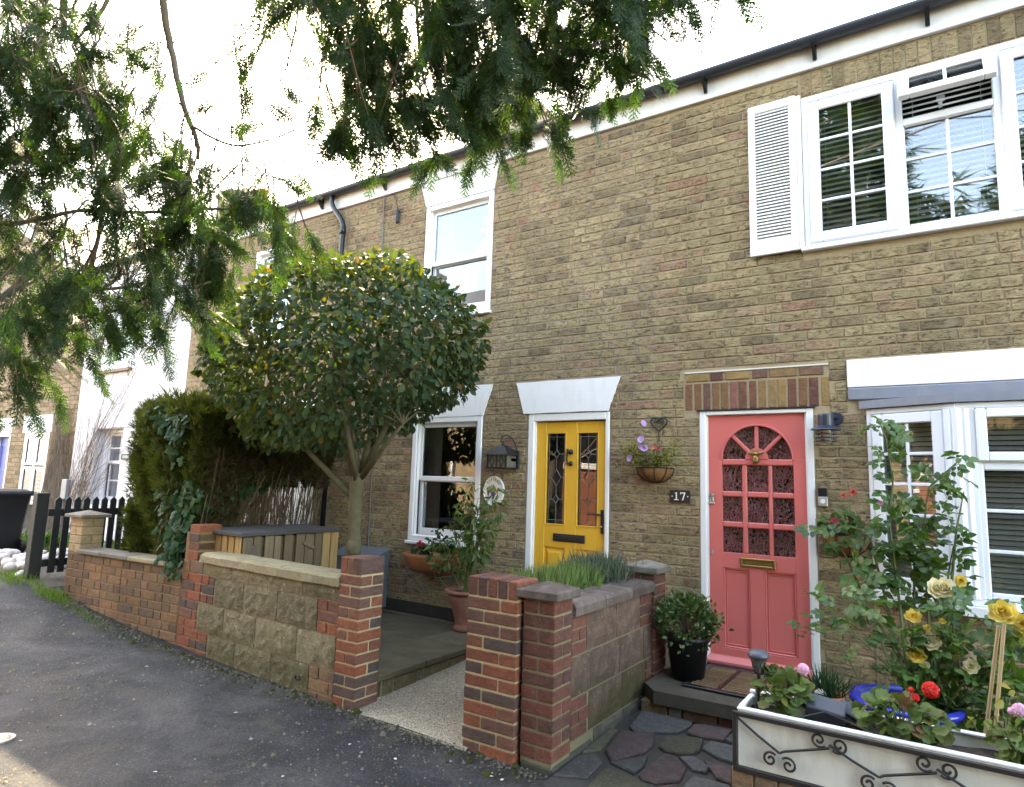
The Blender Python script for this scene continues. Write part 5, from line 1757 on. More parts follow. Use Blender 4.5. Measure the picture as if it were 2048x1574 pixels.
# ------------------------------------------------------------------ fence, gate post, bin
fc = thing('picket_fence', 'black picket fence running back to the white house', 'fence', (-8.42, -1.2, -1.22))
for k in range(21):
    y = -2.02 + k * .098
    z0 = -1.17 if y < -1.2 else -1.12
    pr = [(y - .033, z0), (y + .033, z0), (y + .033, -.365), (y, -.325), (y - .033, -.365)]
    n = 5
    v = [(-8.425, a, b) for a, b in pr] + [(-8.405, a, b) for a, b in pr]
    obj('picket', MB().add(v, [tuple(range(n))[::-1], tuple(range(n, 2 * n))] + [(i, (i + 1) % n, (i + 1) % n + n, i + n) for i in range(n)]), BLKFENCE, fc)
for z in (-.545, -1.10):
    obj('rail', MB().box(-8.47, -8.428, -2.1, -.02, z, z + .08, .004), BLKFENCE, fc)
obj('post', MB().box(-8.52, -8.40, -2.24, -2.12, -1.3, -.285, .006), BLKFENCE, fc)
obj('post', MB().box(-8.50, -8.40, -.12, -.02, -1.3, -.30, .006), BLKFENCE, fc)

bn = thing('wheelie_bin', 'black wheelie bin standing among the white pebbles', 'bin', (-10.95, -1.75, -1.2))
pb = []
def frustum(mb, cx, cy, z0, z1, a0, b0, a1, b1, c=.03):
    def rect(a, b, z):
        return [(cx - a + c, cy - b, z), (cx + a - c, cy - b, z), (cx + a, cy - b + c, z), (cx + a, cy + b - c, z), (cx + a - c, cy + b, z), (cx - a + c, cy + b, z), (cx - a, cy + b - c, z), (cx - a, cy - b + c, z)]
    v = rect(a0, b0, z0) + rect(a1, b1, z1)
    mb.add(v, [tuple(range(8))[::-1], tuple(range(8, 16))] + [(i, (i + 1) % 8, (i + 1) % 8 + 8, i + 8) for i in range(8)])
    return mb
body = frustum(MB(), -10.95, -1.75, -1.14, -.40, .22, .24, .28, .31)
frustum(body, -10.95, -1.75, -.40, -.37, .31, .34, .31, .34)
obj('body', body, BLACKPL, bn)
obj('lid', frustum(frustum(MB(), -10.95, -1.77, -.368, -.34, .315, .36, .30, .34), -10.95, -1.77, -.34, -.315, .30, .34, .22, .26), BLACKPL, bn)
for yy in (-2.0, -1.5):
    obj('wheel', MB().lathe([(0, -.025), (.09, -.025), (.1, -.015), (.1, .015), (.09, .025), (0, .025)], (0, 0, 0), 18, Matrix.Translation((-10.68, yy, -1.09)) @ Matrix.Rotation(math.radians(90), 4, 'X')), BLACKPOT, bn)
obj('handle', MB().tube([(-11.2, -1.5, -.38), (-11.2, -1.40, -.36), (-10.7, -1.40, -.36), (-10.7, -1.5, -.38)], .014, 6), BLACKPL, bn)

rp_ = random.Random(5)
for i in range(85):
    x, y = rp_.uniform(-10.4, -8.58), rp_.uniform(-2.25, -1.0)
    if x < -10.3 and y > -1.9:
        continue
    r = rp_.uniform(.045, .085)
    m = MB().ell((0, 0, 0), (r, r * rp_.uniform(.75, 1), r * rp_.uniform(.6, .8)), 9, 6, None, 0, .05)
    o = obj('pebble', m, PEBBLE, None, (x, y, gz(x) + r * .45 + rp_.uniform(0, .05)), smooth=True, label='rounded white pebble lying beside the black picket fence', cat='pebble', group='white pebbles by the bin')
    o.rotation_euler = (0, 0, rp_.uniform(0, 6))

# ------------------------------------------------------------------ log store, meter box
st = thing('garden_store', 'timber slatted garden store with a black felt lid behind the stone wall', 'store', (-5.45, -1.35, -1.43))
obj('lid', MB().box(-5.83, -5.14, -1.90, -.76, -.552, -.518, .005), FELT, st)
x = -5.76
for i in range(6):
    obj('slat', MB().box(x, x + .075, -1.868, -1.85, -1.42, -.556, .003), WOODNEW, st)
    x += .098
y = -1.846
for i in range(10):
    w = (.105, .08, .10, .075, .1, .1, .11, .095, .10, .1)[i]
    obj('plank', MB().box(-5.196, -5.178, y, y + w - .006, -1.42, -.556 if i % 3 else -.56, .003), WOODOLD if i < 8 else WOODNEW, st)
    y += w + (.035 if i in (1, 3, 4) else .004)
obj('inner_panel', MB().box(-5.75, -5.21, -1.83, -.80, -1.42, -.57), plain('store_dark_timber', (.10, .065, .035), .8, .3, 12), st)
obj('hinge', MB().box(-5.177, -5.172, -1.77, -1.70, -.74, -.64, .002), CHROME, st)
obj('latch', MB().box(-5.176, -5.155, -1.21, -1.07, -.685, -.65, .004, Matrix.Translation((0, -1.14, -.667)) @ Matrix.Rotation(math.radians(-24), 4, 'X') @ Matrix.Translation((0, 1.14, .667))), WOODOLD, st)
mt = thing('meter_box', 'grey sloping meter box on the wall behind the gate pier', 'meter box', (-5.45, -.1, -1.4))
mm = MB()
v = [(-5.82, -.26, -1.4), (-5.18, -.26, -1.4), (-5.18, -.26, -.89), (-5.82, -.26, -.89), (-5.82, -.005, -1.4), (-5.18, -.005, -1.4), (-5.18, -.005, -.80), (-5.82, -.005, -.80)]
mm.add(v, [(0, 1, 2, 3), (1, 5, 6, 2), (4, 0, 3, 7), (5, 4, 7, 6), (3, 2, 6, 7)])
obj('cabinet', mm, METERG, mt)
obj('cabinet_lid', MB().add([(-5.84, -.285, -.885), (-5.16, -.285, -.885), (-5.16, -.004, -.792), (-5.84, -.004, -.792), (-5.84, -.285, -.868), (-5.16, -.285, -.868), (-5.16, -.004, -.775), (-5.84, -.004, -.775)],
                          [(3, 2, 1, 0), (4, 5, 6, 7), (0, 1, 5, 4), (1, 2, 6, 5), (2, 3, 7, 6), (3, 0, 4, 7)]), METERG, mt)
cb = MB().tube([(-5.59, -.012, 3.44), (-5.585, -.012, 3.2), (-5.55, -.012, 2.0), (-5.53, -.012, .43), (-5.515, -.012, -.3), (-5.51, -.012, -.78)], .008, 5)
props(obj('cable', cb, CABLE, None), 'thin grey cable running down the brick wall behind the round bush', 'cable')
cb = MB().tube([(-5.50, -.012, 3.46), (-5.42, -.02, 3.42), (-5.36, -.03, 3.33), (-5.335, -.03, 3.22)], .006, 5).tube([(-5.335, -.03, 3.22), (-5.33, -.03, 3.19), (-5.33, -.03, 3.05), (-5.33, -.03, 3.03)], [.012, .024, .024, .012], 8)
props(obj('cable', cb, BLACKPL, None), 'black cable joint hanging under the gutter left of the upper sash window', 'cable')
ph = MB().tube([(-9, .8, 5.6), (-4, -.6, 4.35), (-1.474, -1, 3.62), (-.795, -1.1, 3.52), (1.5, -1.6, 3.3)], .006, 5)
props(obj('overhead_cable', ph, BLACKPL, None), 'thin overhead telephone wire crossing the sky above the gutter', 'cable')

# manhole lid and litter on the lane
mh = MB().lathe([(0, .004), (.05, .006), (.065, .002), (.085, .005), (.09, -.003)], (-4.62, -3.72, gz(-4.6)), 18)
props(obj('drain_cover', mh, plain('worn_iron', (.16, .15, .14), .5, .5, 70, metal=.6, bump=.8, bscale=80), None), 'small worn round drain cover set in the lane', 'drain cover')

# ------------------------------------------------------------------ wall lamps and signs
ln = thing('wall_lantern', 'black lantern with criss cross glass beside the yellow door', 'wall lamp', (-3.63, -.1, .2))
cx, cy = -3.62, -.125
hx = .108
bm = MB()
for sx in (-1, 1):
    for sy in (-1, 1):
        bm.box(cx + sx * hx - .007, cx + sx * hx + .007, cy + sy * hx * .9 - .007, cy + sy * hx * .9 + .007, .135, .262)
bm.box(cx - hx - .008, cx + hx + .008, cy - hx * .9 - .008, cy + hx * .9 + .008, .125, .137, .003)
for sx in (-1, 1):
    yq = cy - hx * .9 - .002
    x0, x1 = (cx - hx, cx) if sx < 0 else (cx, cx + hx)
    m_ = (x0 + x1) / 2
    for a, b in (((m_, .258), (m_ - .022, .20)), ((m_, .258), (m_ + .022, .20)), ((m_, .14), (m_ - .022, .20)), ((m_, .14), (m_ + .022, .20)), ((x0, .20), (m_ - .022, .20)), ((m_ + .022, .20), (x1, .20))):
        bm.tube([(a[0], yq, a[1]), (b[0], yq, b[1])], .0032, 5)
bm.box(cx - .004, cx + .004, cy - hx * .9 - .006, cy - hx * .9 + .002, .138, .26)
obj('cage', bm, IRON, ln)
gb = MB().box(cx - hx + .008, cx + hx - .008, cy - hx * .9 + .004, cy + hx * .9 - .004, .14, .255)
obj('glass', gb, FROST, ln)
rf = MB()
e = .135
v = [(cx - e, cy - e * .95, .258), (cx + e, cy - e * .95, .258), (cx + e, cy + e * .8, .258), (cx - e, cy + e * .8, .258),
     (cx - .085, cy - .075, .315), (cx + .085, cy - .075, .315), (cx + .085, cy + .075, .315), (cx - .085, cy + .075, .315),
     (cx - .03, cy - .03, .352), (cx + .03, cy - .03, .352), (cx + .03, cy + .03, .352), (cx - .03, cy + .03, .352)]
rf.add(v, [(0, 1, 5, 4), (1, 2, 6, 5), (2, 3, 7, 6), (3, 0, 4, 7), (4, 5, 9, 8), (5, 6, 10, 9), (6, 7, 11, 10), (7, 4, 8, 11), (8, 9, 10, 11), (3, 2, 1, 0)])
rf.ell((cx, cy, .365), (.016, .016, .016), 8, 6)
obj('roof', rf, IRON, ln)
arm = MB().tube([(cx, cy, .36), (cx - .022, cy, .40), (cx - .01, cy, .445), (cx + .03, cy + .02, .46), (cx + .07, cy + .06, .43), (cx + .09, cy + .10, .36), (cx + .09, cy + .115, .28)], .008, 6)
arm.tube([(cx + .0, cy, .40), (cx + .012, cy, .385), (cx - .004, cy, .375)], .005, 5)
arm.box(cx + .055, cx + .125, -.022, -.002, .13, .31, .004)
arm.box(cx + .08, cx + .10, -.12, -.02, .20, .23)
obj('bracket', arm, IRON, ln, smooth=False)

def text_mb(txt, size, depth=.002):
    cu = bpy.data.curves.new('lettering', 'FONT')
    cu.body = txt
    cu.size = size
    cu.extrude = depth
    cu.align_x = 'CENTER'
    cu.resolution_u = 3
    o = bpy.data.objects.new('lettering', cu)
    COL.objects.link(o)
    bpy.context.view_layer.update()
    me = bpy.data.meshes.new_from_object(o.evaluated_get(bpy.context.evaluated_depsgraph_get()))
    v = [x.co[:] for x in me.vertices]
    f = [tuple(p.vertices) for p in me.polygons]
    bpy.data.objects.remove(o)
    bpy.data.curves.remove(cu)
    bpy.data.meshes.remove(me)
    return v, f
FACE = Matrix.Rotation(math.radians(90), 4, 'X')              # text plane turned to look along -Y
pl = thing('house_plaque', 'oval white plaque reading FIFTEEN with painted grapes beside the sash window', 'sign', (-3.787, -.02, -.09))
pc = (-3.787, -.095)
RX, RZ = .126, .147
obj('plate', MB().prism([(pc[0] + RX * math.cos(t), pc[1] + RZ * math.sin(t)) for t in np.linspace(0, 2 * math.pi, 36)[:-1]], -.022, -.003), WHITEP, pl)
rim = [(pc[0] + (RX - .006) * math.cos(t), -.022, pc[1] + (RZ - .006) * math.sin(t)) for t in np.linspace(0, 2 * math.pi, 37)]
obj('rim', MB().tube(rim, .006, 6, None, 0, False), WHITEP, pl)
lm = MB()
word = 'FIFTEEN'
for i, ch in enumerate(word):
    a = math.radians(136 - i * 92 / 6)
    x, z = pc[0] + (RX - .045) * math.cos(a), pc[1] + (RZ - .045) * math.sin(a)
    v, f = text_mb(ch, .036, .0008)
    lm.add(v, f, Matrix.Translation((x, -.0235, z)) @ Matrix.Rotation(-(a - math.pi / 2), 4, 'Y') @ FACE)
obj('lettering', lm, DARKSLATE, pl)
gr = MB()
for (x, z) in ((-.02, -.02), (.0, -.015), (.02, -.025), (-.012, -.042), (.01, -.045), (.0, -.066), (-.004, -.03)):
    gr.ell((pc[0] + x, -.024, pc[1] + z), (.014, .006, .014), 9, 6)
obj('painted_grapes', gr, plain('grape_purple', (.12, .06, .13), .5), pl, smooth=True)
lv = MB()
for (x, z, a) in ((-.035, .02, .9), (.005, .035, .1), (.035, .012, -.9), (-.01, .02, .4)):
    v, f = IVY
    lv.add([(p[0] * .05, p[1] * .05, 0) for p in v], f, Matrix.Translation((pc[0] + x, -.0245, pc[1] + z - .02)) @ Matrix.Rotation(-a, 4, 'Y') @ FACE)
obj('painted_vine', lv, plain('vine_ochre', (.35, .24, .05), .5), pl)

hn = thing('house_number_sign', 'small black slate plate with a white 17', 'sign', (-1.865, -.015, -.075))
obj('plate', MB().box(-1.952, -1.780, -.018, -.003, -.128, -.024, .002), DARKSLATE, hn)
dg = MB()
y0, y1 = -.0205, -.0182
one = [(-.010, .0), (.030, .0), (.030, .006), (.0165, .009), (.0165, .066), (.011, .066), (-.004, .060), (-.004, .056), (.0055, .057), (.0055, .009), (-.010, .006)]
sev = [(.0, .066), (.0, .048), (.004, .048), (.007, .056), (.034, .056), (.014, .0), (.026, .0), (.045, .060), (.045, .066)]
for poly, ox in ((one, -1.908), (sev, -1.864)):
    dg.prism([(ox + x, -.108 + z) for x, z in poly], y0, y1)
for x in (-1.934, -1.799):
    dg.prism([(x + .005 * math.cos(t), -.076 + .005 * math.sin(t)) for t in np.linspace(0, 2 * math.pi, 9)[:-1]], y0, y1)
obj('digits', dg, WHITEP, hn)

wsn = thing('house_name_sign', 'tiny dark framed name plate on the white house wall', 'sign', (-11.16, -.02, .21))
obj('frame', MB().ring(-11.30, -11.03, .165, .255, .018, -.02, -.002, .002), DARKSLATE, wsn)
obj('plate', MB().box(-11.281, -11.049, -.012, -.002, .184, .236), plain('dull_name_plate', (.36, .37, .38), .5, .3, 40), wsn)
mb_ = thing('meter_cupboard', 'small pale grey box on the wall at the foot of the creeper', 'box', (-13.1, -.05, -.35))
obj('box', MB().box(-13.22, -13.02, -.07, -.003, -.55, -.20, .01), plain('pale_grey_box', (.25, .26, .28), .5), mb_)
obj('pipe', MB().tube([(-13.12, -.05, -.55), (-13.12, -.05, -1.0)], .02, 6), plain('pale_pipe', (.22, .22, .23), .5), mb_)

lr = thing('wall_lamp', 'blue grey louvred lamp beside the coral door', 'wall lamp', (-.71, -.1, .45))
cx, cy = -.712, -.135
obj('shade', MB().lathe([(0, .578), (.052, .574), (.056, .56), (.056, .488), (.104, .462), (.108, .455), (.10, .455), (.0, .458)], (cx, cy, 0), 24), LAMPBLUE, lr, smooth=False)
for z in (.432, .405, .378):
    obj('louvre_ring', MB().lathe([(.044, z + .002), (.076, z - .004), (.076, z - .008), (.044, z - .003)], (cx, cy, 0), 22), LAMPBLUE, lr)
rods = MB()
for k in range(4):
    a = math.pi / 4 + k * math.pi / 2
    rods.tube([(cx + .06 * math.cos(a), cy + .06 * math.sin(a), .37), (cx + .06 * math.cos(a), cy + .06 * math.sin(a), .458)], .004, 5)
obj('rods', rods, LAMPBLUE, lr)
obj('glass', MB().lathe([(.042, .455), (.042, .372), (.034, .358), (0, .352)], (cx, cy, 0), 16), plain('lamp_clear_glass', (.5, .45, .38), .15), lr, smooth=True)
obj('bracket', MB().tube([(cx, cy, .55), (cx + .035, cy + .06, .565), (cx + .055, cy + .10, .56), (cx + .055, -.005, .55)], .014, 8).lathe([(0, .014), (.045, .012), (.05, 0)], (0, 0, 0), 16, Matrix.Translation((cx + .055, -.002, .55)) @ Matrix.Rotation(math.radians(90), 4, 'X')), LAMPBLUE, lr)

bl = thing('doorbell', 'silver video doorbell with a black top beside the coral door', 'doorbell', (-.765, -.015, -.04))
obj('body', MB().box(-.797, -.733, -.028, -.002, -.108, -.036, .005), plain('satin_nickel', (.6, .58, .54), .35, .05, metal=.6), bl)
obj('camera_head', MB().box(-.797, -.733, -.028, -.002, -.034, .029, .005), BLACKPL, bl)
obj('button', MB().lathe([(0, .004), (.016, .004), (.018, 0)], (0, 0, 0), 18, Matrix.Translation((-.765, -.028, -.072)) @ Matrix.Rotation(math.radians(90), 4, 'X')), WHITEP, bl)

# ------------------------------------------------------------------ mat, pots
dm = thing('doormat', 'black framed slatted doormat lying on the step of the coral door', 'doormat', (-1.3, -.38, -1.39))
fm = MB()
z0, z1 = -1.389, -1.372
X0, X1, Y0, Y1 = -1.615, -.88, -.73, -.06
fm.box(X0, X1, Y0, Y0 + .045, z0, z1, .003).box(X0, X1, Y1 - .045, Y1, z0, z1, .003).box(X0, X0 + .045, Y0 + .046, Y1 - .046, z0, z1, .003).box(X1 - .045, X1, Y0 + .046, Y1 - .046, z0, z1, .003)
for x in (-1.375, -1.145):
    fm.box(x - .012, x + .012, Y0 + .046, Y1 - .046, z0, z1 - .001, .002)
obj('frame', fm, BLACKPL, dm)
obj('backing', MB().box(X0 + .04, X1 - .04, Y0 + .04, Y1 - .04, z0 + .0005, z0 + .003), BLACKPOT, dm)
sl = MB().box(-.098, .098, -.0075, .0075, -.004, .007, .002).mesh('slat', MATWOOD)
for x in (-1.475, -1.26, -1.04):
    for i in range(13):
        inst('slat', sl, dm, (x, Y0 + .075 + i * .0435, z0 + .009))

def pot(name, label, cat, c, prof, mat, n=28, soil=None, group=None):
    t = thing(name, label, cat, c, group)
    obj('pot', MB().lathe(prof, c, n), mat, t, smooth=True)
    if soil:
        obj('soil', MB().lathe([(0, soil[1]), (soil[0], soil[1] - .005)], c, n), SOIL, t)
    return t
UC = (-3.83, -.34, -1.397)
urn = pot('urn', 'tall weathered terracotta urn holding the leafy bamboo plant', 'plant pot', UC,
          [(0, 0), (.115, 0), (.12, .03), (.105, .05), (.10, .07), (.125, .16), (.15, .24), (.165, .29), (.168, .31), (.158, .32), (.172, .335), (.205, .345), (.212, .36), (.205, .375), (.18, .375), (.172, .34)], TERRA2, 32, (.172, .345))
tg_ = thing('wall_trough', 'terracotta trough planter hung under the sash window', 'planter', (-4.45, -.15, -.85))
tm = MB()
prT = [(0, -.955), (.06, -.950), (.10, -.90), (.135, -.80), (.145, -.765), (.13, -.765), (.11, -.80)]
v, f = [], []
n = 24
for (r, z) in prT:
    for k in range(n):
        a = 2 * math.pi * k / n
        sx, sy = math.cos(a), math.sin(a)
        q = (abs(sx) ** 5 + abs(sy) ** 5) ** (-1 / 5)
        ex = .31 * (0 if r == 0 else (.72 + .28 * (z + .955) / .19))
        v.append((-4.44 + (ex + r * .25) * sx * q if r else -4.44, -.150 + r * sy * q, z))
for i in range(len(prT) - 1):
    for k in range(n):
        k2 = (k + 1) % n
        f.append((i * n + k, i * n + k2, (i + 1) * n + k2, (i + 1) * n + k))
obj('trough', tm.add(v, f), TERRA, tg_, smooth=True)
obj('soil', MB().box(-4.74, -4.14, -.24, -.06, -.81, -.79), SOIL, tg_)
bk = MB()
for x in (-4.66, -4.26):
    bk.tube([(x, -.005, -.62 - .36), (x, -.30, -.965), (x, -.31, -.93)], .006, 5).tube([(x, -.006, -1.16), (x, -.24, -.975)], .005, 5).tube([(x, -.006, -.96), (x, -.006, -1.2)], .006, 5)
obj('brackets', bk, METERG, tg_)

BP = (-1.645, -.50, -1.391)
shr = pot('potted_shrub', 'bushy green shrub in a black pot beside the coral door', 'plant', BP, [(0, 0), (.115, 0), (.15, .27), (.165, .28), (.165, .31), (.148, .31), (.14, .27)], BLACKPOT, 24, (.14, .27))

blue = pot('glazed_pot', 'large cobalt blue glazed pot standing behind the white trough', 'plant pot', (-.225, -1.33, -1.50),
           [(0, 0), (.15, 0), (.20, .20), (.222, .36), (.228, .40), (.255, .415), (.262, .435), (.25, .452), (.222, .448), (.212, .40)], GLAZEBLUE, 36, (.213, .405))
bowl = pot('plant_bowl', 'terracotta bowl of dark heather topped with a pale stone', 'plant pot', (-.585, -1.42, -1.49),
           [(0, 0), (.06, 0), (.085, .28), (.092, .385), (.10, .39), (.102, .42), (.09, .42), (.084, .39)], TERRA, 26, (.085, .40))
obj('stone', MB().ell((-.605, -1.46, -1.065), (.03, .024, .022), 10, 7, None, 0, .06), PINKSTONE, None, smooth=True, label='smooth pale stone resting in the terracotta bowl', cat='stone')

sp = thing('solar_light', 'dark solar stake light at the door end of the white trough', 'garden light', (-.835, -1.9, -1.1))
cx, cy = -.822, -1.88
obj('cap', MB().lathe([(0, -.80), (.035, -.802), (.048, -.814), (.054, -.826), (.050, -.834), (.0, -.834)], (cx, cy, 0), 22), GREYSLAB, sp, smooth=True)
cg = MB()
for k in range(9):
    for s in (-1, 1):
        pts = []
        for i in range(7):
            t = i / 6
            a = k * 2 * math.pi / 9 + s * t * .9
            r = .040 - .018 * t
            pts.append((cx + r * math.cos(a), cy + r * math.sin(a), -.836 - .075 * t))
        cg.tube(pts, .0016, 4)
cg.lathe([(.042, -.836), (.042, -.842), (.038, -.842)], (cx, cy, 0), 18).lathe([(.024, -.905), (.024, -.914), (.0, -.918)], (cx, cy, 0), 14)
obj('lattice', cg, IRON, sp)
obj('glass', MB().lathe([(.034, -.838), (.020, -.908)], (cx, cy, 0), 14), FROST, sp)
obj('stake', MB().tube([(cx, cy, -.912), (cx - .01, cy, -1.11)], .009, 8), BLACKPL, sp)

sq = thing('square_planter', 'dark slate grey square pot tipped over in the white trough', 'plant pot', (-.52, -1.85, -1.1))
M = Matrix.Translation((-.525, -1.845, -1.045)) @ Matrix.Rotation(math.radians(24), 4, 'X') @ Matrix.Rotation(math.radians(8), 4, 'Y')
obj('pot', MB().box(-.085, .085, -.05, .05, -.05, .05, .006, M), GREYSLAB, sq)
M2 = Matrix.Translation((-.40, -1.80, -1.045)) @ Matrix.Rotation(math.radians(18), 4, 'X') @ Matrix.Rotation(math.radians(32), 4, 'Y')
props(obj('slate_tile', MB().box(-.07, .05, -.04, .05, -.008, .008, .003, M2), GREYSLAB, None), 'dark slate tile leaning behind the tipped square pot', 'tile')
for k, (a, b, lb) in enumerate((((.044, -1.5, -1.50), (.182, -1.5, -.60), 'bamboo cane leaning behind the trough, the left one of a pair'), ((.088, -1.52, -1.50), (.203, -1.52, -.585), 'bamboo cane leaning behind the trough, the right one of a pair'))):
    m = MB()
    A_, B_ = Vector(a), Vector(b)
    m.tube([A_, A_.lerp(B_, .5), B_], .0085, 7)
    for t in (.3, .55, .8):
        q = A_.lerp(B_, t)
        m.tube([q - Vector((0, 0, .004)), q + Vector((0, 0, .004))], .0105, 7)
    props(obj('bamboo_cane', m, BAMBOO, None), lb, 'cane', 'bamboo canes behind the trough')

def half_basket(name, label, cx, zt, R, depth, mat):
    t = thing(name, label, 'hanging basket', (cx, -.1, zt - depth / 2))
    pr = [(R * math.cos(q), -depth * math.sin(q)) for q in np.linspace(0, math.pi / 2, 9)]
    pr[-1] = (0.001, -depth)
    obj('liner', MB().lathe([(r * .97, z * .97) for r, z in pr], (cx, -.012, zt), 20, None, 0, math.pi, 2 * math.pi), mat, t, smooth=True)
    w = MB()
    w.tube([(cx + R * math.cos(a), -.012 + R * math.sin(a), zt) for a in np.linspace(math.pi, 2 * math.pi, 19)], .005, 5)
    w.tube([(cx - R, -.008, zt), (cx + R, -.008, zt)], .005, 5)
    for a in np.linspace(math.pi * 1.0, math.pi * 2.0, 6)[0:6]:
        w.tube([(cx + r * math.cos(a), -.012 + r * math.sin(a), zt + z) for r, z in pr], .0035, 5)
    obj('wire_frame', w, IRON, t)
    obj('soil', MB().add([(cx + R * .93 * math.cos(a), -.012 + R * .93 * math.sin(a), zt - .012) for a in np.linspace(math.pi, 2 * math.pi, 15)], [tuple(range(15))]), SOIL, t)
    return t
bk1 = half_basket('hanging_basket', 'half round coir basket of lilac petunias between the two doors', -2.085, .158, .168, .125, COIR)
ht = MB()
pts = []
for i in range(41):
    t = 2 * math.pi * i / 40
    pts.append((-2.05 + .0046 * 16 * math.sin(t) ** 3, -.02, .545 + .0042 * (13 * math.cos(t) - 5 * math.cos(2 * t) - 2 * math.cos(3 * t) - math.cos(4 * t))))
ht.tube(pts, .008, 7)
for s in (-1, 1):
    ht.tube([(-2.05 + s * .01, -.02, .575), (-2.05 + s * .02, -.02, .555), (-2.05 + s * .035, -.02, .555), (-2.05 + s * .04, -.02, .575), (-2.05 + s * .028, -.02, .582)], .006, 6)
ht.tube([(-2.05, -.02, .482), (-2.05, -.02, .30), (-2.06, -.03, .20)], .006, 6)
hw = obj('heart_hook', ht, IRON, None)
props(hw, 'black iron heart shaped hook above the petunia basket', 'hook')
bk2 = half_basket('hanging_basket', 'half round coir basket of cerise geraniums right of the coral door', -.62, -.30, .165, .165, COIR)

# ------------------------------------------------------------------ flowers
def rose_head(c, r, mat, parent, facing=(0, -1, .35), seed=0, name='flower'):
    rnd = np.random.default_rng(seed)
    f = nrm(np.array(facing, float))
    up = np.array([0, 0, 1.0])
    x = nrm(np.cross(up, f))
    y = np.cross(f, x)
    P, R_, S = [], [], []
    for ring, (n, tilt, sc, off) in enumerate(((7, 78, 1.0, .0), (6, 58, .85, .10), (6, 38, .68, .2), (5, 18, .5, .28), (3, 5, .35, .32))):
        for k in range(n):
            a = 2 * math.pi * (k + ring * .5 + rnd.uniform(-.15, .15)) / n
            d = math.cos(a) * x + math.sin(a) * y
            tl = math.radians(tilt + rnd.uniform(-8, 8))
            tip = d * math.sin(tl) + f * math.cos(tl)
            nor = f * math.sin(tl) - d * math.cos(tl)
            P.append(np.array(c) + f * off * r + d * .06 * r)
            R_.append(frames(tip[None], nor[None])[0])
            S.append((sc * r * 1.0,) * 3)
    tv, tf = oval_leaf(.45, .16, -.22)
    return cloud(name, tv, tf, P, R_, np.array(S), mat, parent)

def cluster_head(c, r, mat, parent, n=26, seed=0, name='flower', face=(0, -1, .4)):
    """a ball of small round florets"""
    rnd = np.random.default_rng(seed)
    d = nrm(rnd.normal(size=(n, 3)) + np.array(face) * .9)
    P = np.array(c) + d * r * .55
    tip = nrm(np.cross(d, rnd.normal(size=(n, 3))))
    tv, tf = [], []
    for k in range(5):
        b = len(tv)
        a = 2 * math.pi * k / 5
        ov, of = oval_leaf(.34, .05, .1)
        for (px, py, pz_) in ov:
            tv.append((px * math.cos(a) + py * math.sin(a), -px * math.sin(a) + py * math.cos(a), pz_ + .15))
        tf += [tuple(i + b for i in q) for q in of]
    return cloud(name, tv, tf, P, frames(tip, d), np.full(n, r * .62), mat, parent)

def leaves(parent, name, tmpl, mat, P, size, seed, up=.5, droop=.3, out=None, jitter=.25, **kw):
    rnd = np.random.default_rng(seed)
    P = np.asarray(P, float)
    n = len(P)
    nor = nrm(rnd.normal(size=(n, 3)) * .55 + np.array([0, -.35, up]))
    tip = rnd.normal(size=(n, 3)) + np.array([0, -.25, -droop])
    if out is not None:
        tip = tip * .6 + out
    return cloud(name, tmpl[0], tmpl[1], P, frames(tip, nor), size * rnd.uniform(1 - jitter, 1 + jitter, n), mat, parent, **kw)

def in_poly(x, y, poly):
    c = False
    j = len(poly) - 1
    for i in range(len(poly)):
        xi, yi = poly[i]
        xj, yj = poly[j]
        if (yi > y) != (yj > y) and x < (xj - xi) * (y - yi) / (yj - yi) + xi:
            c = not c
        j = i
    return c

def sample_poly(poly, n, rnd):
    xs, ys = [p[0] for p in poly], [p[1] for p in poly]
    out = []
    while len(out) < n:
        x, y = rnd.uniform(min(xs), max(xs)), rnd.uniform(min(ys), max(ys))
        if in_poly(x, y, poly):
            out.append((x, y))
    return out

def single_leaves(parent, tmpl, mat, P, R_, S, count, order, name='leaf'):
    """the leaves that show largest as objects of their own; returns the rest as arrays"""
    idx = np.argsort(order)
    a, b = idx[:count], idx[count:]
    me = bpy.data.meshes.new(name)
    me.from_pydata([tuple(v) for v in tmpl[0]], [], [tuple(f) for f in tmpl[1]])
    me.polygons.foreach_set('use_smooth', [True] * len(me.polygons))
    me.materials.append(mat)
    base = WT[parent.name]
    for i in a:
        o = bpy.data.objects.new(name, me)
        COL.objects.link(o)
        o.parent = parent
        m = Matrix([list(R_[i][r]) for r in range(3)]) * float(S[i])
        o.matrix_basis = Matrix.Translation(Vector(P[i]) - base) @ m.to_4x4()
    return P[b], R_[b], S[b]

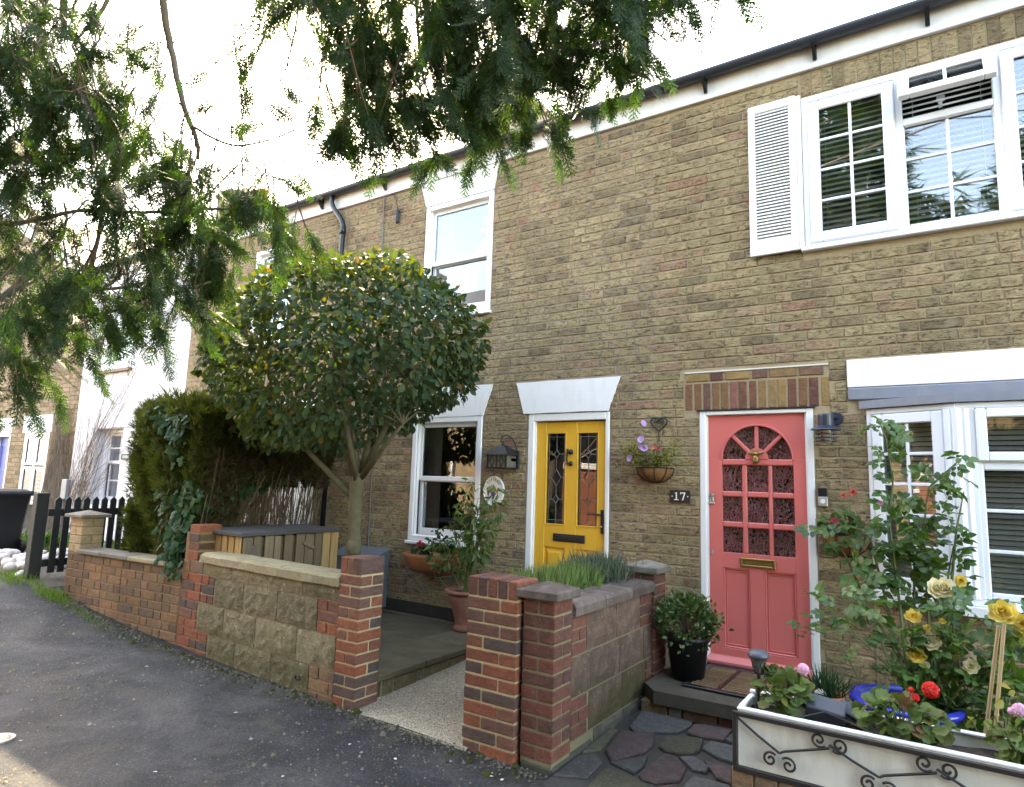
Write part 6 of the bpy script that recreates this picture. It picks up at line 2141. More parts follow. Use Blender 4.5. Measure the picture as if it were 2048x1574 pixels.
# --- nandina in the urn
nd = thing('bamboo_plant', 'tall leafy heavenly bamboo growing out of the terracotta urn', 'plant', (UC[0], UC[1], UC[2] + .35))
rnd = np.random.default_rng(21)
st_ = MB()
LP, LO = [], []
tips = [(-3.70, -.46, -.02), (-3.50, -.46, -.03), (-3.40, -.45, -.10), (-3.62, -.50, -.16), (-3.86, -.42, -.22), (-4.02, -.42, -.40), (-4.15, -.38, -.62), (-3.66, -.5, -.32), (-3.50, -.5, -.26), (-3.55, -.48, -.45), (-3.78, -.46, -.52), (-4.20, -.36, -.80), (-3.60, -.5, -.62), (-3.95, -.44, -.70), (-3.46, -.48, -.36)]
for i, t in enumerate(tips):
    b = np.array([UC[0] + .05 + rnd.uniform(-.05, .05), UC[1] - .05 + rnd.uniform(-.03, .03), -1.06])
    t = np.array(t)
    m = b * .45 + t * .55 + np.array([-.03, 0, .16])
    pts = [b * (1 - s) ** 2 + 2 * m * s * (1 - s) + t * s * s for s in np.linspace(0, 1, 7)]
    st_.tube(pts, [.007, .0065, .006, .005, .004, .003, .002], 5)
    for s in np.linspace(.45, 1, 5):
        p = b * (1 - s) ** 2 + 2 * m * s * (1 - s) + t * s * s
        for k in range(2):
            d = nrm(np.array([rnd.normal(), rnd.normal() * .7, rnd.normal() * .35 - .15]))
            q = p + d * .085
            st_.tube([p, q], .0015, 4)
            for w in (.4, .7, 1.0, 1.05):
                LP.append(p + d * .1 * w)
                LO.append(d + np.array([0, 0, -.7]) + rnd.normal(size=3) * .5)
obj('stems', st_, GREENSTEM, nd)
leaves(nd, 'foliage', NARROW, NANDLEAF, LP, .085, 31, .6, .4, np.array(LO) * .8, kind='stuff')

# --- trough planting under the window
tp = thing('cyclamen', 'cerise cyclamen growing in the hung terracotta trough', 'plant', (-4.55, -.15, -.79))
P = [(-4.6 + rnd.uniform(-.13, .16), -.15 + rnd.uniform(-.07, .06), -.77 + rnd.uniform(0, .07)) for _ in range(60)]
leaves(tp, 'foliage', ROUND, IVYLEAF, P, .05, 33, .8, .1)
for k, (x, z) in enumerate(((-4.60, -.655), (-4.56, -.67), (-4.63, -.675))):
    cluster_head((x, -.16, z), .028, PET_CERISE, tp, 8, 40 + k)
    obj('stem', MB().tube([(x, -.15, z), (x + .01, -.14, -.79)], .0025, 4), GREENSTEM, tp)
tp2 = thing('trailing_plant', 'dark leafy shoot growing in the right half of the hung trough', 'plant', (-4.3, -.15, -.79))
P = []
s2 = MB()
for t in ((-4.32, -.2, -.56), (-4.2, -.22, -.60), (-4.12, -.22, -.66), (-4.42, -.2, -.64), (-4.05, -.2, -.70)):
    b = np.array((-4.3, -.15, -.79))
    t = np.array(t)
    pts = [b + (t - b) * s + np.array([0, 0, .05 * math.sin(s * 3.1)]) for s in np.linspace(0, 1, 6)]
    s2.tube(pts, .003, 4)
    for p in pts[1:]:
        P += [p + rnd.normal(size=3) * .02 for _ in range(5)]
obj('stems', s2, GREENSTEM, tp2)
leaves(tp2, 'foliage', OVAL, IVYLEAF, P, .05, 34, .6, .3)

# --- lavender bed
lav = thing('lavender', 'bright green clump of lavender in the walled bed by the yellow door', 'plant', (-2.27, -1.35, -.82))
P = []
for _ in range(1900):
    y = rnd.uniform(-1.8, -1.02)
    P.append((rnd.normal(-2.26, .075), y, -.82 + rnd.uniform(0, .07)))
P = np.array(P)
n = len(P)
tip = np.array([0, 0, 1.0]) + rnd.normal(size=(n, 3)) * .22
hh = rnd.uniform(.12, .25, n)
tv = [(-.045, 0, 0), (.045, 0, 0), (.05, .5, .05), (-.05, .5, .05), (.0, 1, .12)]
tf = [(0, 1, 2, 3), (3, 2, 4)]
tv2, tf2 = [], []
for a in (0, 1.05, 2.1):
    b = len(tv2)
    for (x, y, z) in tv:
        tv2.append((x * math.cos(a) + z * math.sin(a), y, -x * math.sin(a) + z * math.cos(a)))
    tf2 += [tuple(i + b for i in q) for q in tf]
cloud('foliage', tv2, tf2, P, frames(tip, rnd.normal(size=(n, 3))), np.stack([hh * .38, hh * .95, hh * .38], -1), LAVLEAF, lav, kind='stuff')
ros = thing('rosemary', 'grey green rosemary clump next to the rear capped pier', 'plant', (-2.25, -.82, -.82))
P = []
for _ in range(1500):
    P.append((rnd.normal(-2.24, .085), rnd.normal(-.83, .12), -.82 + rnd.uniform(0, .17)))
P = np.array(P)
n = len(P)
tip = np.array([0, 0, .9]) + rnd.normal(size=(n, 3)) * .4
hh = rnd.uniform(.10, .2, n)
cloud('foliage', tv2, tf2, P, frames(tip, rnd.normal(size=(n, 3))), np.stack([hh * .38, hh, hh * .38], -1), SAGELEAF, ros, kind='stuff')

# --- shrub in the black pot
P, O = [], []
sb = MB()
for _ in range(150):
    d = nrm(rnd.normal(size=3) + np.array([0, 0, .45]))
    r = rnd.uniform(.55, 1) ** .5
    c = np.array([BP[0] - .01, BP[1], BP[2] + .40])
    q = c + d * r * np.array([.20, .19, .19])
    sb.tube([(BP[0], BP[1], BP[2] + .27), q], .0022, 3)
    for _ in range(9):
        P.append(q + rnd.normal(size=3) * .026)
        O.append(d * .9 + np.array([0, 0, .35]))
for t in ((-1.40, -.55, -.93), (-1.42, -.52, -1.0), (-1.45, -.55, -1.08)):
    for _ in range(16):
        P.append(np.array(t) + rnd.normal(size=3) * .03)
        O.append(np.array([.5, -.2, .4]))
    sb.tube([(BP[0] + .05, BP[1], BP[2] + .35), t], .003, 4)
obj('stems', sb, TWIG, shr)
leaves(shr, 'foliage', OVAL, SHRUBLEAF, P, .038, 35, .5, 0, np.array(O), kind='stuff')

# --- petunias
pt = thing('petunia', 'straggly lilac petunia spilling from the coir basket', 'plant', (-2.085, -.1, .15))
P = []
sm_ = MB()
for k in range(46):
    b = np.array([-2.085 + rnd.uniform(-.14, .14), -.10 + rnd.uniform(-.05, .05), .15])
    t = b + np.array([(b[0] + 2.085) * .85 + rnd.normal() * .055, rnd.uniform(-.12, .03), rnd.uniform(.04, .22)])
    pts = [b + (t - b) * s + np.array([0, 0, .03 * math.sin(3.1 * s)]) for s in np.linspace(0, 1, 5)]
    sm_.tube(pts, .0018, 4)
    for p in pts[1:]:
        P += [p + rnd.normal(size=3) * .012 for _ in range(4)]
obj('stems', sm_, GREENSTEM, pt)
leaves(pt, 'foliage', OVAL, YELLEAF, P, .026, 36, .5, .0, kind='stuff')
FUN = ([], [])
for k in range(10):
    a = 2 * math.pi * k / 10
    FUN[0].append((math.cos(a) * .5 * (1 if k % 2 else .9), math.sin(a) * .5 * (1 if k % 2 else .9), .22))
FUN[0].append((0, 0, 0))
FUN[1].extend([(k, (k + 1) % 10, 10) for k in range(10)])
for k, (x, z, s, m, f) in enumerate(((-2.235, .235, .075, PET_LILAC, (-.6, -1, .2)), (-2.14, .392, .066, PET_LILAC, (.1, -1, .3)), (-2.112, .315, .07, PET_LILAC, (.3, -1, .5)), (-2.135, .335, .06, PET_LILAC, (-.3, -1, .1)),
                                  (-2.125, .53, .06, PET_LILAC, (.9, -.6, .3)), (-2.03, .325, .045, PET_CORAL, (0, -1, .3)), (-1.985, .315, .042, PET_CERISE, (.2, -1, .3)))):
    f = nrm(np.array(f))
    cloud('flower', FUN[0], FUN[1], [(x, -.20, z)], frames(nrm(np.cross(f, [0, 0, 1.0]))[None], f[None]), np.array([s]), m, pt)
    obj('stem', MB().tube([(x, -.195, z), (x * .7 - 2.085 * .3, -.14, .2)], .0018, 4), GREENSTEM, pt)

# --- geranium in the right basket
gq = thing('geranium', 'cerise geranium in the coir basket right of the coral door', 'plant', (-.62, -.1, -.3))
P = [(-.65 + rnd.uniform(-.13, .13), -.10 + rnd.uniform(-.09, .06), -.285 + rnd.uniform(0, .13)) for _ in range(80)]
leaves(gq, 'foliage', LOBED, GERLEAF, P, .05, 37, .7, .1)
cluster_head((-.665, -.19, -.215), .045, PET_CERISE, gq, 26, 51)
cluster_head((-.735, -.16, -.285), .022, PET_YELLOW, gq, 9, 52)

# --- climbing rose against the bay window
cr_ = thing('climbing_rose', 'tall climbing rose growing up in front of the canted bay window', 'plant', (-.25, -.55, -1.5))
CPOLY = [(-0.369, 0.509), (-0.245, 0.441), (-0.227, 0.216), (-0.071, 0.094), (0.115, 0.249), (0.142, 0.039), (-0.001, -0.057), (0.027, -0.265), (0.08, -0.437), (-0.053, -0.597), (-0.264, -0.652), (-0.483, -0.617), (-0.563, -0.436), (-0.707, -0.253), (-0.58, -0.05), (-0.407, -0.107), (-0.26, 0.089), (-0.35, 0.28)]
prn = random.Random(8)
cs = MB()
stemsC = [[(-.2, -1.5), (-.26, -.8), (-.30, -.2), (-.27, .1), (-.30, .35), (-.34, .49)], [(-.15, -1.5), (-.12, -.8), (-.12, -.2), (-.08, .05), (.02, .15), (.10, .235)], [(-.25, -1.5), (-.34, -.7), (-.42, -.3), (-.50, -.12)], [(-.2, -1.5), (-.05, -.8), (.0, -.45), (.03, -.3)], [(-.2, -1.5), (-.2, -.9), (-.18, -.4), (-.2, -.1)], [(-.22, -1.5), (-.42, -.8), (-.58, -.4), (-.66, -.3)], [(-.05, -1.5), (.0, -.6), (.05, -.2), (.1, .03)]]
P, O = [], []
for i, s in enumerate(stemsC):
    y = -.58 + .04 * (i % 3)
    pts = [(x, y + .02 * math.sin(k * 2 + i), z) for k, (x, z) in enumerate(s)]
    cs.tube(pts, [.010] * 2 + [.006] * (len(pts) - 3) + [.003], 5)
    for (a, b) in zip(pts[1:], pts[2:]):
        A_, B_ = np.array(a), np.array(b)
        L = np.linalg.norm(B_ - A_)
        for s_ in np.arange(0, 1, .05 / L):
            p = A_ + (B_ - A_) * s_
            if p[2] > -.7:
                P.append(p)
                O.append(np.array([prn.choice((-1, 1)) * prn.uniform(.3, 1), prn.uniform(-.9, .3), prn.uniform(-.3, .6)]))
for (x, z) in sample_poly(CPOLY, 70, prn):
    P.append((x, -.56 + prn.uniform(-.14, .12), z))
    O.append(np.array([prn.uniform(-1, 1), prn.uniform(-1, .2), prn.uniform(-.5, .6)]))
obj('stems', cs, GREENSTEM, cr_)
P, O = np.array(P, float), np.array(O, float)
R_ = frames(O, nrm(rnd.normal(size=(len(P), 3)) * .4 + np.array([0, -.5, .8])))
S = rnd.uniform(.11, .165, len(P))
p_, r_, s_ = single_leaves(cr_, COMPOUND, ROSELEAF, P, R_, S, 190, -S)
if len(p_):
    cloud('foliage', *COMPOUND, p_, r_, s_, ROSELEAF, cr_, kind='stuff')
for k, (x, z, m, r) in enumerate(((-.50, .0, PET_CORAL, .028), (-.555, -.02, PET_CORAL, .02), (-.345, -.06, PET_PINK, .018))):
    rose_head((x, -.62, z), r, m, cr_, seed=60 + k)

# --- yellow rose bush in the bed
yr = thing('rose_bush', 'rose bush with pale yellow blooms behind the white trough', 'plant', (-.1, -1.3, -1.5))
FPOLY = [(-0.70, -0.78), (-0.60, -0.55), (-0.411, -0.474), (-0.002, -0.46), (0.305, -0.398), (0.30, -1.0), (-0.037, -1.12), (-0.295, -1.02), (-0.432, -0.98), (-0.60, -0.90)]
FL = [(-.058, -.478, .058, PET_CREAM), (-.022, -.47, .055, PET_CREAM), (-.165, -.629, .042, PET_YELLOW), (.213, -.565, .068, PET_YELLOW), (.045, -.425, .032, PET_YELLOW), (-.089, -.741, .05, PET_CREAM), (-.158, -.827, .046, PET_YELLOW), (.069, -.837, .04, PET_CREAM), (-.04, -.635, .018, PET_YELLOW), (-.108, -.677, .02, PET_YELLOW), (.29, -.603, .05, PET_YELLOW), (.30, -.68, .045, PET_YELLOW), (-.2, -.63, .012, PET_CREAM), (-.12, -.86, .02, PET_CREAM)]
ys_ = MB()
P, O = [], []
for k, (x, z, r, m) in enumerate(FL):
    b = np.array([-.1 + prn.uniform(-.22, .28), -1.28 + prn.uniform(-.08, .12), -1.5])
    t = np.array([x, -1.33, z - r * .3])
    mid = b * .4 + t * .6 + np.array([prn.uniform(-.08, .08), 0, -.02])
    pts = [b * (1 - s) ** 2 + 2 * mid * s * (1 - s) + t * s * s for s in np.linspace(0, 1, 8)]
    ys_.tube(pts, [.007, .0065, .006, .0055, .005, .0045, .004, .003], 5)
    rose_head((x, -1.35, z), r, m, yr, (prn.uniform(-.3, .3), -1, prn.uniform(.1, .7)), 70 + k)
    for p in pts[2:-1]:
        for _ in range(2):
            P.append(p + rnd.normal(size=3) * .01)
            O.append(np.array([prn.uniform(-1, 1), prn.uniform(-1, .4), prn.uniform(-.2, .8)]))
for k in range(12):
    b = np.array([-.1 + prn.uniform(-.25, .35), -1.25, -1.5])
    x, z = sample_poly(FPOLY, 1, prn)[0]
    t = np.array([x, -1.25 + prn.uniform(-.12, .12), z + .05])
    mid = b * .5 + t * .5 + np.array([0, 0, .12])
    pts = [b * (1 - s) ** 2 + 2 * mid * s * (1 - s) + t * s * s for s in np.linspace(0, 1, 8)]
    ys_.tube(pts, [.005] * 4 + [.004] * 2 + [.003, .002], 5)
    for p in pts[3:]:
        for _ in range(2):
            P.append(p + rnd.normal(size=3) * .01)
            O.append(np.array([prn.uniform(-1, 1), prn.uniform(-1, .4), prn.uniform(-.2, .8)]))
for (x, z) in sample_poly(FPOLY, 45, prn):
    P.append((x, -1.28 + prn.uniform(-.14, .14), z))
    O.append(np.array([prn.uniform(-1, 1), prn.uniform(-1, .3), prn.uniform(-.4, .6)]))
for (x, z) in ((-.74, -.80), (-.72, -.86), (-.66, -.84), (-.61, -.72), (-.55, -.64), (-.67, -.74), (-.60, -.80)):
    P.append((x, -1.1, z))
    O.append(np.array([-1, -.4, .2]))
ys_.tube([(-.3, -1.2, -1.5), (-.42, -1.15, -1.1), (-.56, -1.1, -.84), (-.74, -1.1, -.80)], .004, 5)
obj('stems', ys_, GREENSTEM, yr)
P, O = np.array(P, float), np.array(O, float)
R_ = frames(O, nrm(rnd.normal(size=(len(P), 3)) * .4 + np.array([0, -.4, .9])))
S = rnd.uniform(.085, .135, len(P))
p_, r_, s_ = single_leaves(yr, COMPOUND, ROSELEAF, P, R_, S, 250, -S)
if len(p_):
    cloud('foliage', *COMPOUND, p_, r_, s_, ROSELEAF, yr, kind='stuff')
# young shoots with yellowing leaves at the right edge
ysh = thing('young_shrub', 'thin shrub with yellowing leaves right of the bamboo canes', 'plant', (.25, -1.55, -1.5))
P = []
s3 = MB()
for t in ((.10, -1.0), (.16, -.92), (.22, -.86), (.26, -.98), (.14, -1.06), (.20, -1.05), (.05, -1.02), (.29, -.9)):
    b = np.array((.2, -1.6, -1.5))
    q = np.array((t[0], -1.62, t[1]))
    pts = [b + (q - b) * s + np.array([.03 * math.sin(3 * s), 0, 0]) for s in np.linspace(0, 1, 6)]
    s3.tube(pts, .003, 4)
    P += [p + rnd.normal(size=3) * .015 for p in pts[3:] for _ in range(2)]
obj('stems', s3, TWIG, ysh)
leaves(ysh, 'leaf', OVAL, YELLEAF, P, .055, 38, .4, .1)

# --- geraniums in the white trough
def geranium(label, c, rx, rz, n, seed, heads):
    t = thing('geranium', label, 'plant', (c[0], c[1], -1.09))
    r = np.random.default_rng(seed)
    P, O = [], []
    s = MB()
    for i in range(n):
        d = nrm(r.normal(size=3) + np.array([0, -.2, .35]))
        q = np.array(c) + d * np.array([rx, .085, rz]) * r.uniform(.45, 1) ** .5
        P.append(q)
        O.append(d)
        s.tube([(c[0] + r.uniform(-.03, .03), c[1], -1.09), (q + np.array([c[0], c[1], -1.09])) / 2 + np.array([0, 0, .02]), q], .0022, 4)
    obj('stems', s, GREENSTEM, t)
    P, O = np.array(P), np.array(O)
    nor = nrm(O + np.array([0, -.5, .9]) + r.normal(size=(n, 3)) * .3)
    single_leaves(t, LOBED, GERLEAF, P, frames(O + r.normal(size=(n, 3)) * .5 + np.array([0, 0, -.4]), nor), r.uniform(.042, .066, n), n, np.arange(n))
    for k, (x, z, rr, m) in enumerate(heads):
        cluster_head((x, c[1] - .03, z), rr, m, t, 24 if rr > .025 else 10, seed + k)
        s = MB().tube([(x, c[1] - .02, z), (c[0] * .5 + x * .5, c[1], (z - 1.05) / 2)], .0028, 4)
        obj('stem', s, GREENSTEM, t)
geranium('bronze green geranium with a pink bloom at the door end of the trough', (-.70, -1.87, -.985), .12, .10, 95, 81, ((-.612, -.852, .034, PET_PINK),))
geranium('green geranium with red blooms in the middle of the trough', (-.21, -1.89, -.995), .17, .075, 110, 82, ((-.092, -.842, .042, PET_RED), (-.15, -.885, .022, PET_RED), (-.165, -.855, .016, PET_RED)))
geranium('dark geranium with a pale pink bloom at the cut off end of the trough', (.215, -1.89, -1.0), .09, .085, 70, 83, ((.215, -.862, .034, PET_PINK), (.185, -.87, .018, PET_PINK)))
hth = thing('heather', 'dark wiry heather growing in the terracotta bowl', 'plant', (-.585, -1.42, -1.09))
P = np.array([(-.585 + rnd.normal() * .04, -1.42 + rnd.normal() * .035, -1.09 + rnd.uniform(0, .03)) for _ in range(170)])
tip = np.array([0, 0, .8]) + rnd.normal(size=(170, 3)) * .4
hh = rnd.uniform(.06, .17, 170)
cloud('foliage', tv2, tf2, P, frames(tip, rnd.normal(size=(170, 3))), np.stack([hh * .3, hh, hh * .3], -1), IVYLEAF, hth, kind='stuff')

# ------------------------------------------------------------------ round clipped bush
bush = thing('round_bush', 'round clipped bush on a bare trunk in front of the sash windows', 'bush', (-4.42, -1.30, -1.4))
BC = np.array([-4.58, -1.38, 1.10])
BRAD = np.array([1.36, 1.08, .91])
tk = MB()
tk.tube([(-4.42 + .008 * math.sin(i * 2.3), -1.24 - .002 * i, -1.45 + .1 * i) for i in range(15)] + [(-4.37, -1.28, .05)], [.095, .078, .07, .062, .066, .058, .061, .057, .066, .06, .056, .06, .058, .062, .06, .062], 10)
tk.ell((-4.41, -1.27, -.62), (.07, .07, .09), 9, 7)
obj('trunk', tk, BUSHBARK, bush, smooth=True)
lb = MB()
brnd = np.random.default_rng(3)
limbs = [((-4.38, -1.28, -.02), (-4.45, -1.35, .45), (-4.55, -1.4, 1.0)), ((-4.36, -1.28, .02), (-4.18, -1.25, .35), (-3.9, -1.2, .9)), ((-4.43, -1.26, -.2), (-4.85, -1.35, .12), (-5.25, -1.45, .45)),
         ((-4.41, -1.26, -.1), (-4.7, -1.2, .3), (-5.0, -1.0, .9)), ((-4.40, -1.28, -.05), (-4.30, -1.5, .3), (-4.2, -1.75, .8)), ((-4.36, -1.28, .0), (-4.05, -1.35, .25), (-3.78, -1.4, .45)), ((-4.4, -1.27, 0), (-4.42, -1.1, .5), (-4.5, -.9, 1.1))]
for a, b, c in limbs:
    lb.tube([a, b, c], [.034, .024, .012], 7)
    for k in range(7):
        d = nrm(brnd.normal(size=3))
        q = BC + d * BRAD * .86
        lb.tube([c, (np.array(c) + q) / 2 + np.array([0, 0, .06]), q], [.01, .007, .003], 5)
obj('limb', lb, BUSHBARK, bush, smooth=True)
N = 10500
d = nrm(brnd.normal(size=(N, 3)))
lump = 1 + .05 * np.sin(d[:, 0] * 7 + 1) * np.sin(d[:, 2] * 6) + .04 * np.sin(d[:, 1] * 9 + d[:, 0] * 5)
rr = np.clip(1 - np.abs(brnd.normal(0, .085, N)), .6, 1.03) * lump
rr[:900] *= brnd.uniform(.55, .95, 900)
bot = np.where(d[:, 2] < 0, np.clip(.90 - .42 * d[:, 0], .72, 1.25), 1.0)
P = BC + d * BRAD * rr[:, None] * np.stack([np.ones(N), np.ones(N), bot], -1)
keep = P[:, 1] < -.08
# flatten and hollow the underside
keep &= ~((d[:, 2] < -.35) & (brnd.uniform(size=N) < .35))
P, d = P[keep], d[keep]
n = len(P)
nor = nrm(d * .75 + np.array([0, 0, .5]) + brnd.normal(size=(n, 3)) * .42)
tip = nrm(d * .55 + np.array([0, 0, -.55]) + brnd.normal(size=(n, 3)) * .55)
up = (d[:, 2] > .55) & (brnd.uniform(size=n) < .25)
tip[up] = nrm(d[up] * .6 + np.array([0, 0, .7]) + brnd.normal(size=(up.sum(), 3)) * .3)
S = brnd.uniform(.055, .095, n)
view = np.array([0, -5.43, 0]) - P
dist = np.linalg.norm(view, axis=1)
facing = (nrm(view) * d).sum(1)
order = dist - 2.2 * facing - 12 * S + np.where(P[:, 2] > 2.0, 1, 0)
lt = oval_leaf(.31, .06, .10)
p_, r_, s_ = single_leaves(bush, lt, BUSHLEAF, P, frames(tip, nor), S, 300, order)
cloud('crown', *lt, p_, r_, s_, BUSHLEAF, bush, kind='stuff')
tw = MB()
for k in range(70):
    a = brnd.uniform(0, 6.28)
    dd = nrm(np.array([math.cos(a) * brnd.uniform(0, .8), math.sin(a) * brnd.uniform(0, .8), 1]))
    q = BC + dd * BRAD
    if q[1] < -.15:
        tw.tube([q - dd * .1, q + np.array([brnd.normal() * .015, brnd.normal() * .015, brnd.uniform(.03, .10)])], .0022, 4)
obj('twigs', tw, TWIG, bush, kind='stuff')

# ------------------------------------------------------------------ clipped hedge, bare below
hg = thing('hedge', 'clipped conifer hedge with a brown bare underside behind the brown wall', 'hedge', (-6.6, -1.0, -1.4))
hr = np.random.default_rng(17)
HX0, HX1, HY0, HY1, HZ1 = -7.16, -6.06, -1.90, -.18, .60
pts, nrmls, kind = [], [], []
def hedge_face(n, f):
    for _ in range(n):
        p, nn, zlo = f()
        pts.append(p)
        nrmls.append(nn)
def front():
    x, z = hr.uniform(HX0, HX1 - .1), hr.uniform(-1.0, HZ1)
    w = .10 * math.sin(x * 5 + z * 3) * .5
    return (x, HY0 + .06 + w * .8 + .05 * math.sin(x * 11 + z * 9) + max(0, -z - .2) * .12 + hr.normal() * .04, z), (0, -1, .15), 0
def side():
    y = hr.uniform(HY0, HY1)
    zlo = -.15 if y > -1.35 else -.75
    z = zlo + (HZ1 - zlo) * hr.uniform(0, 1) ** .85
    return (HX1 + hr.normal() * .035 - max(0, -z) * .05, y, z), (1, 0, .1), 0
def leftf():
    y, z = hr.uniform(HY0, HY1), hr.uniform(-1.0, HZ1)
    return (HX0 + hr.normal() * .035, y, z), (-1, 0, .1), 0
def top():
    return (hr.uniform(HX0, HX1), hr.uniform(HY0, HY1), HZ1 + .04 + hr.normal() * .05), (0, 0, 1), 0
hedge_face(5200, front)
hedge_face(4800, side)
hedge_face(1300, leftf)
hedge_face(3200, top)
P, NN = np.array(pts), np.array(nrmls, float)
n = len(P)
tip = NN * .7 + np.array([0, 0, .75]) + hr.normal(size=(n, 3)) * .45
brown = (P[:, 0] > HX1 - .25) & (P[:, 2] < .3 + hr.normal(size=n) * .12) & (P[:, 1] > -1.75)
S = hr.uniform(.06, .14, n)
o1 = cloud('foliage', *BRUSH, P[~brown], frames(tip[~brown], NN[~brown] + hr.normal(size=((~brown).sum(), 3)) * .6), S[~brown], HEDGELEAF, hg, False, kind='stuff')
DEADHEDGE = leaf_mat('brown_hedge_frond', [(0, (.07, .055, .025)), (.5, (.09, .06, .035)), (1, (.07, .075, .025))], .2, .8, .2, (1.3, 1.1, .6))
cloud('brown_foliage', *BRUSH, P[brown], frames(tip[brown], NN[brown] + hr.normal(size=(brown.sum(), 3)) * .6), S[brown] * .9, DEADHEDGE, hg, False, kind='stuff')
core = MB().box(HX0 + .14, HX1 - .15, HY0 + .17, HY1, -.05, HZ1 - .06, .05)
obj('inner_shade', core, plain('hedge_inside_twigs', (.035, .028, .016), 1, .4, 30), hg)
stb = MB()
for k in range(260):
    y = hr.uniform(-1.75, HY1)
    x = HX1 - hr.uniform(.02, .75)
    b = np.array([x - .1 + hr.normal() * .03, y + hr.normal() * .02, -1.4])
    t = np.array([x + hr.normal() * .16, y + hr.normal() * .17, hr.uniform(-.1, .25)])
    m = (b + t) / 2 + hr.normal(size=3) * .05
    r = hr.uniform(.003, .011)
    stb.tube([b, m, t], [r, r * .8, r * .5], 4)
    if k % 3 == 0:
        stb.tube([m, m + np.array([hr.normal() * .2, hr.normal() * .2, hr.uniform(.1, .4)])], r * .4, 3)
obj('stems', stb, TWIG, hg)
# wispy shoots on the hedge top
sh_ = []
for _ in range(60):
    sh_.append((hr.uniform(HX0, HX1), hr.uniform(HY0, HY1), HZ1 + .08))
tipn = np.array([0, 0, 1.0]) + hr.normal(size=(60, 3)) * .3
cloud('shoots', *BRUSH, sh_, frames(tipn, hr.normal(size=(60, 3))), hr.uniform(.15, .3, 60), HEDGELEAF, hg, False, kind='stuff')

iv = thing('ivy', 'dark ivy hanging over the corner of the hedge and the brick quoin', 'ivy', (-6.1, -1.95, -.9))
P = []
ivs = MB()
for (x, y, z, sx, sy, sz, n) in ((-6.0, -1.98, -.60, .13, .06, .16, 130), (-5.98, -2.02, -.80, .11, .05, .12, 70), (-6.06, -1.95, -.30, .22, .06, .16, 130), (-6.5, -1.93, .50, .30, .05, .10, 90), (-6.30, -1.93, .30, .10, .03, .16, 40), (-6.08, -1.6, -.35, .05, .25, .2, 110), (-6.05, -1.2, -.1, .05, .3, .1, 50)):
    for _ in range(n):
        P.append((x + hr.normal() * sx * .7, y + hr.normal() * sy * .6, z + hr.normal() * sz * .7))
for k in range(9):
    x = -6.1 + hr.normal() * .12
    ivs.tube([(x, -1.90, -.2), (x + hr.normal() * .05, -1.94, -.5), (x + hr.normal() * .08, -1.97, -.8)], .003, 4)
obj('stems', ivs, TWIG, iv)
P = np.array(P)
n = len(P)
S = hr.uniform(.05, .095, n)
R_ = frames(np.array([0, -.3, -1.0]) + hr.normal(size=(n, 3)) * .5, np.array([.25, -.8, .45]) + hr.normal(size=(n, 3)) * .35)
p_, r_, s_ = single_leaves(iv, IVY, IVYLEAF, P, R_, S, 200, -S + (P[:, 1] + 2) * .1)
cloud('foliage', *IVY, p_, r_, s_, IVYLEAF, iv, kind='stuff')

# ------------------------------------------------------------------ bare creeper on the white house and weeds
def creeper(name, label, roots, n, xr, zr, mat, r0, seed, slope=.5):
    t = thing(name, label, 'creeper', (roots[0], -.03, -1.2))
    r = random.Random(seed)
    m = MB()
    for k in range(n):
        x = roots[k % len(roots)] + r.uniform(-.15, .15)
        z = r.uniform(-1.2, -.4)
        tx, tz = r.uniform(*xr), r.uniform(*zr)
        pts = []
        px = x
        for i in range(9):
            s = i / 8
            px = x + (tx - x) * s ** 1.5 + r.uniform(-.05, .05)
            pts.append((px, -.012 - r.uniform(0, .012), z + (tz - z) * s))
        rr = r.uniform(.5, 1) * r0
        m.tube(pts, [rr * (1 - .75 * i / 8) for i in range(9)], 4)
        for _ in range(3):
            i = r.randrange(3, 8)
            p = pts[i]
            m.tube([p, (p[0] + r.uniform(-.25, .35), -.015, p[2] + r.uniform(.05, .3))], rr * .3, 3)
    obj('stems', m, mat, t)
    return t
creeper('creeper', 'thin bare creeper stems fanning over the white painted wall', [-13.0, -12.7, -12.5], 60, (-12.9, -10.6), (-.4, 1.9), CREEP, .0065, 5)
creeper('creeper', 'dense mat of dry creeper stems covering the brown gable house corner', [-13.2, -13.5, -13.8, -14.0], 110, (-14.0, -13.05), (-.1, 1.3), CREEPB, .009, 6)

gr_ = random.Random(9)
def tuft(label, cx, cy, rx, ry, n, h, mat, cat='weeds', name='weeds', tm=None, kind='stuff'):
    r = np.random.default_rng(int(abs(cx * 100)))
    P = np.array([(cx + r.normal() * rx, cy + r.normal() * ry, 0) for _ in range(n)])
    P[:, 2] = [gz(x) for x in P[:, 0]]
    tip = np.array([0, 0, .8]) + r.normal(size=(n, 3)) * .45
    hh = r.uniform(.4, 1, n) * h
    o = cloud(name, tm[0] if tm else tv, tm[1] if tm else tf, P, frames(tip, r.normal(size=(n, 3))), np.stack([hh * .5, hh, hh * .5], -1) if tm is None else hh, mat)
    return props(o, label, cat, None, kind)
tuft('bright green weeds at the foot of the brown wall corner', -7.65, -2.28, .16, .05, 420, .11, GRASSM)
tuft('sparse grassy weeds along the brown wall', -7.0, -2.25, .35, .04, 360, .06, GRASSM)
tuft('green weeds around the black gate post', -8.5, -2.28, .3, .10, 480, .12, GRASSM)
tuft('leafy green plants between the bin and the post', -11.5, -.9, .45, .25, 330, .22, ROSELEAF, 'plants', 'leafy_plants', OVAL)
tuft('low green weeds along the verge of the pebbles', -9.3, -2.35, .6, .06, 420, .07, GRASSM)
lit = random.Random(3)
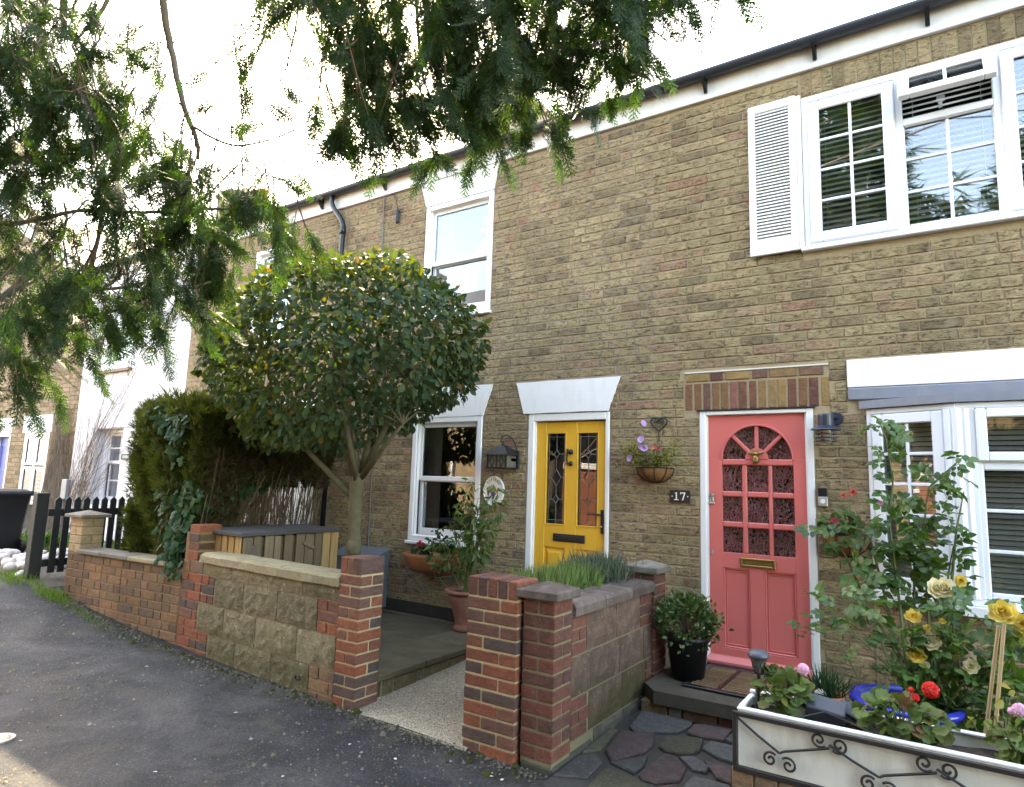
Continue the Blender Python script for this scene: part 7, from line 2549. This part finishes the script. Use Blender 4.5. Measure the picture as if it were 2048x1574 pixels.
for k in range(26):
    x, y = lit.uniform(-5.5, -1.6), lit.uniform(-4.1, -2.25)
    o = props(obj('fallen_leaf', MB().add([(p[0] * .03, p[1] * .03, abs(p[2]) * .03) for p in OVAL[0]], OVAL[1]), PINKSTONE if k % 3 else YELLEAF, None, (x, y, gz(x) + .006)), 'small pale scrap of leaf litter lying on the asphalt lane', 'leaf', 'scraps of leaf litter on the lane')
    o.rotation_euler = (0, 0, lit.uniform(0, 6))
    o.scale = (lit.uniform(.4, 1.1),) * 3

# loose grit and moss along the walls and over the lane
def chips(name, label, n, fx, size, mat, cat, seed):
    r = np.random.default_rng(seed)
    tvv = [(-.5, -.4, 0), (.5, -.5, 0), (.45, .5, 0), (-.4, .45, 0), (-.15, -.1, .45), (.25, .15, .5)]
    tff = [(0, 1, 4), (1, 5, 4), (1, 2, 5), (2, 3, 5), (3, 4, 5), (3, 0, 4)]
    P = []
    while len(P) < n:
        x, y = fx(r)
        P.append((x, y, gz(x) + .001))
    P = np.array(P)
    a = r.uniform(0, 6.28, n)
    R_ = np.zeros((n, 3, 3))
    R_[:, 0, 0] = np.cos(a)
    R_[:, 0, 1] = -np.sin(a)
    R_[:, 1, 0] = np.sin(a)
    R_[:, 1, 1] = np.cos(a)
    R_[:, 2, 2] = 1
    S = size * r.lognormal(0, .5, n)
    return props(cloud(name, tvv, tff, P, R_, S, mat, None, False), label, cat, None, 'stuff')
GRIT = plain('grit_mix', (.10, .082, .06), .9, .6, 40)
GRITP = plain('pale_grit', (.22, .2, .175), .9, .5, 40)
MOSSM = leaf_mat('moss', [(0, (.03, .038, .01)), (1, (.05, .055, .016))], .1, .9, .1)
def patchy(r):
    while True:
        x, y = r.uniform(-8, .2), r.uniform(-4.6, -2.06)
        d = math.sin(x * 1.7 + y * 2.3) + math.sin(x * 3.1 - y * 1.3 + 1) + .8 * math.sin(x * 5.3 + y * 4.1)
        if r.uniform(-2.2, 2.6) < d:
            return x, y
def edge(r):
    x = r.uniform(-8, -1.9)
    return x, -2.10 - abs(r.normal()) * .07 - (.05 if x < -6.5 else 0)
chips('grit', 'brown grit scattered in patches over the asphalt lane', 5200, patchy, .008, GRIT, 'grit', 1)
chips('grit', 'pale stone chips sprinkled over the asphalt lane', 1500, patchy, .006, GRITP, 'grit', 2)
chips('grit', 'dark dirt and crumbs collected along the foot of the lane walls', 2200, edge, .008, GRIT, 'grit', 3)
chips('moss', 'dark moss cushions along the foot of the lane walls', 260, edge, .018, MOSSM, 'moss', 4)

# ------------------------------------------------------------------ the overhanging cypress
TREE = thing('cypress_tree', 'big drooping cypress tree hanging over the lane', 'tree', (-5.9, -4.75, -1.5))
def bough_pt(a, b, d):
    return np.array(EYE) + np.array(CF) * d + np.array(CR) * a + np.array(CU) * b
DL, DR = 3.6, 3.0
tm_ = MB()
tm_.tube([(-6.0, -4.9, -1.6), (-5.95, -4.8, -.6), (-5.88, -4.72, .4), (-5.8, -4.85, 1.6), (-5.6, -5.1, 3.0), (-5.3, -5.3, 5.0), (-5.2, -5.4, 8.0)], [.24, .2, .18, .17, .15, .11, .03], 12)
obj('trunk', tm_, BARK, TREE, smooth=True)
BR_L = [([(-2.01, 2.88), (-1.91, 2.18), (-1.88, 1.91), (-1.83, 1.63), (-1.77, 1.43), (-1.77, 1.32)], 0.0222), ([(-1.77, 1.48), (-1.62, 1.43), (-1.4, 1.47), (-1.23, 1.56)], 0.0072), ([(-2.01, 2.74), (-2.23, 2.18), (-2.34, 2.07), (-2.45, 1.98)], 0.0139), ([(-2.51, 2.74), (-2.55, 2.18), (-2.59, 2.06)], 0.025), ([(-4.09, 0.07), (-3.12, 0.27), (-2.68, 0.46), (-2.54, 0.57), (-2.43, 0.74), (-2.4, 0.96), (-2.38, 1.24)], 0.0208), ([(-4.09, 0.07), (-3.26, 0.38), (-2.84, 0.63), (-2.68, 0.82), (-2.62, 0.99), (-2.65, 1.13)], 0.0153), ([(-3.26, 0.38), (-2.84, 0.55), (-2.65, 0.8), (-2.48, 1.02), (-2.41, 1.12)], 0.0083), ([(-2.68, 0.46), (-2.31, 0.63), (-2.29, 0.82), (-2.33, 1.05)], 0.0111), ([(-2.54, 0.57), (-2.09, 0.63), (-2.11, 0.85), (-2.13, 0.99)], 0.0097), ([(-2.54, 0.52), (-2.37, 0.57), (-2.25, 0.88), (-2.21, 1.03)], 0.0083), ([(-2.84, 0.63), (-2.76, 0.8), (-2.72, 0.96), (-2.73, 1.07)], 0.0069), ([(-2.79, 0.55), (-2.58, 0.74), (-2.59, 0.88)], 0.0069), ([(-4.09, 0.07), (-3.12, 0.19), (-2.68, 0.38), (-2.29, 0.44), (-1.93, 0.55), (-1.7, 0.63)], 0.0139), ([(-3.67, 1.35), (-2.98, 1.27), (-2.62, 1.35), (-2.29, 1.43), (-2.12, 1.35)], 0.0167), ([(-3.67, 1.02), (-2.84, 0.94), (-2.43, 1.02), (-2.01, 1.02), (-1.59, 1.05), (-1.29, 0.96)], 0.0139), ([(-2.18, 0.63), (-2.15, 0.88), (-2.16, 0.96)], 0.0056), ([(-2.01, 0.63), (-1.91, 0.74), (-1.9, 0.85)], 0.0056)]
BR_R = [([(-0.98, 2.4), (-1.0, 1.82), (-1.04, 1.65), (-1.08, 1.55), (-1.14, 1.47), (-1.19, 1.44)], 0.0051), ([(-1.04, 1.64), (-1.06, 1.29)], 0.0028), ([(-0.75, 2.4), (-0.7, 1.82), (-0.67, 1.59), (-0.65, 1.24)], 0.0093), ([(-0.47, 2.4), (-0.45, 1.82), (-0.43, 1.54), (-0.38, 1.4)], 0.0093), ([(-0.93, 2.4), (-0.91, 1.82), (-0.89, 1.47), (-0.89, 1.36)], 0.0046), ([(-0.29, 2.4), (-0.22, 1.77), (-0.08, 1.5), (0.04, 1.36)], 0.0116), ([(-0.29, 2.4), (0.13, 1.82), (0.41, 1.61)], 0.0093), ([(0.18, 2.4), (0.52, 1.87), (0.75, 1.68)], 0.0069)]
tr_ = np.random.default_rng(44)
def smooth_line(pts, k=4):
    out = []
    n = len(pts)
    for i in range(n - 1):
        p0, p1, p2, p3 = pts[max(i - 1, 0)], pts[i], pts[i + 1], pts[min(i + 2, n - 1)]
        for t in np.linspace(0, 1, k, endpoint=False):
            out.append(.5 * ((2 * p1) + (p2 - p0) * t + (2 * p0 - 5 * p1 + 4 * p2 - p3) * t * t + (3 * p1 - p0 - 3 * p2 + p3) * t ** 3))
    out.append(pts[-1])
    return out
for grp, D0 in ((BR_L, DL), (BR_R, DR)):
    for pl_, r in grp:
        off = tr_.uniform(-.12, .12)
        pts = [bough_pt(a, b, D0 + off * (i > 0) + .03 * i) for i, (a, b) in enumerate(pl_)]
        pts = smooth_line(pts, 5)
        pts = [p + tr_.normal(size=3) * r * .12 for p in pts]
        nn = len(pts)
        m = MB().tube(pts, [r * (1.1 - .65 * i / (nn - 1)) for i in range(nn)], 7)
        for i in range(4, nn - 1, 3):                       # bare side twigs
            dvec = tr_.normal(size=3)
            q = pts[i] + nrm(dvec) * tr_.uniform(.06, .22)
            m.tube([pts[i], (pts[i] + q) / 2 + tr_.normal(size=3) * .01, q], [r * .3, r * .22, r * .1], 4)
        obj('branch', m, BARK, TREE, smooth=True)
# overhead boughs that carry the hanging sprays
for a in ((-2.9, 2.9), (-1.9, 2.9), (-.8, 2.5), (.2, 2.45), (.9, 2.3)):
    s = np.array([-5.6, -5.1, 3.0])
    e = bough_pt(a[0], a[1], 3.3)
    m = s * .5 + e * .5 + np.array([0, 0, .5])
    obj('bough', MB().tube(smooth_line([s, m, e, e + (e - m) * .25], 5), [.07 * (1 - .8 * i / 15) for i in range(16)], 7), BARK, TREE, smooth=True)

PL_L = [(1.0, [(-2.84, 2.02), (-2.68, 2.13), (-2.48, 2.07), (-2.29, 1.77), (-2.15, 1.63), (-2.09, 1.35), (-2.23, 1.27), (-2.43, 1.27), (-2.54, 1.07), (-2.59, 0.85), (-2.73, 0.74), (-3.01, 0.74), (-3.06, 2.02)]), (0.35, [(-3.06, 2.35), (-2.48, 2.3), (-2.51, 2.05), (-2.73, 1.93), (-3.01, 2.02)]), (0.5, [(-2.29, 1.77), (-2.09, 1.85), (-2.01, 1.46), (-2.06, 1.27), (-2.2, 1.35)]), (0.4, [(-2.26, 2.13), (-1.93, 2.02), (-2.01, 1.74), (-2.18, 1.85)]), (0.3, [(-2.09, 1.74), (-1.93, 1.74), (-1.82, 1.49), (-1.87, 1.02), (-2.01, 1.02), (-2.06, 1.27)]), (1.0, [(-2.2, 1.02), (-2.06, 1.19), (-1.87, 1.21), (-1.65, 1.27), (-1.4, 1.16), (-1.23, 1.05), (-1.15, 0.91), (-1.29, 0.88), (-1.4, 0.82), (-1.59, 0.8), (-1.65, 0.74), (-1.79, 0.74), (-1.93, 0.63), (-2.01, 0.77), (-2.15, 0.77)]), (0.35, [(-1.62, 1.49), (-1.29, 1.55), (-1.32, 1.32), (-1.34, 1.27), (-1.45, 1.32), (-1.59, 1.32)]), (1.0, [(-3.06, 0.6), (-2.68, 0.66), (-2.43, 0.63), (-2.12, 0.69), (-1.93, 0.77), (-1.68, 0.71), (-1.65, 0.6), (-1.76, 0.49), (-1.93, 0.41), (-2.04, 0.35), (-2.15, 0.38), (-2.34, 0.35), (-2.51, 0.24), (-2.62, 0.02), (-3.06, -0.04)]), (0.25, [(-1.51, 1.71), (-1.29, 2.02), (-1.12, 1.88), (-1.18, 1.63), (-1.34, 1.55), (-1.45, 1.35)]), (0.5, [(-1.84, 2.35), (-1.23, 2.35), (-1.34, 2.13), (-1.54, 2.1), (-1.62, 2.16)])]
PL_R = [(1.0, [(-0.93, 2.01), (0.82, 2.01), (0.68, 1.68), (0.5, 1.5), (0.27, 1.45), (0.2, 1.29), (0.13, 1.31), (-0.06, 1.27), (-0.15, 1.17), (-0.31, 1.15), (-0.38, 1.1), (-0.47, 1.17), (-0.61, 1.1), (-0.75, 1.06), (-0.8, 1.15), (-0.89, 1.31), (-0.86, 1.47)]), (0.3, [(0.71, 1.96), (1.05, 1.96), (0.96, 1.8), (0.85, 1.7), (0.71, 1.64)])]
def area(poly):
    return abs(sum(poly[i][0] * poly[(i + 1) % len(poly)][1] - poly[(i + 1) % len(poly)][0] * poly[i][1] for i in range(len(poly)))) / 2
SP_P, SP_T, SP_N, SP_S = [], [], [], []
twm = MB()
trr = random.Random(77)
for grp, D0, dens, lean in ((PL_L, DL, 215, .2), (PL_R, DR, 290, .1)):
    for w, poly in grp:
        n = max(3, int(area(poly) * dens * w))
        for (a, b) in sample_poly(poly, n, trr):
            dd = D0 + trr.uniform(-.55, .45)
            base = bough_pt(a, b, D0) + np.array(CF) * (dd - D0)
            L = trr.uniform(.14, .30) if D0 > 3.2 else trr.uniform(.10, .24)
            base = base + np.array([0, 0, .5 * L])
            ddir = nrm(np.array([lean + trr.gauss(0, .45), trr.gauss(0, .45), -.62 + trr.gauss(0, .28)]))
            pts = []
            for i in range(6):
                s = i / 5
                pts.append(base + ddir * L * s + np.array([0, 0, -.16 * L * s * s]))
            twm.tube([base - ddir * trr.uniform(.04, .16) + np.array([0, 0, .05]), *pts], [.0042] + [.0036 - .0005 * i for i in range(6)], 4)
            k = 0
            for s in np.arange(.08, 1.0, .12):
                p = base + ddir * L * s + np.array([0, 0, -.16 * L * s * s])
                side = nrm(np.cross(ddir, tr_.normal(size=3)))
                t = nrm(ddir * .9 + side * .6 + np.array([0, 0, -.3]))
                SP_P.append(p)
                SP_T.append(t)
                SP_N.append(nrm(np.cross(t, np.cross(side, ddir)) + tr_.normal(size=3) * .35))
                SP_S.append(trr.uniform(.10, .20) * (1.1 - .35 * s))
                k += 1
            SP_P.append(pts[-1])
            SP_T.append(nrm(ddir + np.array([0, 0, -.35])))
            SP_N.append(tr_.normal(size=3))
            SP_S.append(trr.uniform(.12, .2))
obj('twigs', twm, TWIG, TREE, kind='stuff')
cloud('foliage', *SPRAY, SP_P, frames(np.array(SP_T), np.array(SP_N)), np.array(SP_S), CYPRESS, TREE, False, kind='stuff')
print('SPRAYS', len(SP_P), 'tris', len(SP_P) * len(SPRAY[1]) * 2)

# unseen rest of the crown, added behind the viewer to darken the lane
r = np.random.default_rng(91)
P, T = [], []
bb_ = MB()
for k in range(26):
    a = r.uniform(-.9, .35)
    z0 = r.uniform(2.6, 6.5)
    s = np.array([-5.5, -5.2, z0])
    dv = np.array([math.cos(a), math.sin(a), r.uniform(-.05, .25)])
    L = r.uniform(4.2, 7.2) * (1 - (z0 - 2.6) * .10)
    e = s + dv * L
    bb_.tube([s, (s + e) / 2 + np.array([0, 0, .3]), e], [.05, .03, .008], 6)
    for _ in range(130):
        t = r.uniform(.2, 1.03)
        p = s + dv * L * t + np.array([0, 0, .3 * 4 * t * (1 - t)]) + r.normal(size=3) * np.array([.32, .32, .2])
        if p[1] > -5.0 and p[2] < 3.6:
            continue
        if p[1] > -4.4:
            continue
        P.append(p)
        T.append(dv * .6 + np.array([0, 0, -.55]) + r.normal(size=3) * .4)
obj('limb', bb_, BARK, TREE, smooth=True)
P, T = np.array(P), np.array(T)
cloud('added_upper_foliage', *BRUSH, P, frames(T, r.normal(size=P.shape)), r.uniform(.3, .55, len(P)), CYPRESS, TREE, False, kind='stuff')
oh = thing('hedge', 'tall dark unseen hedge added along the far side of the lane to block low sky', 'hedge', (1, -8.4, -1.6))  # added out of view: blocks low sky, mirrors dark in the lower windows
P = np.array([(r.uniform(-5.0, 9), -8.1 + r.normal() * .07, r.uniform(-1.6, .9)) for _ in range(5200)] + [(r.uniform(-5.0, 9), r.uniform(-9, -8.1), .9 + r.normal() * .05) for _ in range(1500)])
cloud('foliage', *BRUSH, P, frames(np.array([0, .5, .5]) + r.normal(size=P.shape) * .5, r.normal(size=P.shape)), r.uniform(.2, .34, len(P)), IVYLEAF, oh, False, kind='stuff')
obj('inner_shade', MB().box(-4.9, 9, -8.95, -8.2, -1.62, .84), plain('far_hedge_inside', (.03, .03, .015), 1), oh)

# conifers across the lane, mirrored in the upper windows
def conifer(label, x, y, h, r, n, seed):
    t = thing('conifer_tree', label, 'tree', (x, y, -1.5), 'conifers across the lane')
    rr = np.random.default_rng(seed)
    obj('trunk', MB().tube([(x, y, -1.6), (x, y, h * .5), (x + .2, y, h)], [.22, .15, .03], 9), BARK, t, smooth=True)
    P, T = [], []
    b_ = MB()
    for k in range(70):
        z = rr.uniform(1.2, h)
        a = rr.uniform(0, 6.28)
        L = r * (1 - (z - 1.2) / (h - 1.0)) ** .7 * rr.uniform(.6, 1.1)
        d_ = np.array([math.cos(a), math.sin(a), .15])
        e = np.array([x, y, z]) + d_ * L
        b_.tube([(x, y, z), e], [.03, .008], 5)
        for _ in range(n // 70):
            s = rr.uniform(.25, 1.05)
            P.append(np.array([x, y, z]) + d_ * L * s + rr.normal(size=3) * .16)
            T.append(d_ * .7 + np.array([0, 0, -.5]) + rr.normal(size=3) * .4)
    obj('limbs', b_, BARK, t)
    P, T = np.array(P), np.array(T)
    cloud('crown', *BRUSH, P, frames(T, rr.normal(size=P.shape)), rr.uniform(.25, .5, len(P)), CYPRESS, t, False, kind='stuff')
conifer('tall conifer across the lane mirrored in the upper window', -1.25, -9.6, 9.3, 1.7, 2600, 1)
conifer('spreading conifer further along across the lane', 1.9, -9.8, 6.9, 2.2, 2600, 2)
conifer('conifer beside the opposite brick garden wall', -4.2, -11.5, 5.5, 1.7, 1800, 3)
